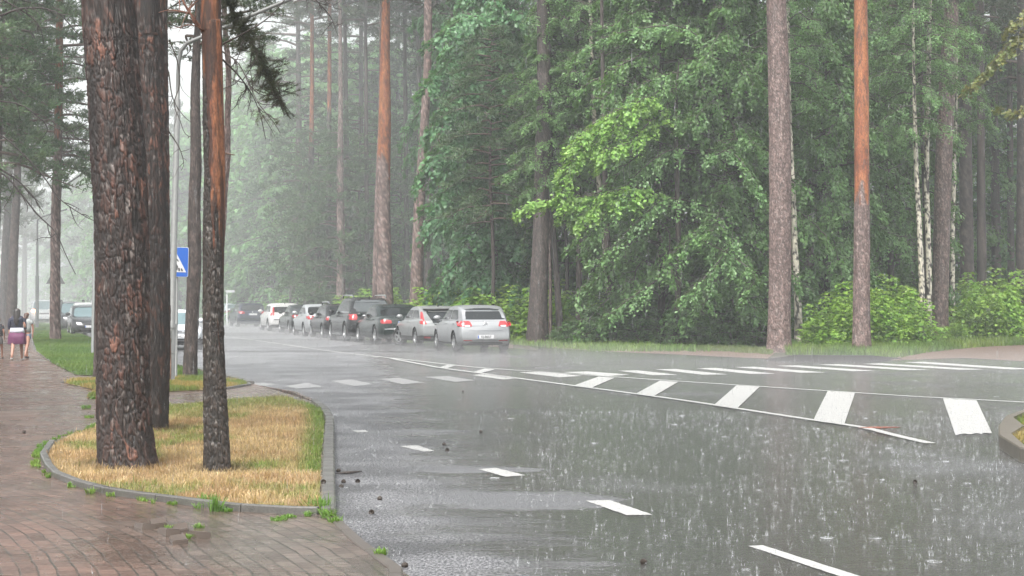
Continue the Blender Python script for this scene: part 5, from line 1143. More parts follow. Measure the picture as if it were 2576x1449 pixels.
# walking figure and stripes
body = [[(.005, .115), (.02, .12), (.03, .108), (.026, .09), (.01, .083), (-.004, .092)],
        [(-.005, .08), (.03, .075), (.075, .02), (.068, .005), (.03, .035), (.028, -.03), (.06, -.085), (.05, -.16), (.03, -.16), (.035, -.095), (0, -.05), (-.025, -.10), (-.06, -.15), (-.078, -.14), (-.045, -.085), (-.02, -.02), (-.018, .03), (-.045, -.005), (-.058, .005), (-.03, .06)]]
for b_ in body: sub("walking_figure", b_, M_black, -.0225)
for i, x in enumerate((-.175, -.115, -.05, .02, .088, .145)):
    w_ = .032; s_ = .018 * (x / .15)
    sub("crossing_stripe", [(x - w_ / 2, -.178), (x + w_ / 2, -.178), (x + w_ / 2 - s_, -.115 if abs(x) < .13 else -.125), (x - w_ / 2 - s_ * .8, -.115 if abs(x) < .13 else -.125)], M_black, -.0226)
tb = Tubes(10); tb.add([(0, .03, -.05), (0.03, .03, zc + hh + .02)], [.032, .032], (.5, .5, .5)); link("sign_post", tb.mesh("sign_post", M_galv), e)
tag(e, "blue crosswalk sign with a walking figure in a white triangle, behind the lamp post", "road sign")
# triangular sign seen from behind, far left
YT = 92; e = empty("warning_sign", (PX(140, YT), YT, 0)); zb = PZ(714, YT)
o = bmobj("sign_plate", flat([(-.49, 0), (.49, 0), (.04, .82), (-.04, .82)], .02), M_polegrey, e, False, (0, 0, zb)); tb = Tubes(8); tb.add([(0, .03, 0), (0, .03, zb + .8)], .035, (.5, .5, .5)); link("sign_post", tb.mesh("sign_post", M_polegrey), e)
tag(e, "grey back of a triangular road sign peeking out behind the lawn pine", "road sign")
# small street sign right of the slim pine
YN = 118; e = empty("street_sign", (PX(571, YN), YN, 0)); zt = PZ(731, YN)
tb = Tubes(8); tb.add([(0, 0, 0), (0, 0, zt)], .04, (.5, .5, .5)); link("sign_post", tb.mesh("sign_post", M_white), e)
bmobj("sign_plate", flat(rr(.30, .075, .01), .02), M_white, e, False, (.22, -.05, zt - .05))
tag(e, "small white street sign on a thin pole right of the slim front pine", "road sign")

# ------------------------------------------------------------------ cars
def paint(name, c, rough=.28, metal=.35):
    m, nt, b = mat(name); f = noise(nt, objc(nt), 3, 4, .6)
    nt.links.new(mixc(nt, f, tuple(x * .82 for x in c), tuple(min(1, x * 1.12) for x in c)), b.inputs["Base Color"])
    b.inputs["Metallic"].default_value = metal; b.inputs["Coat Weight"].default_value = .35; b.inputs["Coat Roughness"].default_value = .08; b.inputs["Specular IOR Level"].default_value = .4
    nt.links.new(ramp(nt, noise(nt, objc(nt), 60, 2), [(.4, rough), (.7, rough + .15)]), b.inputs["Roughness"])
    nt.links.new(bump(nt, noise(nt, objc(nt), 120, 2), .12, .003), b.inputs["Normal"]); return m
M_glass = simple("car_glass", (.012, .015, .016), .06, 0, .2, 2, .45); M_reflglass = simple("grey_reflection_glass", (.07, .08, .085), .08, 0, .3, 2, .8); M_rubber = simple("tyre_rubber", (.018, .018, .018), .75, 0, .2, 20); M_trim = simple("black_trim", (.02, .02, .021), .55, 0, .2, 10)  # the grey glass has a reflection painted into its base colour
M_rim = simple("alloy", (.40, .41, .42), .3, .7, .1, 10); M_chrome = simple("chrome", (.7, .71, .72), .15, 1.0, .05)
M_windlight = simple("bright_reflection_glass", (.10, .16, .17), .06, 0, .3, 2, 1.0)  # paler copy of the car glass, bright reflections put into the colour
def lampmat(nm, c):
    m, nt, b = mat(nm); f = noise(nt, objc(nt), 14, 2)
    nt.links.new(mixc(nt, f, tuple(x * .75 for x in c), c), b.inputs["Base Color"]); setin(b, Roughness=.12); b.inputs["Coat Weight"].default_value = 1.0; return m
M_tail = lampmat("tail_light_red", (.40, .016, .02)); M_clear = lampmat("lamp_clear", (.72, .73, .74)); M_plate = simple("plate_white", (.55, .56, .57), .4, 0, .04); M_dark = simple("plate_text", (.02, .02, .025), .4); M_amber = lampmat("lamp_pink", (.75, .25, .24))

def text_mesh(s, size, m):
    cu = bpy.data.curves.new("text", 'FONT'); cu.body = s; cu.size = size; cu.extrude = .0015; cu.align_x = 'CENTER'; cu.align_y = 'CENTER'
    o = bpy.data.objects.new("text_tmp", cu); COL.objects.link(o); dg = bpy.context.evaluated_depsgraph_get(); me = bpy.data.meshes.new_from_object(o.evaluated_get(dg)); bpy.data.objects.remove(o); bpy.data.curves.remove(cu)
    me.materials.clear(); me.materials.append(m); return me

def car_shell(L, W, top, gh, zroof, wheels, wr, body_m, lower_black=0.0, z0=.19, tumble=.78, taper_f=.72, taper_r=.86, rear_bulge=.06, bumper_z=.5):
    """closed lower body with wheel arches + greenhouse; returns object mesh and BVH"""
    st = [0, .015, .05, .12, .22, .38, .6] + list(np.linspace(.9, L - 1.0, 12)) + [L - .75, L - .5, L - .32, L - .18, L - .09, L - .03, L]
    tx = [p[0] for p in top]; tz = [p[1] for p in top]; bm = bmesh.new(); rings = []
    for x in st:
        dr = x; df = L - x
        kr = 1 - (1 - taper_r) * max(0, 1 - dr / .42) ** 2.2; kf = 1 - (1 - taper_f) * max(0, 1 - df / .8) ** 2.0
        w_ = W / 2 * min(kr, kf); zt = float(np.interp(x, tx, tz)); zb = z0 + .07 * max(0, 1 - dr / .3) + .06 * max(0, 1 - df / .5)
        H = zt - zb
        sec = [(0, zb), (.72, zb), (.93, zb + .03), (.975, zb + .10), (.99, zb + .24 * H), (1.0, zb + .38 * H), (1.0, zb + .58 * H), (.985, zb + .78 * H), (.965, zb + .90 * H), (.90, zb + .975 * H), (.60, zb + 1.0 * H + .008), (0, zb + H + .02)]
        pts = [(y * w_, z) for y, z in sec]; full = pts + [(-y, z) for y, z in pts[-2:0:-1]]
        def xo(z):
            if dr < .6: return (rear_bulge * max(0, (z - bumper_z)) / .4 + .10 * max(0, (.38 - z)) / .2) * (1 - dr / .6)
            if df < .6: return -(.12 * max(0, z - .5) / .3 + .08 * max(0, .35 - z) / .15) * (1 - df / .6)
            return 0
        rings.append([bm.verts.new((x + xo(z), y, z)) for y, z in full])
    n = len(rings[0])
    for a, b_ in zip(rings, rings[1:]):
        for i in range(n): bm.faces.new((a[i], a[(i + 1) % n], b_[(i + 1) % n], b_[i]))
    for R_ in (rings[0], rings[-1]):
        for i in range(n // 2):
            q = [R_[i], R_[i + 1], R_[(n - i - 1) % n], R_[(n - i) % n]]; q = list(dict.fromkeys(q))
            bm.faces.new(q)
    bmesh.ops.recalc_face_normals(bm, faces=bm.faces)
    me = bpy.data.meshes.new("body"); bm.to_mesh(me); bm.free(); me.materials.append(body_m); me.materials.append(M_trim)
    # wheel arches
    cb = bmesh.new()
    for x in wheels:
        for s in (1, -1):
            r_ = bmesh.ops.create_cone(cb, cap_ends=True, segments=28, radius1=wr + .055, radius2=wr + .055, depth=.5)
            bmesh.ops.rotate(cb, verts=r_["verts"], matrix=Matrix.Rotation(math.pi / 2, 3, 'X')); bmesh.ops.translate(cb, verts=r_["verts"], vec=(x, s * (W / 2 + .02), wr))
    cme = bpy.data.meshes.new("cut"); cb.to_mesh(cme); cb.free(); cme.materials.append(body_m); cme.materials.append(M_trim)
    for p in cme.polygons: p.material_index = 1
    o = bpy.data.objects.new("tmp", me); c = bpy.data.objects.new("tmpc", cme); COL.objects.link(o); COL.objects.link(c)
    md = o.modifiers.new("b", 'BOOLEAN'); md.object = c; md.operation = 'DIFFERENCE'; md.solver = 'EXACT'
    dg = bpy.context.evaluated_depsgraph_get(); res = bpy.data.meshes.new_from_object(o.evaluated_get(dg)); bpy.data.objects.remove(o); bpy.data.objects.remove(c)
    bm = bmesh.new(); bm.from_mesh(res)
    if lower_black:
        for f in bm.faces:
            if f.calc_center_median().z < lower_black: f.material_index = 1
    # greenhouse
    rb, rt, ft, fb = gh; ns = 14; G1 = []
    for i in range(ns + 1):
        t = i / ns; te = t
        xb = rb + (fb - rb) * te; xt = rt + (ft - rt) * te
        zb = float(np.interp(xb, tx, tz)) - .035; zt = zroof - .10 * (max(0, .35 - t) / .35) ** 2 - .09 * (max(0, t - .6) / .4) ** 2
        e_ = min(t, 1 - t); kb = .90 - .10 * max(0, 1 - e_ / .12) ** 2; kt = tumble - .07 * max(0, 1 - e_ / .12) ** 2
        yb = W / 2 * kb; yt = W / 2 * kt; row = []
        for q in (0, .5, .86, 1.0):      # up the side
            bulge = .018 * math.sin(math.pi * q)
            row.append((xb + (xt - xb) * q, yb + (yt - yb) * q + bulge, zb + (zt - zb) * (q if q < 1 else .955)))
        row.append((xt, yt - .07, zt)); row.append((xt, yt * .5, zt + .022)); row.append((xt, 0, zt + .03))
        full = row + [(a, -b_, c_) for a, b_, c_ in row[-2::-1]]
        G1.append([bm.verts.new(p) for p in full])
    m_ = len(G1[0])
    for a, b_ in zip(G1, G1[1:]):
        for i in range(m_ - 1): bm.faces.new((a[i], b_[i], b_[i + 1], a[i + 1]))
    for R_ in (G1[0], G1[-1]):
        for i in range(m_ // 2):
            j = m_ - 1 - i
            if j - i > 1: 
                try: bm.faces.new((R_[i], R_[i + 1], R_[j - 1], R_[j]) if j - 1 != i + 1 else (R_[i], R_[i + 1], R_[j]))
                except ValueError: pass
    bmesh.ops.recalc_face_normals(bm, faces=bm.faces)
    for f in bm.faces: f.smooth = True
    for e_ in bm.edges:
        if len(e_.link_faces) == 2 and e_.calc_face_angle(0) > math.radians(38): e_.smooth = False
    bm.to_mesh(res); bvh = BVHTree.FromBMesh(bm); bm.free()
    if len(res.materials) < 2: res.materials.clear(); res.materials.append(body_m); res.materials.append(M_trim)
    return res, bvh

DIRS = {'rear': (Vector((1, 0, 0)), lambda a, b_, L: Vector((-2, a, b_))), 'front': (Vector((-1, 0, 0)), lambda a, b_, L: Vector((L + 2, a, b_))), 'left': (Vector((0, -1, 0)), lambda a, b_, L: Vector((a, 3, b_))), 'right': (Vector((0, 1, 0)), lambda a, b_, L: Vector((a, -3, b_))), 'top': (Vector((0, 0, -1)), lambda a, b_, L: Vector((a, b_, 4)))}
def patch(name, bvh, L, dr, q, m, parent, off=.006, n=8, k=6, rnd=0.0, ox=0.0):
    """quad q (4 2-D corners) projected on the shell and set proud by off"""
    d, f = DIRS[dr]; bm = bmesh.new(); rows = []; lastd = None
    hits = {}
    for j in range(k + 1):
        for i in range(n + 1):
            u = i / n * 2 - 1; v = j / k * 2 - 1
            if rnd: 
                s = 1 / max(1e-6, (abs(u) ** (2 / rnd) + abs(v) ** (2 / rnd)) ** (rnd / 2)) * max(abs(u), abs(v)) if (u or v) else 1; u *= s; v *= s
            a = (u + 1) / 2; b_ = (v + 1) / 2
            x = (q[0][0] * (1 - a) + q[1][0] * a) * (1 - b_) + (q[3][0] * (1 - a) + q[2][0] * a) * b_; y = (q[0][1] * (1 - a) + q[1][1] * a) * (1 - b_) + (q[3][1] * (1 - a) + q[2][1] * a) * b_
            o = f(x, y, L); h = bvh.ray_cast(o, d, 8); hits[i, j] = (o, h[3] if h[0] is not None else None)
    ds = [v[1] for v in hits.values() if v[1] is not None]
    if not ds: return None
    md = float(np.median(ds))
    for j in range(k + 1):
        row = []
        for i in range(n + 1):
            o, dd = hits[i, j]
            if dd is None or abs(dd - md) > 1.2: dd = lastd if lastd is not None else md
            lastd = dd; row.append(o + d * (dd - off))
        rows.append(row); lastd = rows[-1][0] and (rows[-1][0] - hits[0, j][0]).dot(d) + off
    V = [[bm.verts.new(p + Vector((ox, 0, 0))) for p in r_] for r_ in rows]
    for j in range(k):
        for i in range(n): bm.faces.new((V[j][i], V[j][i + 1], V[j + 1][i + 1], V[j + 1][i]))
    r_ = bmesh.ops.extrude_face_region(bm, geom=list(bm.faces)); bmesh.ops.translate(bm, vec=d * (off + .02), verts=[g for g in r_["geom"] if isinstance(g, bmesh.types.BMVert)])
    bmesh.ops.recalc_face_normals(bm, faces=bm.faces)
    for f_ in bm.faces: f_.smooth = True
    for e_ in bm.edges:
        if len(e_.link_faces) == 2 and e_.calc_face_angle(0) > math.radians(50): e_.smooth = False
    return bmobj(name, bm, m, parent)
def wheel(parent, x, y, wr, style=5, steer=0.0, rimm=None):
    s = 1 if y > 0 else -1; bm = bmesh.new(); prof = [(wr * .62, .09), (wr * .66, .105), (wr * .9, .11), (wr * .98, .095), (wr, .06), (wr, -.06), (wr * .98, -.095), (wr * .6, -.1)]
    n = 28; R_ = [[bm.verts.new((math.cos(a) * r_, w_ * s, math.sin(a) * r_)) for r_, w_ in prof] for a in np.linspace(0, 2 * math.pi, n, endpoint=False)]
    for i in range(n):
        for j in range(len(prof) - 1): bm.faces.new((R_[i][j], R_[i][j + 1], R_[(i + 1) % n][j + 1], R_[(i + 1) % n][j]))
    bm.faces.new([R_[i][-1] for i in range(n)]); bmesh.ops.recalc_face_normals(bm, faces=bm.faces)
    w_ = bmobj("wheel", bm, M_rubber, parent, True, (x, y - s * .10, wr)); w_.rotation_euler = (0, 0, steer)
    bm = bmesh.new(); rr_ = wr * .68
    for k in range(n):
        a = 2 * math.pi * k / n; b_ = 2 * math.pi * (k + 1) / n
        v = [bm.verts.new((math.cos(t) * r_, s * y_, math.sin(t) * r_)) for t, r_, y_ in ((a, rr_, .095), (b_, rr_, .095), (b_, rr_ * .9, .10), (a, rr_ * .9, .10))]; bm.faces.new(v)
        v2 = [bm.verts.new((math.cos(t) * r_, s * y_, math.sin(t) * r_)) for t, r_, y_ in ((a, rr_ * .9, .10), (b_, rr_ * .9, .10), (b_, rr_ * .86, .05), (a, rr_ * .86, .05))]; bm.faces.new(v2)
    for k in range(style):
        a = 2 * math.pi * k / style + .3; u = Vector((math.cos(a), 0, math.sin(a))); t = Vector((-math.sin(a), 0, math.cos(a)))
        for sg in ((-.5, .5) if style == 5 else (0,)):
            c1 = u * rr_ * .18; c2 = u * rr_ * .92 + t * sg * wr * .14; hw_ = wr * .045
            v = [bm.verts.new(p) for p in (c1 - t * hw_ + Vector((0, s * .085, 0)), c1 + t * hw_ + Vector((0, s * .085, 0)), c2 + t * hw_ + Vector((0, s * .098, 0)), c2 - t * hw_ + Vector((0, s * .098, 0)))]
            w2 = [bm.verts.new(p.co - Vector((0, s * .03, 0))) for p in v]; bm.faces.new(v)
            for i in range(4): bm.faces.new((v[i], v[(i + 1) % 4], w2[(i + 1) % 4], w2[i]))
    h_ = bmesh.ops.create_cone(bm, cap_ends=True, segments=12, radius1=wr * .16, radius2=wr * .13, depth=.05); bmesh.ops.rotate(bm, verts=h_["verts"], matrix=Matrix.Rotation(math.pi / 2, 3, 'X')); bmesh.ops.translate(bm, verts=h_["verts"], vec=(0, s * .075, 0))
    bmesh.ops.recalc_face_normals(bm, faces=bm.faces); bmobj("rim", bm, rimm or M_rim, w_)
    bm = bmesh.new(); h_ = bmesh.ops.create_cone(bm, cap_ends=True, segments=20, radius1=rr_ * .88, radius2=rr_ * .88, depth=.01); bmesh.ops.rotate(bm, verts=h_["verts"], matrix=Matrix.Rotation(math.pi / 2, 3, 'X')); bmesh.ops.translate(bm, verts=h_["verts"], vec=(0, s * .03, 0)); bmobj("brake_disc", bm, M_trim, w_)

def make_car(label, grp, kind, L, W, H, body_m, loc, heading, wr=.32, wb=None, plate=None, sc=1.0, **k):
    """car with origin at its rear axle's middle; +X is forward"""
    if kind == 'hatch':
        top = [(0, .80), (.04, .93), (.25, 1.0), (.9, .985), (L - 1.25, .95), (L - .7, .86), (L - .25, .74), (L, .58)]; gh = (.10, .52, L - 2.05, L - 1.1); wx = (.72, .72 + (wb or 2.58))
    elif kind == 'coupe':
        top = [(0, .82), (.04, .92), (.25, 1.0), (.9, .97), (L - 1.3, .93), (L - .7, .84), (L - .25, .72), (L, .56)]; gh = (.14, .72, L - 2.1, L - 1.15); wx = (.78, .78 + (wb or 2.64))
    elif kind == 'sedan':
        top = [(0, .86), (.04, .96), (.12, 1.02), (.85, 1.04), (1.3, .99), (L - 1.5, .94), (L - .8, .86), (L - .25, .72), (L, .56)]; gh = (.72, 1.42, L - 2.25, L - 1.35); wx = (1.05, 1.05 + (wb or 2.8))
    elif kind == 'wagon':
        top = [(0, .84), (.04, .95), (.25, 1.0), (.9, .985), (L - 1.5, .94), (L - .8, .86), (L - .25, .74), (L, .58)]; gh = (.12, .52, L - 2.3, L - 1.35); wx = (.98, .98 + (wb or 2.7))
    else:  # suv
        top = [(0, .95), (.04, 1.08), (.25, 1.14), (1.0, 1.13), (L - 1.5, 1.10), (L - .8, 1.04), (L - .25, .95), (L, .75)]; gh = (.12, .50, L - 2.3, L - 1.4); wx = (.95, .95 + (wb or 2.95))
    if 'top' in k: top = k['top']
    s = H / {'hatch': 1.48, 'coupe': 1.44, 'sedan': 1.48, 'wagon': 1.49, 'suv': 1.80}[kind]; top = [(a, b_ * s) for a, b_ in top]
    me, bvh = car_shell(L, W, top, gh, H - .02, wx, wr, body_m, k.get('lower_black', 0), tumble=k.get('tumble', .78))
    e = empty("parked_car", (0, 0, 0)); body = link("body", me, e)
    rb, rt, ft, fb = gh; zt = H; zbelt = float(np.interp(rb + .3, [p[0] for p in top], [p[1] for p in top]))
    gm = k.get('glass', M_glass); W2 = W / 2
    # rear window
    g0 = k.get('rw', (zbelt + .03, H - .12)); bw = k.get('rww', (.80, .66)) 
    patch("rear_window", bvh, L, 'rear', [(-W2 * bw[0], g0[0]), (W2 * bw[0], g0[0]), (W2 * bw[1], g0[1]), (-W2 * bw[1], g0[1])], k.get('rglass', gm), e, .004, 10, 6, .25)
    patch("windshield", bvh, L, 'front', [(-W2 * .80, float(np.interp(fb, [p[0] for p in top], [p[1] for p in top])) + .01), (W2 * .80, float(np.interp(fb, [p[0] for p in top], [p[1] for p in top])) + .01), (W2 * .68, H - .11), (-W2 * .68, H - .11)], gm, e, .004, 10, 6, .2)
    # side windows
    zl = zbelt + .02; zh = H - .155; nwin = {'hatch': 2, 'coupe': 2, 'sedan': 2, 'wagon': 3, 'suv': 3}[kind]
    def sx(t, q): return (rb + (fb - rb) * t) * (1 - q) + (rt + (ft - rt) * t) * q
    cuts = {2: [(.10 if kind != 'sedan' else .07, .47), (.50, .90)], 3: [(.07, .28), (.31, .59), (.62, .91)]}[nwin]
    ql = .10; qh = .84
    for sd in ('left', 'right'):
        for c0, c1 in cuts: patch("side_window", bvh, L, sd, [(sx(c0, ql), zl), (sx(c1, ql), zl), (sx(c1 - (.015 if c1 > .8 else 0), qh), zh), (sx(c0 + (.02 if c0 < .12 else 0), qh), zh)], gm, e, .004, 6, 5, .12)
    # lamps
    if 'tail' in k:
        for tq in k['tail']:
            for sg in (1, -1): patch("tail_light", bvh, L, 'rear', [(sg * a, b_) for a, b_ in tq], k.get('tailm', M_tail), e, .012, 8, 6, k.get('trnd', .35))
        if k.get('tailside'):
            q = k['tailside']
            for sd in ('left', 'right'): patch("tail_light", bvh, L, sd, q, M_tail, e, .010, 5, 4, .3)
    if 'rev' in k:
        for sg in (1, -1): patch("reversing_light", bvh, L, 'rear', [(sg * a, b_) for a, b_ in k['rev']], M_clear, e, .016, 5, 3, .3)
    hz_ = float(np.interp(L - .2, [p[0] for p in top], [p[1] for p in top]))
    for sg in (1, -1): patch("headlight", bvh, L, 'front', [(sg * W2 * .42, hz_ - .17), (sg * W2 * .72, hz_ - .15), (sg * W2 * .74, hz_ - .02), (sg * W2 * .46, hz_ - .05)], M_clear, e, .012, 6, 4, .3)
    patch("grille", bvh, L, 'front', k.get('grille', [(-W2 * .38, hz_ - .17), (W2 * .38, hz_ - .17), (W2 * .38, hz_ - .06), (-W2 * .38, hz_ - .06)]), M_trim, e, .008, 6, 3, .15)
    patch("bumper_intake", bvh, L, 'front', [(-W2 * .5, .27), (W2 * .5, .27), (W2 * .55, .40), (-W2 * .55, .40)], M_trim, e, .008, 6, 3, .2)
    # plates
    pz = k.get('pz', .56); pm = patch("number_plate", bvh, L, 'rear', [(-.26, pz - .055), (.26, pz - .055), (.26, pz + .055), (-.26, pz + .055)], M_plate, e, .016, 4, 2)
    patch("plate_band", bvh, L, 'rear', [(.225, pz - .05), (.255, pz - .05), (.255, pz + .05), (.225, pz + .05)], M_blue, e, .020, 1, 2)
    pfz = k.get('pfz', .47); pf = patch("number_plate", bvh, L, 'front', [(-.26, pfz - .055), (.26, pfz - .055), (.26, pfz + .055), (-.26, pfz + .055)], M_plate, e, .016, 4, 2)
    patch("plate_band", bvh, L, 'front', [(-.255, pfz - .05), (-.225, pfz - .05), (-.225, pfz + .05), (-.255, pfz + .05)], M_blue, e, .020, 1, 2)
    if plate:
        txt, fr = plate; me_t = text_mesh(txt, .098, M_dark); h = bvh.ray_cast(DIRS['front' if fr else 'rear'][1](0, pfz if fr else pz, L), DIRS['front' if fr else 'rear'][0], 8)[0]
        o = link("plate_text", me_t, e, (h.x + (.022 if fr else -.022), (0.01 if fr else -.01), (pfz if fr else pz))); o.rotation_euler = (math.pi / 2, 0, math.pi / 2 if fr else -math.pi / 2); o.scale = (1.05, 1.12, 1)
    # mirrors
    for sg in (1, -1):
        bm = bmesh.new(); bmesh.ops.create_uvsphere(bm, u_segments=12, v_segments=8, radius=1); bmesh.ops.scale(bm, vec=(.075, .125, .085), verts=bm.verts)
        bmobj("wing_mirror", bm, k.get('mirm', body_m), e, True, (fb - .38, sg * (W2 * .98 + .09), zbelt + .06))
    # side seams, handles
    for sd, sg in (('left', 1), ('right', -1)):
        for t in ((.50,) if kind in ('coupe',) else (.30, .62) if nwin == 3 else (.49,)) + (.97,):
            x = sx(t, 0); patch("door_seam", bvh, L, sd, [(x - .004, .34), (x + .004, .34), (x + .004, zbelt - .03), (x - .004, zbelt - .03)], M_trim, e, .0015, 1, 6)
        for t in ((.56,) if kind == 'coupe' else (.36, .68) if nwin == 3 else (.20, .56)):
            x = sx(t, 0); patch("door_handle", bvh, L, sd, [(x, zbelt - .12), (x + .19, zbelt - .12), (x + .19, zbelt - .095), (x, zbelt - .095)], k.get('handm', body_m), e, .03, 4, 2, .2)
        patch("sill", bvh, L, sd, [(wx[0] + wr + .09, .20), (wx[1] - wr - .09, .20), (wx[1] - wr - .09, .28), (wx[0] + wr + .09, .28)], k.get('sillm', M_trim), e, .008, 8, 2)
    patch("tailgate_seam", bvh, L, 'rear', [(-W2 * .62, k.get('seam', .70)), (W2 * .62, k.get('seam', .70)), (W2 * .62, k.get('seam', .70) + .008), (-W2 * .62, k.get('seam', .70) + .008)], M_trim, e, .002, 8, 1)
    for x, fr in ((wx[0], False), (wx[1], True)):
        for sg in (1, -1): wheel(e, x, sg * (W2 - .02), wr, k.get('spokes', 5), k.get('steer', 0) if fr else 0, k.get('rimm'))
    for fn in k.get('extra', ()): fn(e, bvh, L, W, H, top, gh)
    off = Vector((wx[0], -W2 * 0, 0)) if not k.get('front_ref') else Vector((L, 0, 0))
    for ch in e.children: ch.location = Vector(ch.location) - off
    e.location = loc; e.rotation_euler = (0, 0, heading); e.scale = (sc,) * 3
    tag(e, label, "car", grp); return e
def rails(m):
    def f(e, bvh, L, W, H, top, gh):
        for sg in (1, -1):
            tb = Tubes(8); x0, x1 = gh[1] + .05, gh[2] - .1; P = [(x0, sg * W * .34, H - .06), (x0 + .12, sg * W * .345, H + .035)] + [(x0 + .2 + (x1 - x0 - .4) * t, sg * W * .35, H + .05) for t in np.linspace(0, 1, 5)] + [(x1 - .12, sg * W * .345, H + .03), (x1, sg * W * .34, H - .06)]
            P = [(a, b_, c_ + .03) for a, b_, c_ in P]; tb.add(P, .032, (.5, .5, .5)); link("roof_rail", tb.mesh("roof_rail", m), e)
    return f
def rwiper(e, bvh, L, W, H, top, gh):
    pass
def emblem(z, r_=.055, fr=False):
    def f(e, bvh, L, W, H, top, gh):
        dr = 'front' if fr else 'rear'; h = bvh.ray_cast(DIRS[dr][1](0, z, L), DIRS[dr][0], 8)[0]; sg = 1 if fr else -1
        tb = Tubes(6); x = h.x + sg * .014
        tb.add([(x, math.cos(t) * r_, z + math.sin(t) * r_) for t in np.linspace(0, 2 * math.pi, 25)], .008, (.5, .5, .5))
        for P in ([(-.45, .75), (0, .05), (.45, .75)], [(-.85, .3), (-.45, -.7), (0, .02), (.45, -.7), (.85, .3)]): tb.add([(x, a * r_, z + b_ * r_) for a, b_ in P], .006, (.5, .5, .5))
        link("emblem", tb.mesh("emblem", M_chrome if not fr else M_trim), e)
    return f
def strip(nm, dr, q, m, off=.01, rnd=.1):
    return lambda e, bvh, L, W, H, top, gh: patch(nm, bvh, L, dr, q, m, e, off, 10, 3, rnd)
def spoiler(m):
    def f(e, bvh, L, W, H, top, gh):
        bm = bmesh.new(); bmesh.ops.create_cube(bm, size=1); bmesh.ops.scale(bm, vec=(.26, W * .68, .035), verts=bm.verts); bmesh.ops.bevel(bm, geom=list(bm.edges), offset=.015, segments=2, affect='EDGES')
        o = bmobj("roof_spoiler", bm, m, e, True, (gh[1] - .02, 0, H - .115)); o.rotation_euler = (0, -.06, 0)
    return f
def antenna(e, bvh, L, W, H, top, gh):
    tb = Tubes(5); tb.add([(gh[1] + .25, 0, H - .05), (gh[1] + .15, 0, H + .03), (gh[1] + .02, 0, H + .035)], [.03, .02, .006], (.1, .1, .1)); link("roof_antenna", tb.mesh("roof_antenna", M_trim), e)
def roofbox(e, bvh, L, W, H, top, gh):
    for x in (gh[1] + .45, gh[2] - .5):
        bm = bmesh.new(); bmesh.ops.create_cube(bm, size=1); bmesh.ops.scale(bm, vec=(.06, W * .72, .035), verts=bm.verts); bmobj("roof_bar", bm, M_trim, e, False, (x, 0, H + .07))
        for y in (-.5, -.32, -.14, .1, .28, .46):
            bm = bmesh.new(); bmesh.ops.create_cube(bm, size=1); bmesh.ops.scale(bm, vec=(.10, .07, .07), verts=bm.verts); bmesh.ops.bevel(bm, geom=list(bm.edges), offset=.015, segments=2, affect='EDGES'); bmobj("bike_clamp", bm, M_trim if abs(y) > .2 else M_rim, e, False, (x - .05, y, H + .11))
GR = "cars parked in a row along the wood"
th = math.radians(16.5)
def head(deg): return math.pi / 2 + math.radians(deg)
def at(px, py, dx, hd):
    """rear axle middle from the pixel where the rear-left tyre meets the road"""
    x, y = G(px, py); a = head(hd); return (x + math.sin(a) * dx, y - math.cos(a) * dx, 0)
silver = paint("silver_paint", (.31, .32, .33), .3, .45); silver2 = paint("silver_grey_paint", (.26, .27, .27), .3, .4); bgreen = paint("dark_green_paint", (.012, .020, .018), .2, 0); black = paint("black_paint", (.008, .0085, .010), .2, 0)
white = paint("white_paint", (.58, .58, .57), .3, 0); navy = paint("navy_paint", (.02, .028, .055), .22, .3); white2 = paint("white_saloon_paint", (.55, .58, .61), .3, 0)
make_car("silver five-door hatchback, the nearest and rightmost of the parked row", GR, 'hatch', 4.20, 1.79, 1.48, silver, at(1147, 883.7, .80, 15), head(15), .315, 2.58, ("KJ-8657", False), pz=.47, seam=.66, rw=(1.02, 1.385), rww=(.86, .72),
    tail=[[(.42, .80), (.885, .79), (.885, .98), (.49, .975)]], trnd=.25, rev=[(.50, .80), (.68, .80), (.68, .845), (.50, .845)], extra=[emblem(.875, .062), strip("bumper_reflector", 'rear', [(.42, .335), (.72, .345), (.72, .375), (.45, .365)], M_tail, .012), strip("bumper_reflector", 'rear', [(-.42, .335), (-.72, .345), (-.72, .375), (-.45, .365)], M_tail, .012), strip("lower_valance", 'rear', [(-.62, .19), (.62, .19), (.55, .30), (-.55, .30)], M_trim, .008), strip("plate_recess", 'rear', [(-.33, .40), (.33, .40), (.30, .54), (-.30, .54)], simple("recess", (.3, .3, .31), .4), .005)])
make_car("silver three-door hatchback with tall curved tail lights and a black lower bumper", GR, 'coupe', 4.25, 1.78, 1.44, silver2, at(1049, 872, .80, 17), head(17), .325, 2.64, None, lower_black=.42, steer=.5, pz=.40, seam=.30, rw=(.76, 1.28), rww=(.42, .62), rglass=M_glass,
    tail=[[(.70, .84), (.82, .84), (.71, 1.24), (.655, 1.24)], [(.62, .80), (.84, .80), (.84, .91), (.66, .91)]], trnd=.2, extra=[spoiler(M_trim), antenna, strip("bumper_reflector", 'rear', [(.50, .30), (.74, .31), (.74, .37), (.50, .36)], M_tail, .012)])
make_car("dark green saloon between the three-door hatchback and the black off-roader", GR, 'sedan', 5.0, 1.90, 1.49, bgreen, at(947, 865, .86, 17), head(17), .35, 2.99, None, pz=.80, seam=.63,
    tail=[[(.50, .78), (.90, .77), (.90, .93), (.52, .90)]], extra=[antenna, strip("bumper_trim", 'rear', [(-.8, .56), (.8, .56), (.8, .585), (-.8, .585)], M_chrome, .012), strip("lower_trim", 'rear', [(-.6, .34), (.6, .34), (.6, .36), (-.6, .36)], M_chrome, .01)])
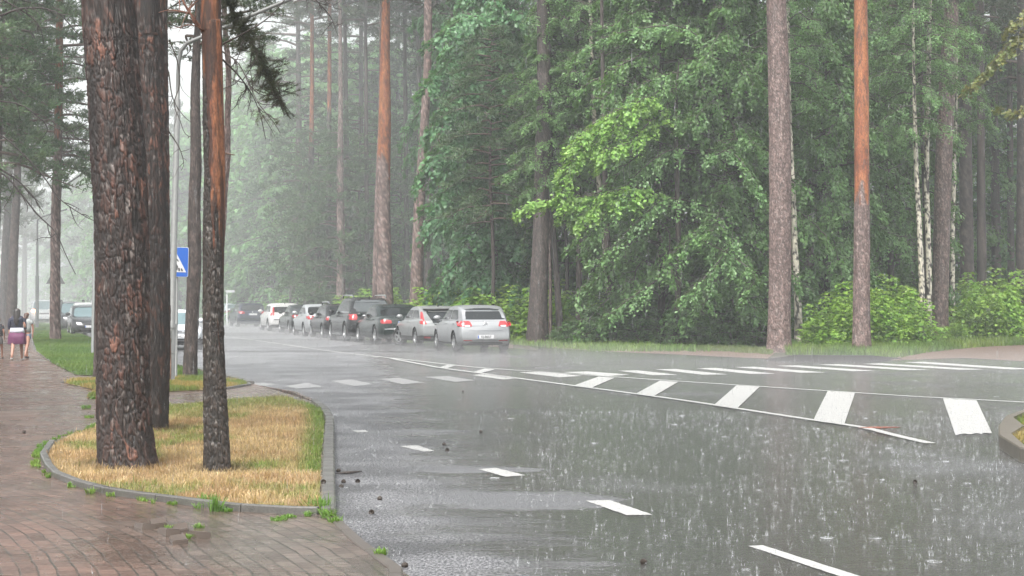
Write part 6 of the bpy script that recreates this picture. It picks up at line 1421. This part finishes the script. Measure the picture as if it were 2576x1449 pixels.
make_car("tall black off-roader with chrome roof rails, the highest car of the row", GR, 'suv', 5.1, 1.93, 1.76, black, at(871, 858.7, .88, 16.5), head(16.5), .39, 3.07, None, pz=.86, seam=.62, tumble=.72, rglass=M_reflglass, rw=(1.19, 1.66), rww=(.80, .62),
    tail=[[(.62, .86), (.92, .86), (.92, 1.10), (.60, 1.10)]], extra=[rails(M_chrome), antenna, strip("tailgate_chrome", 'rear', [(-.5, 1.03), (.5, 1.03), (.5, 1.06), (-.5, 1.06)], M_chrome, .015), strip("bumper_chrome", 'rear', [(-.7, .42), (.7, .42), (.7, .46), (-.7, .46)], M_chrome, .012), strip("window_trim", "left", [(.30, 1.155), (3.2, 1.155), (3.2, 1.18), (.30, 1.18)], M_chrome, .012), strip("side_step", 'left', [(1.6, .26), (3.4, .26), (3.4, .30), (1.6, .30)], M_chrome, .06)])
make_car("dark estate car with a silver roof rail left of the tall off-roader", GR, 'wagon', 4.75, 1.80, 1.49, black, at(813, 850.5, .82, 16.5), head(16.5), .32, 2.7, None, pz=.55, seam=.64,
    tail=[[(.50, .78), (.86, .78), (.86, .93), (.50, .93)]], rev=[(.50, .89), (.86, .89), (.86, .94), (.50, .94)], extra=[rails(M_chrome), strip("bumper_chrome", 'rear', [(-.5, .60), (.5, .60), (.5, .63), (-.5, .63)], M_chrome, .012)])
make_car("silver saloon in the middle of the parked row", GR, 'sedan', 4.6, 1.78, 1.47, paint("pale_silver_paint", (.42, .44, .45), .3, .4), at(767, 846.3, .80, 16.5), head(16.5), .32, 2.7, None, pz=.72, seam=.62,
    tail=[[(.46, .78), (.88, .78), (.88, .95), (.54, .95)]], extra=[])
make_car("dark green saloon left of the silver saloon", GR, 'sedan', 4.7, 1.80, 1.43, bgreen, at(730, 838.6, .80, 16.5), head(16.5), .32, 2.75, None, pz=.72, seam=.62,
    tail=[[(.48, .80), (.88, .80), (.88, .93), (.54, .93)]], extra=[strip("chrome_strip", 'rear', [(-.6, .62), (.6, .62), (.6, .64), (-.6, .64)], M_chrome, .01)])
make_car("white hatchback with upright red tail lights in the parked row", GR, 'hatch', 4.3, 1.86, 1.50, white, at(677, 833, .84, 16.5), head(16.5), .34, 2.7, None, pz=.60, seam=.60, rw=(1.0, 1.32),
    tail=[[(.66, .84), (.88, .84), (.80, 1.0), (.64, 1.0)], [(.64, .98), (.76, .98), (.70, 1.30), (.62, 1.30)]], trnd=.2, lower_black=.33, extra=[strip("bumper_strip", 'rear', [(-.7, .60), (.7, .60), (.7, .64), (-.7, .64)], M_trim, .02), antenna])
make_car("navy estate car with bicycle clamps on its roof, at the far end of the row", GR, 'wagon', 4.77, 1.82, 1.50, navy, at(597, 822.8, .82, 17.5), head(17.5), .33, 2.71, None, pz=.80, seam=.62,
    tail=[[(.48, .84), (.88, .84), (.88, 1.0), (.52, .98)]], mirm=M_rim, extra=[roofbox, strip("bumper_chrome", 'rear', [(-.75, .48), (.75, .48), (.75, .52), (-.75, .52)], M_chrome, .012), emblem(.93, .05)])
make_car("pale car with a wide red tail light half hidden behind the navy estate", GR, 'hatch', 4.2, 1.76, 1.48, paint("pale_teal_paint", (.5, .6, .62), .3, .2), at(562, 817, .8, 18), head(18), .31, 2.55, None, pz=.6,
    tail=[[(.40, .80), (.88, .80), (.88, .98), (.45, .98)]], rglass=M_windlight, extra=[])
make_car("grey off-roader seen in the gap left of the slim front pine", GR, 'suv', 4.7, 1.85, 1.75, paint("mid_grey_paint", (.16, .17, .18), .3, .3), at(497, 806, .85, 19), head(19), .36, 2.8, None,
    tail=[[(.70, .80), (.90, .80), (.90, 1.10), (.74, 1.10)]], extra=[rails(M_trim)])
# facing cars on the left side
GL = "cars parked facing the camera on the left of the street"
def facing(lb, px, py, kind, L, W, H, pm, hd=17, sc=1.0, **k):
    x, y = G(px, py); return make_car(lb, GL, kind, L, W, H, pm, (x, y, 0), head(hd) + math.pi, k.pop('wr', .32), k.pop('wb', None), k.pop('plate', None), sc, front_ref=True, **k)
facing("white saloon facing the camera behind the lamp post and the wavy pine", 454, 882, 'sedan', 4.6, 1.75, 1.42, white2, 17, .93, glass=M_windlight, plate=("HC-", True), pfz=.50, lower_black=.42, handm=M_trim, wb=2.65,
    grille=[(-.36, .57), (.36, .57), (.36, .70), (-.36, .70)], extra=[emblem(.635, .06, True), strip("bumper_strip", 'front', [(-.66, .33), (.66, .33), (.66, .35), (-.66, .35)], M_rim, .02), strip("grille_bar", 'front', [(-.34, .60), (.34, .60), (.34, .615), (-.34, .615)], white2, .014), strip("grille_bar", 'front', [(-.34, .65), (.34, .65), (.34, .665), (-.34, .665)], white2, .014)])
facing("black off-roader facing the camera across the lawn", 190, 834, 'suv', 4.8, 1.92, 1.80, black, 17, .88, glass=M_windlight, wr=.38, extra=[rails(M_trim), strip("grille_bar", 'front', [(-.4, .55), (.4, .55), (.4, .58), (-.4, .58)], M_chrome, .02)])
facing("white car partly hidden behind the lawn pine", 166, 823, 'hatch', 4.4, 1.85, 1.60, white, 17, .92, glass=M_glass)
facing("black car cut by the lamp post left of the thickest pine", 228, 846, 'wagon', 4.6, 1.80, 1.50, black, 17, .95, glass=M_windlight)
facing("white car behind the black one, just left of the thickest pine", 228, 838, 'suv', 4.5, 1.82, 1.70, white, 17, .9, glass=M_windlight)
pk = facing("white pickup with a glowing orange-white indicator at the far end of the lawn", 112, 816, 'suv', 5.0, 1.95, 1.85, paint("grey_white_paint", (.45, .47, .48), .4, .1), 17, .92, glass=M_windlight, wr=.38)
m_glow = bpy.data.materials.new("lit_indicator"); m_glow.use_nodes = True; nt = m_glow.node_tree; nt.nodes.clear()
em = nt.nodes.new("ShaderNodeEmission"); em.inputs[0].default_value = (1, .38, .18, 1); em.inputs[1].default_value = 6; out = nt.nodes.new("ShaderNodeOutputMaterial"); nt.links.new(em.outputs[0], out.inputs[0])
bm = bmesh.new(); bmesh.ops.create_uvsphere(bm, u_segments=14, v_segments=10, radius=1); bmesh.ops.scale(bm, vec=(.08, .16, .13), verts=bm.verts); bmobj("indicator", bm, m_glow, pk, True, (-.1, -.80, 1.02))
facing("far white van at the end of the left row of cars", 178, 792, 'suv', 5.0, 1.95, 2.0, white, 17, 1.0, glass=M_windlight, wr=.36)
# pavement patch across: pale van shape further down the street
# ------------------------------------------------------------------ people
def skin_body(name, verts, edges, radii, m, parent, root=0, sub=2):
    me = bpy.data.meshes.new(name); me.from_pydata(verts, edges, []); o = bpy.data.objects.new(name, me); COL.objects.link(o)
    md = o.modifiers.new("s", 'SKIN'); sd = o.data.skin_vertices[0].data
    for i, r_ in enumerate(radii): sd[i].radius = (r_, r_) if not hasattr(r_, '__len__') else r_; sd[i].use_root = (i == root)
    md.use_smooth_shade = True; ms = o.modifiers.new("u", 'SUBSURF'); ms.levels = sub; ms.render_levels = sub
    dg = bpy.context.evaluated_depsgraph_get(); res = bpy.data.meshes.new_from_object(o.evaluated_get(dg)); bpy.data.objects.remove(o)
    res.materials.clear(); res.materials.append(m)
    for p in res.polygons: p.use_smooth = True
    return link(name, res, parent)
def lathe(name, prof, m, parent, n=20, sx=1.0, sy=.7, loc=(0, 0, 0), wav=0.0):
    bm = bmesh.new(); R_ = [[bm.verts.new((math.cos(a) * r_ * sx * (1 + wav * math.sin(6 * a)), math.sin(a) * r_ * sy * (1 + wav * math.sin(6 * a)), z)) for a in np.linspace(0, 2 * math.pi, n, endpoint=False)] for z, r_ in prof]
    for a, b_ in zip(R_, R_[1:]):
        for i in range(n): bm.faces.new((a[i], a[(i + 1) % n], b_[(i + 1) % n], b_[i]))
    bm.faces.new(R_[0][::-1]); bm.faces.new(R_[-1]); bmesh.ops.recalc_face_normals(bm, faces=bm.faces); return bmobj(name, bm, m, parent, True, loc)
M_skin = simple("skin", (.30, .155, .11), .5, 0, .08, 6); M_hair = simple("black_hair", (.016, .012, .011), .42, 0, .3, 40); M_hairb = simple("brown_hair", (.06, .028, .018), .45, 0, .3, 40)
def person(label, px, py, Y, Hh, yaw, hair_m, stride, arms, lean=0.0):
    """back-view walker, local +Y = walking away"""
    x = PX(px, Y); e = empty("person", (x, Y, .05), yaw); s = Hh / 1.65; V = []; E = []; R = []
    def v(p, r_, par=None):
        V.append((p[0] * s, p[1] * s, p[2] * s)); R.append(r_ * s if not hasattr(r_, '__len__') else (r_[0] * s, r_[1] * s))
        if par is not None: E.append((par, len(V) - 1))
        return len(V) - 1
    pel = v((0, 0, .90), (.125, .095)); ab = v((0, .0, 1.02), (.11, .085), pel); ch = v((0, .01, 1.22), (.135, .095), ab); nk = v((0, .015, 1.38), .05, ch); nk2 = v((0, .02, 1.44), .045, nk); hd = v((0, .03, 1.54), (.075, .09), nk2); v((0, .03, 1.63), .055, hd); v((0, .12, 1.535), .016, hd)
    for sg in (1, -1):
        ear = v((sg * .078, .02, 1.53), .014, hd)
        a = arms if sg > 0 else -arms; sh_ = v((sg * .165, .01, 1.33), .052, ch); el = v((sg * .215, .02 - a * .12, 1.07), .037, sh_); wr_ = v((sg * .21, .08 + a * .16, .86), .024, el); pm = v((sg * .205, .10 + a * .19, .80), (.034, .018), wr_)
        for k in range(4):
            f1 = v((sg * .205 + (k - 1.5) * .004, .085 + a * .20 + k * .018, .755), .009, pm); f2 = v((sg * .20, .09 + a * .21 + k * .018, .725 + .004 * abs(k - 1.5)), .008, f1)
        v((sg * .185, .14 + a * .2, .78), .010, pm)
        st = stride * sg; hp = v((sg * .075, 0, .85), .088, pel); kn = v((sg * .085, st * .16 + .03, .48), .056, hp); an_ = v((sg * .085, st * .30 - .03, .10 + (.06 if st < 0 else 0)), .036, kn); hl = v((sg * .087, st * .30 - .045, .05 + (.05 if st < 0 else 0)), .036, an_); v((sg * .095, st * .30 + .11, .03), .030, hl)
    skin_body("body", V, E, R, M_skin, e)
    return e, s
wm, s = person("woman walking away", 43, 905, 47.1, 1.39, .1, M_hair, 1, .4)
C1 = simple("navy_top", (.022, .025, .045), .7, 0, .2, 12); C2 = simple("white_hem", (.52, .53, .60), .7, 0, .05, 12); C3 = simple("purple_skirt", (.095, .018, .065), .7, 0, .15, 12); C4 = simple("grey_top", (.32, .34, .34), .8, 0, .15, 12); C5 = simple("denim", (.10, .15, .22), .8, 0, .2, 20); C6 = simple("dark_clothes", (.03, .03, .035), .8, 0, .2, 12); C7 = simple("white_shoe", (.7, .7, .68), .6)
lathe("top", [(1.0 * s, .165 * s), (1.1 * s, .155 * s), (1.2 * s, .175 * s), (1.3 * s, .20 * s), (1.37 * s, .15 * s), (1.41 * s, .06 * s)], C1, wm, sy=.68)
lathe("white_hem", [(.86 * s, .205 * s), (.93 * s, .195 * s), (1.01 * s, .17 * s)], C2, wm, sy=.72, wav=.02)
lathe("skirt", [(.50 * s, .235 * s), (.52 * s, .245 * s), (.7 * s, .235 * s), (.87 * s, .20 * s)], C3, wm, 40, sy=.72, wav=.05)
for sg in (1, -1): skin_body("sleeve", [(sg * .15 * s, .01 * s, 1.34 * s), (sg * .19 * s, 0, 1.22 * s), (sg * .215 * s, .0, 1.08 * s), (sg * .213 * s, .04 * s, .95 * s)], [(0, 1), (1, 2), (2, 3)], [.07 * s, .06 * s, .05 * s, .042 * s], C1, wm, 0, 1)
skin_body("hair", [(0, .02 * s, 1.60 * s), (0, -.03 * s, 1.52 * s), (0, -.085 * s, 1.36 * s), (0, -.115 * s, 1.2 * s), (0, -.11 * s, 1.08 * s)], [(0, 1), (1, 2), (2, 3), (3, 4)], [(.108 * s, .125 * s), (.112 * s, .09 * s), (.11 * s, .055 * s), (.08 * s, .03 * s), (.045 * s, .02 * s)], M_hair, wm, 0, 1)
for sg in (1, -1): skin_body("shoe", [(sg * .087 * s, (sg * .30 - .06) * s, (.045 if sg > 0 else .09) * s), (sg * .095 * s, (sg * .30 + .12) * s, .03 * s)], [(0, 1)], [.045 * s, .036 * s], C7, wm, 0, 1)
wm.scale = (1.14, 1.05, 1.0)
tag(wm, "woman in navy top, white hem and purple skirt walking away on the brick path", "person", "people walking away on the brick path")
gl, s = person("girl", 67, 900, 48.4, 1.27, -.12, M_hairb, -1, -.3)
lathe("top", [(.93 * s, .16 * s), (1.1 * s, .15 * s), (1.25 * s, .17 * s), (1.34 * s, .185 * s), (1.39 * s, .12 * s), (1.42 * s, .05 * s)], C4, gl, sy=.66)
skin_body("shorts", [(0, 0, .93 * s), (0, 0, .86 * s), (.08 * s, 0, .78 * s), (.09 * s, -.02 * s, .64 * s), (-.08 * s, 0, .78 * s), (-.09 * s, .05 * s, .64 * s)], [(0, 1), (1, 2), (2, 3), (1, 4), (4, 5)], [(.15 * s, .11 * s), (.16 * s, .12 * s), .10 * s, .092 * s, .10 * s, .092 * s], C5, gl, 0, 1)
for sg in (1, -1): skin_body("sleeve", [(sg * .15 * s, .01 * s, 1.34 * s), (sg * .19 * s, .0, 1.2 * s)], [(0, 1)], [.065 * s, .055 * s], C4, gl, 0, 1)
skin_body("hair", [(0, .02 * s, 1.58 * s), (0, -.04 * s, 1.52 * s), (-.01 * s, -.10 * s, 1.42 * s), (-.02 * s, -.13 * s, 1.2 * s), (-.02 * s, -.13 * s, .98 * s)], [(0, 1), (1, 2), (2, 3), (3, 4)], [(.104 * s, .12 * s), (.10 * s, .08 * s), .05 * s, .05 * s, .025 * s], M_hairb, gl, 0, 1)
for sg in (1, -1): skin_body("shoe", [(sg * .087 * s, (-sg * .30 - .06) * s, (.045 if sg < 0 else .09) * s), (sg * .095 * s, (-sg * .30 + .12) * s, .03 * s)], [(0, 1)], [.046 * s, .038 * s], C6, gl, 0, 1)
tag(gl, "girl with a long brown ponytail, grey top and denim shorts on the brick path", "person", "people walking away on the brick path")
ch_, s = person("child", -4, 902, 48.4, 1.12, .05, M_hair, 1, .3)
lathe("top", [(.9 * s, .18 * s), (1.1 * s, .17 * s), (1.3 * s, .20 * s), (1.38 * s, .13 * s), (1.42 * s, .05 * s)], C6, ch_, sy=.66)
skin_body("shorts", [(0, 0, .93 * s), (0, 0, .86 * s), (.08 * s, 0, .78 * s), (.09 * s, .05 * s, .56 * s), (-.08 * s, 0, .78 * s), (-.09 * s, -.03 * s, .56 * s)], [(0, 1), (1, 2), (2, 3), (1, 4), (4, 5)], [(.15 * s, .11 * s), (.16 * s, .12 * s), .10 * s, .10 * s, .10 * s, .10 * s], simple("grey_shorts", (.10, .10, .10), .8), ch_, 0, 1)
skin_body("hair", [(0, .02 * s, 1.58 * s), (0, -.02 * s, 1.53 * s)], [(0, 1)], [(.092 * s, .10 * s), (.09 * s, .08 * s)], M_hair, ch_, 0, 1)
for sg in (1, -1): skin_body("shoe", [(sg * .087 * s, (sg * .30 - .06) * s, (.045 if sg > 0 else .09) * s), (sg * .095 * s, (sg * .30 + .12) * s, .03 * s)], [(0, 1)], [.046 * s, .038 * s], C6, ch_, 0, 1)
for sg in (1, -1): skin_body("sleeve", [(sg * .15 * s, .01 * s, 1.34 * s), (sg * .20 * s, .0, 1.15 * s)], [(0, 1)], [.075 * s, .062 * s], C6, ch_, 0, 1)
tag(ch_, "child in dark clothes cut by the left edge beside the woman", "person", "people walking away on the brick path")

# ------------------------------------------------------------------ rain: splashes, drops, spray and haze
r = np.random.default_rng(400)
def splash_pts(n, poly, ymin, ymax, seed):
    rr_ = np.random.default_rng(seed); P = np.array(poly); out = []
    while sum(len(o) for o in out) < n:
        y = rr_.uniform(ymin, ymax, n); x = rr_.uniform(-.32, .32, n) * y; k = inpoly(x, y, poly); k &= rr_.random(n) < y / ymax
        out.append(np.stack([x[k], y[k]], -1))
    return np.concatenate(out)[:n]
def splashes(pts, zb, rs, scale=1.0):
    V = []; F3 = []; n = 0; F4 = []
    base_t = []
    for (x, y) in pts:
        h = rs.gamma(2.0, .012) * scale + .006; big_ = h > .035; sp = []
        w_ = .0010 + .0004 * y / 14 + rs.random() * .0012; tx_, ty_ = rs.normal(0, .2, 2) * h
        kind = rs.random()
        if kind < .5: sp.append((0, 0, h, w_, tx_, ty_))
        if kind > .35:
            rd = rs.uniform(.004, .016); m_ = 4
            for q in range(m_):
                a = q * 6.283 / m_ + rs.random(); sp.append((math.cos(a) * rd, math.sin(a) * rd, h * rs.uniform(.25, .7), w_ * .75, math.cos(a) * rd * .6, math.sin(a) * rd * .6))
        for dx, dy, hh, ww, lx, ly in sp:
            b0_ = (x + dx, y + dy)
            V += [(b0_[0] - ww, b0_[1] - ww * .6, zb), (b0_[0] + ww, b0_[1] - ww * .6, zb), (b0_[0], b0_[1] + ww, zb), (b0_[0] + lx, b0_[1] + ly, zb + hh)]
            F3 += [(n, n + 1, n + 3), (n + 1, n + 2, n + 3), (n + 2, n, n + 3)]; n += 4
        if kind < .6:      # droplet above
            c = (x + tx_ + rs.normal(0, .006), y + ty_, zb + h + rs.uniform(.003, .02)); q = w_ * 1.5
            V += [(c[0] - q, c[1], c[2]), (c[0] + q, c[1], c[2]), (c[0], c[1] - q, c[2]), (c[0], c[1] + q, c[2]), (c[0], c[1], c[2] - q * 1.2), (c[0], c[1], c[2] + q * 1.2)]
            for a, b_, d_ in ((0, 2, 5), (2, 1, 5), (1, 3, 5), (3, 0, 5), (2, 0, 4), (1, 2, 4), (3, 1, 4), (0, 3, 4)): F3.append((n + a, n + b_, n + d_))
            n += 6
        if rs.random() < .010:   # ring wave
            rd = rs.uniform(.015, .05); m_ = 12; a = np.arange(m_) * 2 * math.pi / m_
            for q in range(m_): V += [(x + math.cos(a[q]) * rd, y + math.sin(a[q]) * rd, zb - .001), (x + math.cos(a[q]) * (rd + .003), y + math.sin(a[q]) * (rd + .003), zb + .0035), (x + math.cos(a[q]) * (rd + .006), y + math.sin(a[q]) * (rd + .006), zb - .001)]
            for q in range(m_):
                t = (q + 1) % m_; F4 += [(n + q * 3, n + t * 3, n + t * 3 + 1, n + q * 3 + 1), (n + q * 3 + 1, n + t * 3 + 1, n + t * 3 + 2, n + q * 3 + 2)]
            n += m_ * 3
    return npmesh("rain_splashes", np.array(V), [np.array(F3), np.array(F4)], M_water, None, True)
pts = np.concatenate([splash_pts(9500, road_pts, 10, 26, 1), splash_pts(11000, road_pts, 24, 60, 2)])
wet = fbm(pts[:, 0] * .5, pts[:, 1] * .3, 60); keep = (pts[:, 0] > -.4 + .03 * pts[:, 1]) | (r.random(len(pts)) < .35); pts = pts[keep & ((wet > .42) | (r.random(len(pts)) < .45))]
o = link("rain_splashes", splashes(pts, .003, np.random.default_rng(8))); tag(o, "countless small rain splashes jumping off the wet road", "rain splashes", kind='stuff')
pts = splash_pts(420, [q for q in pave], 10, 40, 3)
o = link("pavement_splashes", splashes(pts, .047, np.random.default_rng(9), .8)); tag(o, "small rain splashes on the brick pavement", "rain splashes", kind='stuff')
nD = 26000; y = 9 + 58 * r.random(nD) ** .5; x = r.uniform(-.31, .31, nD) * y; z = CAMH + r.uniform(-.16, .18, nD) * y; k = z > .05; x, y, z = x[k], y[k], z[k]; m_ = len(x)
ln = r.uniform(.03, .075, m_); wd = r.uniform(.0007, .0014, m_)
V = np.stack([np.stack([x - wd, y, z], -1), np.stack([x + wd, y, z], -1), np.stack([x, y - wd, z], -1), np.stack([x, y + wd, z], -1), np.stack([x, y, z - ln], -1), np.stack([x + .004, y, z + ln], -1)], 1).reshape(-1, 3)
F = np.concatenate([np.arange(m_)[:, None] * 6 + np.array([f]) for f in ((0, 2, 5), (2, 1, 5), (1, 3, 5), (3, 0, 5), (2, 0, 4), (1, 2, 4), (3, 1, 4), (0, 3, 4))])
o = link("rain", npmesh("rain", V, F, M_water, None, True)); tag(o, "thin falling rain drops in front of the wood", "rain", kind='stuff')

def volbox(name, lo, hi, dens, col, lb, aniso=0.0):
    bm = bmesh.new(); bmesh.ops.create_cube(bm, size=1); c = [(a + b_) / 2 for a, b_ in zip(lo, hi)]; d = [b_ - a for a, b_ in zip(lo, hi)]
    bmesh.ops.scale(bm, vec=d, verts=bm.verts); bmesh.ops.translate(bm, vec=c, verts=bm.verts)
    m = bpy.data.materials.new(name); m.use_nodes = True; nt = m.node_tree; nt.nodes.clear()
    v = nt.nodes.new("ShaderNodeVolumePrincipled"); v.inputs["Color"].default_value = (*col, 1); v.inputs["Density"].default_value = dens; v.inputs["Anisotropy"].default_value = aniso
    out = nt.nodes.new("ShaderNodeOutputMaterial"); nt.links.new(v.outputs[0], out.inputs["Volume"])
    o = bmobj(name, bm, m); tag(o, lb, "mist", kind='stuff'); return o
HAZE_D, SPRAY_D = 0.0011, 0.020
volbox("haze", (-300, -100, -1.1), (300, 490, 34), HAZE_D, (.90, .94, .95), "pale rain haze filling the air over the road and wood")

# spray thrown up by the rain, a shallow layer over the asphalt, and the thicker rain down the street
def prism(name, P, z0, z1, dens, col, lb):
    bm = bmesh.new(); a = [bm.verts.new((p[0], p[1], z0)) for p in P]; b_ = [bm.verts.new((p[0], p[1], z1)) for p in P]
    bm.faces.new(a[::-1]); bm.faces.new(b_)
    for i in range(len(P)): bm.faces.new((a[i], a[(i + 1) % len(P)], b_[(i + 1) % len(P)], b_[i]))
    bmesh.ops.recalc_face_normals(bm, faces=bm.faces); o = bmobj(name, bm, None or bpy.data.materials.new(name))
    m = o.data.materials[0]; m.use_nodes = True; nt = m.node_tree; nt.nodes.clear(); v = nt.nodes.new("ShaderNodeVolumePrincipled"); v.inputs["Color"].default_value = (*col, 1); v.inputs["Density"].default_value = dens
    out = nt.nodes.new("ShaderNodeOutputMaterial"); nt.links.new(v.outputs[0], out.inputs["Volume"]); tag(o, lb, "mist", kind='stuff')
M_spray = None
def wedge(name, A, B, dens, col, lb):
    """closed wedge: thin near edge A (list of xy), taller far edge B"""
    bm = bmesh.new(); P = A + B; a = [bm.verts.new((p[0], p[1], -.002)) for p in P]; h = [.006] * len(A) + [.42] * len(B); b_ = [bm.verts.new((p[0], p[1], z)) for p, z in zip(P, h)]
    bm.faces.new(a[::-1]); bm.faces.new(b_)
    for i in range(len(P)): bm.faces.new((a[i], a[(i + 1) % len(P)], b_[(i + 1) % len(P)], b_[i]))
    bmesh.ops.triangulate(bm, faces=bm.faces); bmesh.ops.recalc_face_normals(bm, faces=bm.faces); o = bmobj(name, bm, bpy.data.materials.new(name))
    m = o.data.materials[0]; m.use_nodes = True; nt = m.node_tree; nt.nodes.clear(); v = nt.nodes.new("ShaderNodeVolumePrincipled"); v.inputs["Color"].default_value = (*col, 1); v.inputs["Density"].default_value = dens
    out = nt.nodes.new("ShaderNodeOutputMaterial"); nt.links.new(v.outputs[0], out.inputs["Volume"]); tag(o, lb, "mist", kind='stuff')
wedge("spray_mist", [(-1.6, 12), (26, 12)], [(26, 47), (5, 49), (0, 56), (-10.2, 56)], SPRAY_D, (.93, .94, .96), "low white spray hanging over the rain-beaten road")
prism("far_spray_mist", [(-10.2, 56), (0, 56), (-1.6, 66), (-19, 125), (-31, 125)], .0, .42, SPRAY_D, (.93, .94, .96), "low white spray hanging over the road beside the parked cars")
prism("street_mist", [(-16, 76), (-2, 80), (3, 95), (1, 150), (-50, 300), (-75, 420), (-200, 420), (-200, 76)], -.5, 30, .0060, (.92, .95, .97), "thicker rain mist filling the far end of the street")
